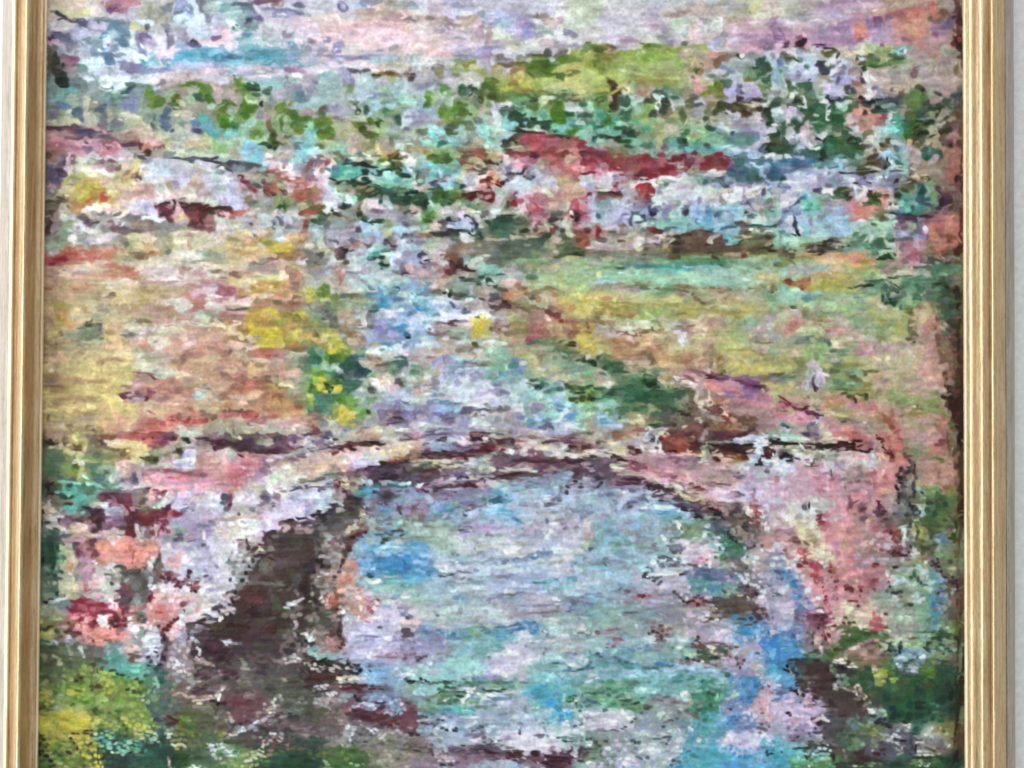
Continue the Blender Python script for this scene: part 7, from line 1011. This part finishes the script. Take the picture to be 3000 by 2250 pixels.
645661,999 326134 439763 648673,477 652632,368 650656 703720,244 660710,38b 616727,5ac 616733,578 666586,588 667591,365 673595,9cc 672634,bdb 680614,8b9 683620,242 686622,454 456429 690635,adb 
683588,bde 680665,788 723634,9ba 721625,dce 750607,354 731576,9a8 737584,ded 744576,48a 748665,6ac 748671,6bc 750693,cbd 476414 727724,49d 728713,eec 222231,500 196478,363 133554,434 165513 471630 
487659,131 199439,ffe 154771 651829,987 169858 376669,cdc 211866 454721 737897,553 252773 286755,443 317097,210 338560 437747,eba 371681,833 282783 408239,021 292870,9b7 298770,875 314801,cda 
452074,822 406707 411169,221 239808 432184,b67 409781 466167,cba 502056,a8a 424400,964 447395,aad 455351,121 384569,756 426465,fdd 428474 478716,657 435417 462451 477637,978 437462 451614,fec 
424646,b9a 432631 438823,ecc 437637,ede 440635 450689,b66 431653,cb8 416669 616847,732 406714,623 447699 452620,100 433759,311 445747 445754,dba 456694 465630 475674,eee 456725 717874 725900 
734898,ddc 445785 451684 459721 737910,845 457629 502834,ddb 454598 474659,768 477630 481656,ccb 475651 479661 734904 748835,a98 479671,955 472675,eab 473684,cbb 463726,fde 478699 503747,fcd 
485699,cce 480725,b78 466758 502839,98a 492731,a56 393763 494734,c77 497740,823 501741,c99 494695,413 399786 402788 402791 405797 480642,435 485640,cbc 485650,a9b 488653,442 386832,773 385838,562 
386842,c87 426873,ba9 396793 475655 482659 736916,886 397796,524 406796,d99 411775,200 439850 498696,b99 468834,a76 485863,411 429859,722 437866,b65 436869,686 434899,232 579876 650814,fee 597802,612 
611815,865 611826,dcb 454433 631838 648832,688 635922,797 620912,c98 626856,ffd 651834,697 695912 748797,355 731776,134 736754,6ba 748778,9dc 734781,9db 736808,795 745853 748841,cfe 746901,d9a 
185599,9cd 170860,000 230775 444767 503699,fbb 366677,464 301775,342 424575,966 434565,edb 441579,edc 393788 459482,424 478413,9aa 421640,622 443620 476680,400 441655,ebb 441852 442669,eeb 449726,dca 
487686,522 476682,ecd 491728,b98 488687,cdf 494655,78a 501675,99c 497661,dff 501667,bdf 502669,bcb 420763,fed 428819,634 436787,cef 501671;7.4 3.2 -50/eee 327668,fcb 405710;7.4 3.2 -25/611 395772,723 
397775;5.6 4.2 0/443 516053 616291 724164,fff 550094 571737 576148 581203 649559 663583 672464 676326 676457 677322 680457 699568 711551 713237 723709 727576,b89 586096,845 598125,c88 601171,310 
615164,433 533736 554729 578659 594744 604693 611155 618642 624645,823 608067,612 611123,ffe 503356 611107 633697 655181,eab 621084 687747,ebb 622127,ede 570733 614127 617700,bcc 594340 611135 704612 
735559,323 573729 593217 616638 620158 659192,966 625082,99a 588221 615189 731203,eec 536255,dde 536225 653387 686356 696727 710238 711360 714233 718719 727750 728208 733221,eef 552233 577743 601690 
645172 659388 713363 726706,ddd 573228 578673 607705 625642 626710 636716 642709 645289 652169 672185 679212 692366 697380 709337 714388 716370 721373,cbb 588303 595223 666352 682208,cbc 600221 
680744,eed 603216 632695,434 625332 625642 643412 713405,ccc 499332 552737 586665 639288 658186 675306 740212,998 509354 532316 554709 574303 714230 728591,ddc 512347 649308,a99 523337 626688 650303 
687259,311 536342,445 522693 559332 653349 677313 717352 717363,333 563327 639299,877 577323 638292 720267,dcb 591319 660340 683675,500 595329,eba 578333,a88 601327,9bc 563349 662383,bde 554364,834 
586369,a45 597363,c78 591369,b88 605354 693342,dbb 601361,7bd 512507 707548 709699 731719 744730 748747,778 522476 552663 598425 692373 726391 744559,889 519477,457 546497,68a 550562,9bb 549559 628649 
646625 711343,599 566561,668 603403,656 617395 624608 706349 711356 720473,534 622393,545 495615 580662 621399 641415 645409 645726 696405,78a 498603 580648 625443 737628,988 537642 556724 652189 
692257 747386,99b 527611 570743 574615 621720 632514 706747 714747 733618 737605,ccd 509659 566724 622709 658716 680714 693739 718370 735591,def 515689 523645 573673 638363 701727,944 493739,d99 
508740,766 523739 577726 683264,678 529689,386 536723,ade 537700 703512,eff 542699 649171 650179 679672 704554 716366,8cc 539705,cdd 549736 616712 686352 713346 734228,bee 537652,dee 533689 649555 
677666 707551 730561,fcd 543688 682748 684743,aac 544634 646141 692383 696723 706729,555 553678 633703 641296 643282 694671 714359,344 554632 663396,567 559637 723654 740631,456 564634 707568,ded 
560639,bba 567712 727335,511 586676,321 587673 665074,645 583665 713398,aab 567672 580618 680274 710347 710744,544 624682,aaa 586731 625685 650344 675184 683309 686293 692269 711234,fef 618705,cba 
554719 622124 648281 655744,878 549727 703264 713371 724386,657 563714,dcc 560719 635722 650744 652325,88a 567739 706724,eee 544739 633193 642292 676461 679325 696377 718710,634 577730 711391,baa 
588739 672218 677741,dcd 588744 618705 694734,8be 621744 692390,bb8 646057,787 632084 673169 697665,9cc 649121 718686,bcd 639150 656384 690723 706562 731552 734656 745497,334 633152 733556,112 636151 
646147 663410 673319 680347 684209,223 642144 677309,888 670188 683327 689272 694272 703221 704652,655 633593 667196 741388,bbb 631302 646285 660179 686267 704227 709245 713250 733383,777 625393 
663181 680271 687298 707296 709241 716741,886 689167,543 684165,774 723169,9b9 684568 713164,9a9 701628 716162,dec 697644 717165,ddb 663346 727169,ffd 728172,ed9 718069 721138 727175,ac4 659113 
707124,571 662113 728059,241 658116,352 636709 662127 701116 718116 748082,9b6 669127 683135 710116 747252,9b5 670135 703135 706113,bda 684140 716093,7a4 703147,572 699111 717127 744079,784 655079 
710099,ba7 666097,341 670091,ab5 673082 733045,cc8 684052,dc4 680046 724074,563 677055,453 689049,685 687053,dc7 709091,451 728045,331 733042,ab6 730053,463 734056,021 738045,121 642700 680450 
743049,cb5 720086,aa5 723090,cc4 730079,bb6 701121,cc7 714148 717133,dd8 718137,bc7 709142,574 707152,994 721131,8a5 713128,584 720118 743255,4a8 723121,5a9 675710 720113,8ba 721148,bdd 721152 727216 
734224,663 737099,bbc 629221 682322 704252 727598,667 628234 706343 720390 721347,887 646237 662275,644 656217,665 676228 743366,999 635292 660352 683276 714380 723586,aa9 641284,cfe 626305,111 628306 
650350 665415,c99 626320,8bb 636303 639335 676712 690534 727680,444 650320,ccb 649740 652340 662329 689269,211 656342,ace 662356 738739,cde 635587 656390 701743 706250 728665,9ac 643739 646634 650391 
714534,ddf 638357 704739 724666 747622,89a 643337 687391 735620,857 690320,866 720261 727259,322 714261,633 731274,765 731281,411 723269,bb9 733254,dda 737252,cda 738255 741250,aa8 738241,785 
735244,9a7 734250,aa6 747247,796 748224,674 741230,9ba 731214,8aa 735220,bdc 624632 738228,684 733335,967 694373,000 683349,9ab 684332 706608 728655,acd 684386,9bd 619713 646741 652727 696386,dce 
643743 687393 716391 745587,666 723380,767 622642 731391,7aa 660571,122 666403,343 666412,577 667409,353 636682 686440,8ab 663503 707545,49d 641747 697559 731713,4ac 700559,5bd 701554 731707 
733727,8ce 709542 737744,8cd 699537,7cb 686554,587 682555,686 677558,cec 684562,bdb 682565,cdb 636695 638678 694562,546 700405,345 703429 743658,355 709469,89b 703525,88b 686713 707529,79b 711532,9aa 
724477,698 723568,798 704649 737568 741586,356 638584,989 621654 641724,422 622682,532 626680,756 648724,468 638740,db9 653739,8ac 655730,9ad 655726 687719 696719,77a 626744,69c 631744 679722,aad 
632741 663719,37b 646748 665737,69a 650747,79c 666722,59c 680736,c9c 673747,ebc 684739,a89 693744,8bc 677713,ada 682710,abd 696714,adf 700705,48b 700722 707710 711713,5ac 711707 734682,7bc 703705 
720692,6bc 707702 711699,9dd 672620,9dc 684631,366 666685,8a9 675696,ba9 686676,cdc 693665,598 692678,454 697676,264 696679,49a 711682 737676,677 696627,7bb 717676,bdf 734662,788 748597,cee 724574,354 
721578 733587,465 721574,48a 724671 731668,59b 735665,368 747656,6ab 740673,39b 724696,bbd 718739,6ad 733736,9be 733744;4.2 5.6 0/a9b 584100,ddd 577114 583318,523 577188,eee 567198,333 566225,434 
597214 648720,878 580291,998 525325,888 580305,433 501391 625164,ffe 518665,9a9 515709,132 526716,ecc 503733,fdd 510744,fee 516747,ecb 509733,ade 533705,fff 542693 717344,ccf 577750,77a 604750,37b 
617750,511 626091,9ca 675152,ccc 626192 726202,332 619185,666 709212 720282,988 740164,cba 743165,ba9 747165,bb5 726093,bb4 731094,ccb 653323,a76 726281,cca 727258,dda 730257,8ba 735233,eff 703571 
720343,777 737391,78a 633534,698 679569,68a 706508,667 714508,79a 706559,dee 645573,9ba 619631,534 621645,655 643719,323 652722,49d 636750,edd 692750,ccd 675716,8bd 694703,767 696673,8ca 683699,498 
703682,dde 694608,cec 701646,bcb 703675,bde 709675,688 707678,9aa 743591;5.6 3.2 0/411 190452 428858 439865,000 206325 229780,db7 287504,556 489547 494268,433 430435 460879 659340,a55 493738,553 
389846 660077,dca 397889,774 400901,cdb 493892,776 411681 604203,666 566326 718367,633 595326,c78 586366,adc 615369,fff 449745 525702 546659 667750 710569,ffe 553683,567 563638,334 471474 567639 
666418 711432,222 561665 677306,534 436328 581682 689374,ddd 583690 669747 743491,400 448700 583625,a88 578642 693323,545 611645,79a 620656,333 428751 574722 701409,ccc 648152,bbb 655325 665195 703257 
716384 733426,cdc 699652 720165,ded 646686 659739 748189,994 709086,231 718040 747053,dd8 714144,cda 716152 750244,444 428179 502895 701620 704155 709648,cfe 734110,9cb 718144,adb 686628 724155,354 
723138 731568,eed 443648 502731 643293,cba 663278,532 633332,edd 653306 716265 743429,cbb 653310 720272,baa 442697 649318 667344 696268,988 653316,ddb 665336 666333,999 666337 723330,aab 672299,eee 
420651 631692 662743 669319 684436 686453 717269,dde 665746 672318 738562 745524,877 699251 703335,677 449682 692295 738601,211 700268,889 699267 709359 741480,ccb 717231,998 720224,9a9 696223,b99 
720255,caa 723258,edb 384703 743245,ab6 748237,dee 683439 738225,9ba 738223,ac9 744318,9b8 747320,9b9 745343,555 728332,866 696326,a98 700329,ba9 703332,a99 706333,ccd 689350 718534 740512,112 466456 
682359 713436,99a 693377 704352 750429,bcc 642675 683390,aaa 707354,cce 711366,eff 479640 660393 699618 745574,59c 711539,365 694566,445 699412 704433 709611 735555,244 700416,345 711446,88a 718525 
730603 733605,457 709562 741744,344 720545,89a 734551,434 737423,cbc 735427,dcd 743443,989 747426,667 649700 748457,978 747528,bbc 740527,eef 745490,bcd 745483,9ab 740491,9ad 748511,466 641587,464 
632652,576 633656,322 646682,58a 659746,756 696744,77a 692712,777 472884 699622,565 701662,dff 737655,9bc 748651,69a 750654,bbd 723702,ddf 727710,557 707743,8be 734739 748733,79c 731733,68a 743739,467 
744747,9ce 743733,67a 730744,733 182601,221 193831,663 323808,543 330894,612 429141 489858,412 477145,845 502141,dc7 415337,dcc 499330,767 430470,fed 406624,dba 420689 426649 443703,356 430636,454 
437642 447553,500 429646,522 436614,200 434685,ebb 417668,cb9 387837 408683,511 403712 428645,300 437863 441659 450702,100 445744 472881,ecc 460708,99b 470740,fdd 498742,c99 502734,d9a 496699,eec 
398894,212 454770,967 468813 503742,611 447870,833 442865,b87 445865,656 470877,8bb 502902,aa9 493897,ddc 234653 394790,311 432861,fec 397684,edc 442702,bdc 454734,bba 432751,223 454743,eab 490699,def 
480612,524 408798,db9 424854;3.2 5.6 0/99b 529466,88a 535464,676 516665,783 704053 707057,994 711060,321 731076,341 741082,9a9 703672,fff 173865 496730,664 321637,553 366705,ecd 353793,412 472332,667 
431643,dee 444755,323 450741,fed 494729,422 391836,322 455893,b9a 371713;4.2 4.2 0/ccc 505359 530800 585877 683269 713877,944 507797 582840,977 512876,333 500897 542883,878 503897,422 539886,334 
534889 573918 593213 716790,cb9 518931 549898,eec 549903,aa9 554904 668815,775 539907,341 549928,997 561931,665 543913 582880,222 563930 626299,534 549916 628794,857 572928 670750,765 549907,234 
563629 573870,353 564889 638921 728201,344 569898 724621 733565,776 576883,677 582870 735205 741588,cdd 582891 582895 697383 713240,68a 575910,e99 575837,623 591838,955 563812,812 569803 573803,ebb 
564806,845 573817,712 582806,edc 546784,ccd 533652 563778 570784,79c 578784,455 581755,fdd 558781,67a 603754 667741 673740,457 620775,cdf 623778,8bd 620752,eaa 581152 610818,fff 510661 537696 605214 
605820 625302 631865 682214 709340,622 629803,fcb 625809,945 629808,fed 632802,b88 631797,caa 620829,c98 616826,eca 590832,432 608824 639710,dba 614865,fec 616868,b56 613850,453 631859,bbb 611873 
677782,131 631880,cdc 613925,bda 616927,675 619915,9bb 656772 690703,bcd 666775 697409 737659,9ad 671775,889 629782 677316,667 618787,c99 617824,b87 632808,dcb 630865,655 636864 730922,ddb 653852,464 
656850,9b8 650811,212 654808 681790,ccb 633865 728927,232 635870,8bc 638898 728772,79b 647880,aab 656895,9a6 662856,884 668864,573 660877,100 510707 645769 650769,111 659811 672773 678779,766 591306 
683802 723278,777 690806 710251 722909,dbc 675781,888 681784 723904 730873,898 659809,786 654815,796 668828,dcc 672826,ecb 671835,edd 678837,b98 675841,976 678844,ba8 683844,ca9 672841,eee 537743 
669817 710888,254 705892,375 708898,bcc 580676 687850 738587,ddc 699803 711910 728181,fef 701805,aba 699864 726924,bbe 677761,523 698772,a8a 705769,412 702796,634 702793,312 711796,9ac 711766 
724656,778 638531 719791,ddd 520717 550741 576722 583730 617707 625306 633301 638195 673217 722802,7aa 730793,433 650212 714802 720805,aa5 711853,683 722852,bb9 728856,687 716867 733571,431 725861,784 
716849 728096,345 714870 736889,555 533743 717889,9a9 725871,cba 731880,bcb 535727 713907,efe 717903,542 714922,885 713925,774 708924,bec 740779,9ca 746793,bee 556631 728808,a98 736824,877 739826,988 
733823,8a8 748814,6a8 746811,756 578147,512 603174,645 621080,434 591224,ba9 581227 662342,aaa 587217 624308 713471,dee 618299 734562,edb 515342,a88 569326,ace 559353,d9a 590371,8ab 536571,122 
508707,866 503707,223 523714,021 529720,566 523719,322 515729,fbb 523750,def 536706 544641 549637 713676,8cc 535696,adc 532709 576688,8a9 540730 718154,88a 535669 621737,eff 553641 553693 584671 
716168 730661,678 552644 710750 747593,ddf 581666,999 598693 653172 717275,cce 557736 624739,bba 569719 649298,445 641154 710471,000 687212,bdd 714673 727212 728573,bc8 680050,aca 690055,783 
716063,cb5 723050,121 737040,dc7 748101,cb4 738097,989 643722 655214,211 626298,bde 662391,dde 677329 693395 696571,b99 726262,ecc 696748 723264,baa 721275,cda 734257,cc8 740237,cc9 734247,bdc 
733231,9cb 738231,99a 716342,9cd 696391,acb 689551,363 680556,365 682559,cfe 686558,243 687562 724591,cde 649574 692554 733665,9ce 694556,557 710510 717508,567 707511,9ab 711505,78a 704548,8bb 
727571,8ba 728565,545 641713,59c 641744 659750,69b 642750,cbd 667717,757 672743,dab 676750,a9c 680739,6b9 684702,788 714671,598 703679,89a 741750 744628,ded 724577,9bc 727666,99b 717750,ecd 703750,8ce 
728703,244 734748,134 737750;4.2 3.2 0/fcd 507805,322 569930,334 579916,a75 616862,a97 653858,cff 639874,eff 642898 726217,def 648876,333 675772,111 680785,ccc 659818 676320 697376,586 695915,cbb 
701802,232 708862,534 686781,978 690785,657 713778,645 714784,9ba 714864,fff 586545 719871,eee 720871,bb6 711919,774 711916,244 734763,8cc 736784,ded 748790,dff 621739 733811,ade 736794,dec 748898,ddb 
746907,667 540665,dde 530661,567 563646,cde 554651,311 588671,ddd 594699 723342,766 607690,888 577740 731225,998 750167,ada 750186,9a8 748195,aa5 745084,221 721070,571 718065,9b5 709150,cee 721107,9b9 
716099,ffe 643361,9b7 743316,777 706336,eed 711339,9aa 714346,666 724340,bbb 723376,457 706531,abb 733430,dbc 738426,ccd 741532,aad 743494,9bc 663741,aac 667744,eaa 675743,223 693713,456 704617 
726651,222 553133;3.2 4.2 0/422 546916,e9a 566797,412 613799,dcb 680846,eef 690853,666 725892,788 710877,321 726073,341 735079;3.2 3.2 0/611 428150,433 382796,ccc 695849,c66 546690,fff 737561,411 
393836,644 406804,521 425856,421 434862,455 421934 """
TOUCHES = 9000
SATUR = 0.88
GAIN = 0.88
RELIEF = 1.2
ROWS = []
for group in STROKES.replace("\n", "").split(";"):
    size, rest = group.split("/")
    half_len, half_wid, tilt = [float(k) for k in size.split()]
    for run in rest.split(","):
        part = run.split()
        tint = [int(k, 16) / 15.0 for k in part[0]]
        for k in part[1:]:
            ROWS.append((int(k) % 1000 * 3.0, int(k) // 1000 * 3.0, half_len, half_wid, tilt, *tint))
ROWS = np.array(ROWS)
N = len(ROWS)
SX, SY, SL, SW, SA = [ROWS[:, k] for k in range(5)]
SRGB = ROWS[:, 5:8]

STEP = 2.5
X0, X1, Y0, Y1 = 96.0, 2852.0, -250.0, 2500.0
NX = int((X1 - X0) / STEP) + 1
NY = int((Y1 - Y0) / STEP) + 1
rg = np.random.default_rng(11)
FY = np.fft.fftfreq(NY)[:, None]; FX = np.fft.rfftfreq(NX)[None, :]
def noise(sx, sy=None):
    """smooth random field, correlation lengths in drawing units"""
    sy = sy or sx
    f = np.fft.rfft2(rg.normal(size=(NY, NX)))
    g = np.exp(-2 * (math.pi ** 2) * ((FX * sx / STEP) ** 2 + (FY * sy / STEP) ** 2))
    a = np.fft.irfft2(f * g, s=(NY, NX))
    return a / a.std()
def blur(a, s):
    g = np.exp(-2 * (math.pi ** 2) * ((FX * s / STEP) ** 2 + (FY * s / STEP) ** 2))
    return np.fft.irfft2(np.fft.rfft2(a) * g, s=(NY, NX))

# underpainting: what lies between the strokes
num = np.zeros((NY, NX, 3)); den = np.zeros((NY, NX))
ix = np.clip(((SX - X0) / STEP).astype(int), 0, NX - 1)
iy = np.clip(((SY - Y0) / STEP).astype(int), 0, NY - 1)
for c in range(3):
    np.add.at(num[..., c], (iy, ix), SRGB[:, c])
np.add.at(den, (iy, ix), 1.0)
under = np.zeros((NY, NX, 3)); got = np.zeros((NY, NX))
for s in (16, 60, 220):
    d = np.maximum(blur(den, s), 1e-9); w = np.clip(d * (s ** 2) * 0.8, 0, 1) * (1 - got) if s < 220 else 1 - got
    for c in range(3):
        under[..., c] += w * blur(num[..., c], s) / d
    got += w
img = np.clip(under, 0, 1)
hgt = np.zeros((NY, NX))

wa, wb = noise(7), noise(7)
wc, wd = noise(22, 12), noise(22, 12)
edge = noise(4.5, 3.5)
brist = noise(26, 3.2)
tone = noise(16, 6)
mott = noise(6, 5)

def stamp(x, y, L, W, ang, rgb, r):
    a = math.radians(-ang)
    ca, sa = math.cos(a), math.sin(a)
    m = max(L, W)
    ex = abs(L * ca) + abs(W * sa) + 0.35 * min(m, 40) + 6
    ey = abs(L * sa) + abs(W * ca) + 0.35 * min(m, 40) + 6
    x0 = max(0, int((x - ex - X0) / STEP)); x1 = min(NX, int((x + ex - X0) / STEP) + 2)
    y0 = max(0, int((y - ey - Y0) / STEP)); y1 = min(NY, int((y + ey - Y0) / STEP) + 2)
    if x1 <= x0 or y1 <= y0: return
    sl = (slice(y0, y1), slice(x0, x1))
    k = min(1.0, min(L, W) / 9.0)
    k2 = min(1.0, min(L, W) / 26.0)
    gx = X0 + np.arange(x0, x1)[None, :] * STEP - x + wa[sl] * 2.6 * k + wc[sl] * 6.5 * k2
    gy = Y0 + np.arange(y0, y1)[:, None] * STEP - y + wb[sl] * 2.2 * k + wd[sl] * 5.0 * k2
    u = gx * ca + gy * sa
    v = -gx * sa + gy * ca
    d = (np.abs(u) / L) ** 2.6 + (np.abs(v) / W) ** 2.3
    d = d ** 0.42 + edge[sl] * 0.10
    soft = max(0.20, min(0.50, 4.2 / min(L, W)))
    al = np.clip((1.06 + soft - d) / (2 * soft), 0, 1)
    al = al * al * (3 - 2 * al)
    # a knife skims over the hollows of what is already there
    al = al * (1 - 0.30 * (brist[sl] > 1.25))
    body = 1 + 0.035 * tone[sl] + 0.022 * brist[sl] + 0.03 * mott[sl]
    body = body[..., None] * rgb[None, None, :]
    img[sl] += (body - img[sl]) * al[..., None]
    th = r.uniform(0.5, 1.0) * min(1.0, min(L, W) / 7.0)
    rim = np.exp(-((d - 0.9) / 0.16) ** 2) * 0.6
    new = th * (0.9 + rim + 0.28 * brist[sl] + 0.10 * mott[sl])
    hgt[sl] += (hgt[sl] * 0.55 + new - hgt[sl]) * al

r = random.Random(5)
for i in range(N):
    L, W = max(SL[i], 3.0), max(SW[i], 2.6)
    rgb = SRGB[i] + np.array([r.gauss(0, 0.010) for _ in range(3)]) + r.gauss(0, 0.012)
    stamp(SX[i], SY[i], L * 1.04, W * 1.08, SA[i] + r.gauss(0, 5), rgb, r)

# small later touches: bits of neighbouring pigment dragged and dabbed over every passage
for i in range(TOUCHES):
    x, y = r.uniform(110, 2830), r.uniform(-240, 2490)
    jx = int(np.clip((x + r.gauss(0, 14) - X0) / STEP, 0, NX - 1)); jy = int(np.clip((y + r.gauss(0, 8) - Y0) / STEP, 0, NY - 1))
    c = img[jy, jx] * r.gauss(1.0, 0.05) + r.gauss(0, 0.01)
    L = r.uniform(4, 14); W = r.uniform(2.6, 5.5)
    stamp(x, y, L, W, r.gauss(0, 22), c, r)

for c in range(3):
    img[..., c] = 0.60 * img[..., c] + 0.28 * blur(img[..., c], 6) + 0.12 * blur(img[..., c], 15)
sharp = img.copy()
for c in range(3):
    sharp[..., c] += 0.30 * (img[..., c] - blur(img[..., c], 7)) + 0.05 * (img[..., c] - blur(img[..., c], 22))
speck = 1 + 0.030 * noise(2.6) + 0.022 * noise(9, 2.6)
sharp *= speck[..., None]
lum = sharp.mean(-1, keepdims=True)
sharp = np.clip(lum + (sharp - lum) * SATUR, 0.008, 0.985)
albedo = lin(sharp) * GAIN
albedo = np.minimum(albedo, 0.92)

h = hgt + 0.16 * brist + 0.10 * noise(3.0) + 0.12 * noise(9, 4)
h = (h - h.min()) * RELIEF

gx, gy = np.meshgrid(X0 + np.arange(NX) * STEP, Y0 + np.arange(NY) * STEP)
PP = at(gx, gy)
PP[..., 1] -= h * PX

m_paint, nt, b = principled("oil_paint")
at_n = nt.nodes.new("ShaderNodeAttribute"); at_n.attribute_name = "pigment"
nt.links.new(at_n.outputs["Color"], b.inputs["Base Color"])
b.inputs["Roughness"].default_value = 0.5
b.inputs["Specular IOR Level"].default_value = 0.28
nz = nt.nodes.new("ShaderNodeTexNoise"); nz.inputs["Scale"].default_value = 1500; nz.inputs["Detail"].default_value = 4
tc = nt.nodes.new("ShaderNodeTexCoord"); nt.links.new(tc.outputs["Object"], nz.inputs["Vector"])
bp = nt.nodes.new("ShaderNodeBump"); bp.inputs["Strength"].default_value = 0.2; bp.inputs["Distance"].default_value = 0.0003
nt.links.new(nz.outputs["Fac"], bp.inputs["Height"]); nt.links.new(bp.outputs["Normal"], b.inputs["Normal"])

# which motif each patch of paint belongs to
def inside(poly, X, Y):
    p = np.array(poly, float); r_ = np.zeros(X.shape, bool)
    j = len(p) - 1
    for i in range(len(p)):
        xi, yi = p[i]; xj, yj = p[j]
        cond = ((yi > Y) != (yj > Y))
        xx = (xj - xi) * (Y - yi) / ((yj - yi) if yj != yi else 1e-9) + xi
        r_ ^= cond & (X < xx)
        j = i
    return r_
qx = gx[:-1, :-1] + wa[:-1, :-1] * 2.5 + wc[:-1, :-1] * 3
qy = gy[:-1, :-1] + wb[:-1, :-1] * 2.5 + wd[:-1, :-1] * 3
MOTIFS = [
    ("painted_hill", "lilac and blue hills across the top of the painting", [(-99, -400), (3100, -400), (3100, 3000), (-99, 3000)]),
    ("painted_sky", "pale grey sky at the top of the painting", [(1500, -400), (1560, 20), (1690, 120), (2120, 120), (2300, 60), (2560, -400)]),
    ("painted_tree", "mottled green treeline behind the cottages", [(-99, 380), (130, 230), (300, 260), (460, 250), (720, 235), (960, 320), (1180, 230), (1480, 160), (1700, 140), (2100, 130), (2420, 140), (3100, 150), (3100, 780), (-99, 780)]),
    ("painted_meadow", "ochre meadow left of the stream", [(-99, 640), (240, 610), (860, 640), (900, 800), (1040, 900), (1120, 1120), (1080, 1290), (400, 1290), (-99, 1240)]),
    ("painted_meadow", "green meadow right of the stream", [(1250, 740), (1700, 715), (2300, 740), (3100, 740), (3100, 1780), (2770, 1560), (2640, 1320), (2300, 1290), (1720, 1240), (1560, 1060), (1380, 900)]),
    ("painted_stream", "pale blue stream between the meadows", [(900, 640), (1250, 680), (1290, 760), (1420, 960), (1640, 1120), (1790, 1240), (1600, 1290), (1080, 1270), (1110, 1100), (1040, 900)]),
    ("painted_cottage", "small cottage with a brown roof on the left", [(110, 380), (420, 420), (700, 470), (930, 520), (985, 470), (960, 620), (720, 640), (560, 665), (380, 640), (130, 620)]),
    ("painted_cottage", "long white cottage with a crimson roof", [(1380, 480), (1480, 430), (1540, 400), (1700, 400), (1720, 445), (2140, 455), (2120, 520), (2620, 540), (2640, 730), (2240, 700), (1700, 700), (1560, 640), (1350, 560)]),
    ("painted_bush", "yellow flowering bush on the near bank of the stream", [(880, 850), (980, 840), (1070, 1020), (1080, 1200), (980, 1240), (890, 1150)]),
    ("painted_bridge", "pink and white arched stone bridge", [(110, 1270), (420, 1290), (900, 1285), (1250, 1262), (1600, 1262), (1950, 1290), (2300, 1300), (2560, 1320), (2690, 1480), (2700, 1700), (2620, 1820), (2420, 1850), (2320, 1700), (2200, 1540), (2100, 1440), (1900, 1370), (1600, 1370), (1300, 1390), (1080, 1440), (900, 1560), (780, 1720), (640, 1800), (560, 1990), (120, 1960)]),
    ("painted_arch", "dark shadowed underside of the bridge arch", [(560, 1990), (640, 1780), (700, 1660), (760, 1590), (860, 1520), (960, 1440), (1100, 1360), (1350, 1320), (1650, 1330), (1900, 1390), (2080, 1480), (2180, 1570), (2060, 1500), (1850, 1420), (1600, 1400), (1350, 1420), (1150, 1490), (1060, 1560), (1000, 1700), (990, 1880), (1080, 1980), (1300, 2120), (1640, 2230), (1640, 2700), (760, 2700), (560, 2200)]),
    ("painted_river", "turquoise river under the bridge", [(1060, 1560), (1150, 1490), (1350, 1420), (1600, 1400), (1850, 1420), (2060, 1500), (2200, 1600), (2330, 1760), (2320, 1960), (2400, 2160), (2440, 2700), (1640, 2700), (1640, 2230), (1300, 2120), (1080, 1980), (990, 1880), (1000, 1700)]),
    ("painted_foliage", "yellow and green leaves in the lower left corner", [(-99, 1860), (200, 1890), (400, 1930), (560, 2040), (740, 2150), (1100, 2210), (1100, 2700), (-99, 2700)]),
    ("painted_foliage", "dark green bank in the lower right corner", [(2440, 1850), (2620, 1820), (2700, 1700), (3100, 1700), (3100, 2700), (2440, 2700), (2500, 2140), (2420, 1980)]),
    ("painted_rock", "dark brown rock in the water", [(2310, 1930), (2420, 1940), (2560, 2080), (2600, 2180), (2680, 2210), (2600, 2260), (2450, 2240), (2380, 2080)]),
]
lab = np.zeros(qx.shape, int)
for k, (_, _, poly) in enumerate(MOTIFS):
    lab[inside(poly, qx, qy)] = k
idx = np.arange(NX * NY).reshape(NY, NX)
quads = np.stack([idx[:-1, :-1], idx[1:, :-1], idx[1:, 1:], idx[:-1, 1:]], -1)
Vall = PP.reshape(-1, 3); Call = albedo.reshape(-1, 3)
# shared normals keep the seams between motifs invisible
du = np.gradient(PP, axis=1); dv = np.gradient(PP, axis=0)
nrm = np.cross(dv, du); nrm /= np.linalg.norm(nrm, axis=-1, keepdims=True)
if nrm[..., 1].mean() > 0: nrm = -nrm
Nall = nrm.reshape(-1, 3)
for k, (name, label, _) in enumerate(MOTIFS):
    q = quads[lab == k]
    if not len(q): continue
    used, invx = np.unique(q, return_inverse=True)
    me = raw_mesh(name, Vall[used], invx.reshape(-1, 4), True, Call[used])
    me.normals_split_custom_set_from_vertices(Nall[used].tolist())
    o = child(name, me, canvas, m_paint)
    o["label"] = label
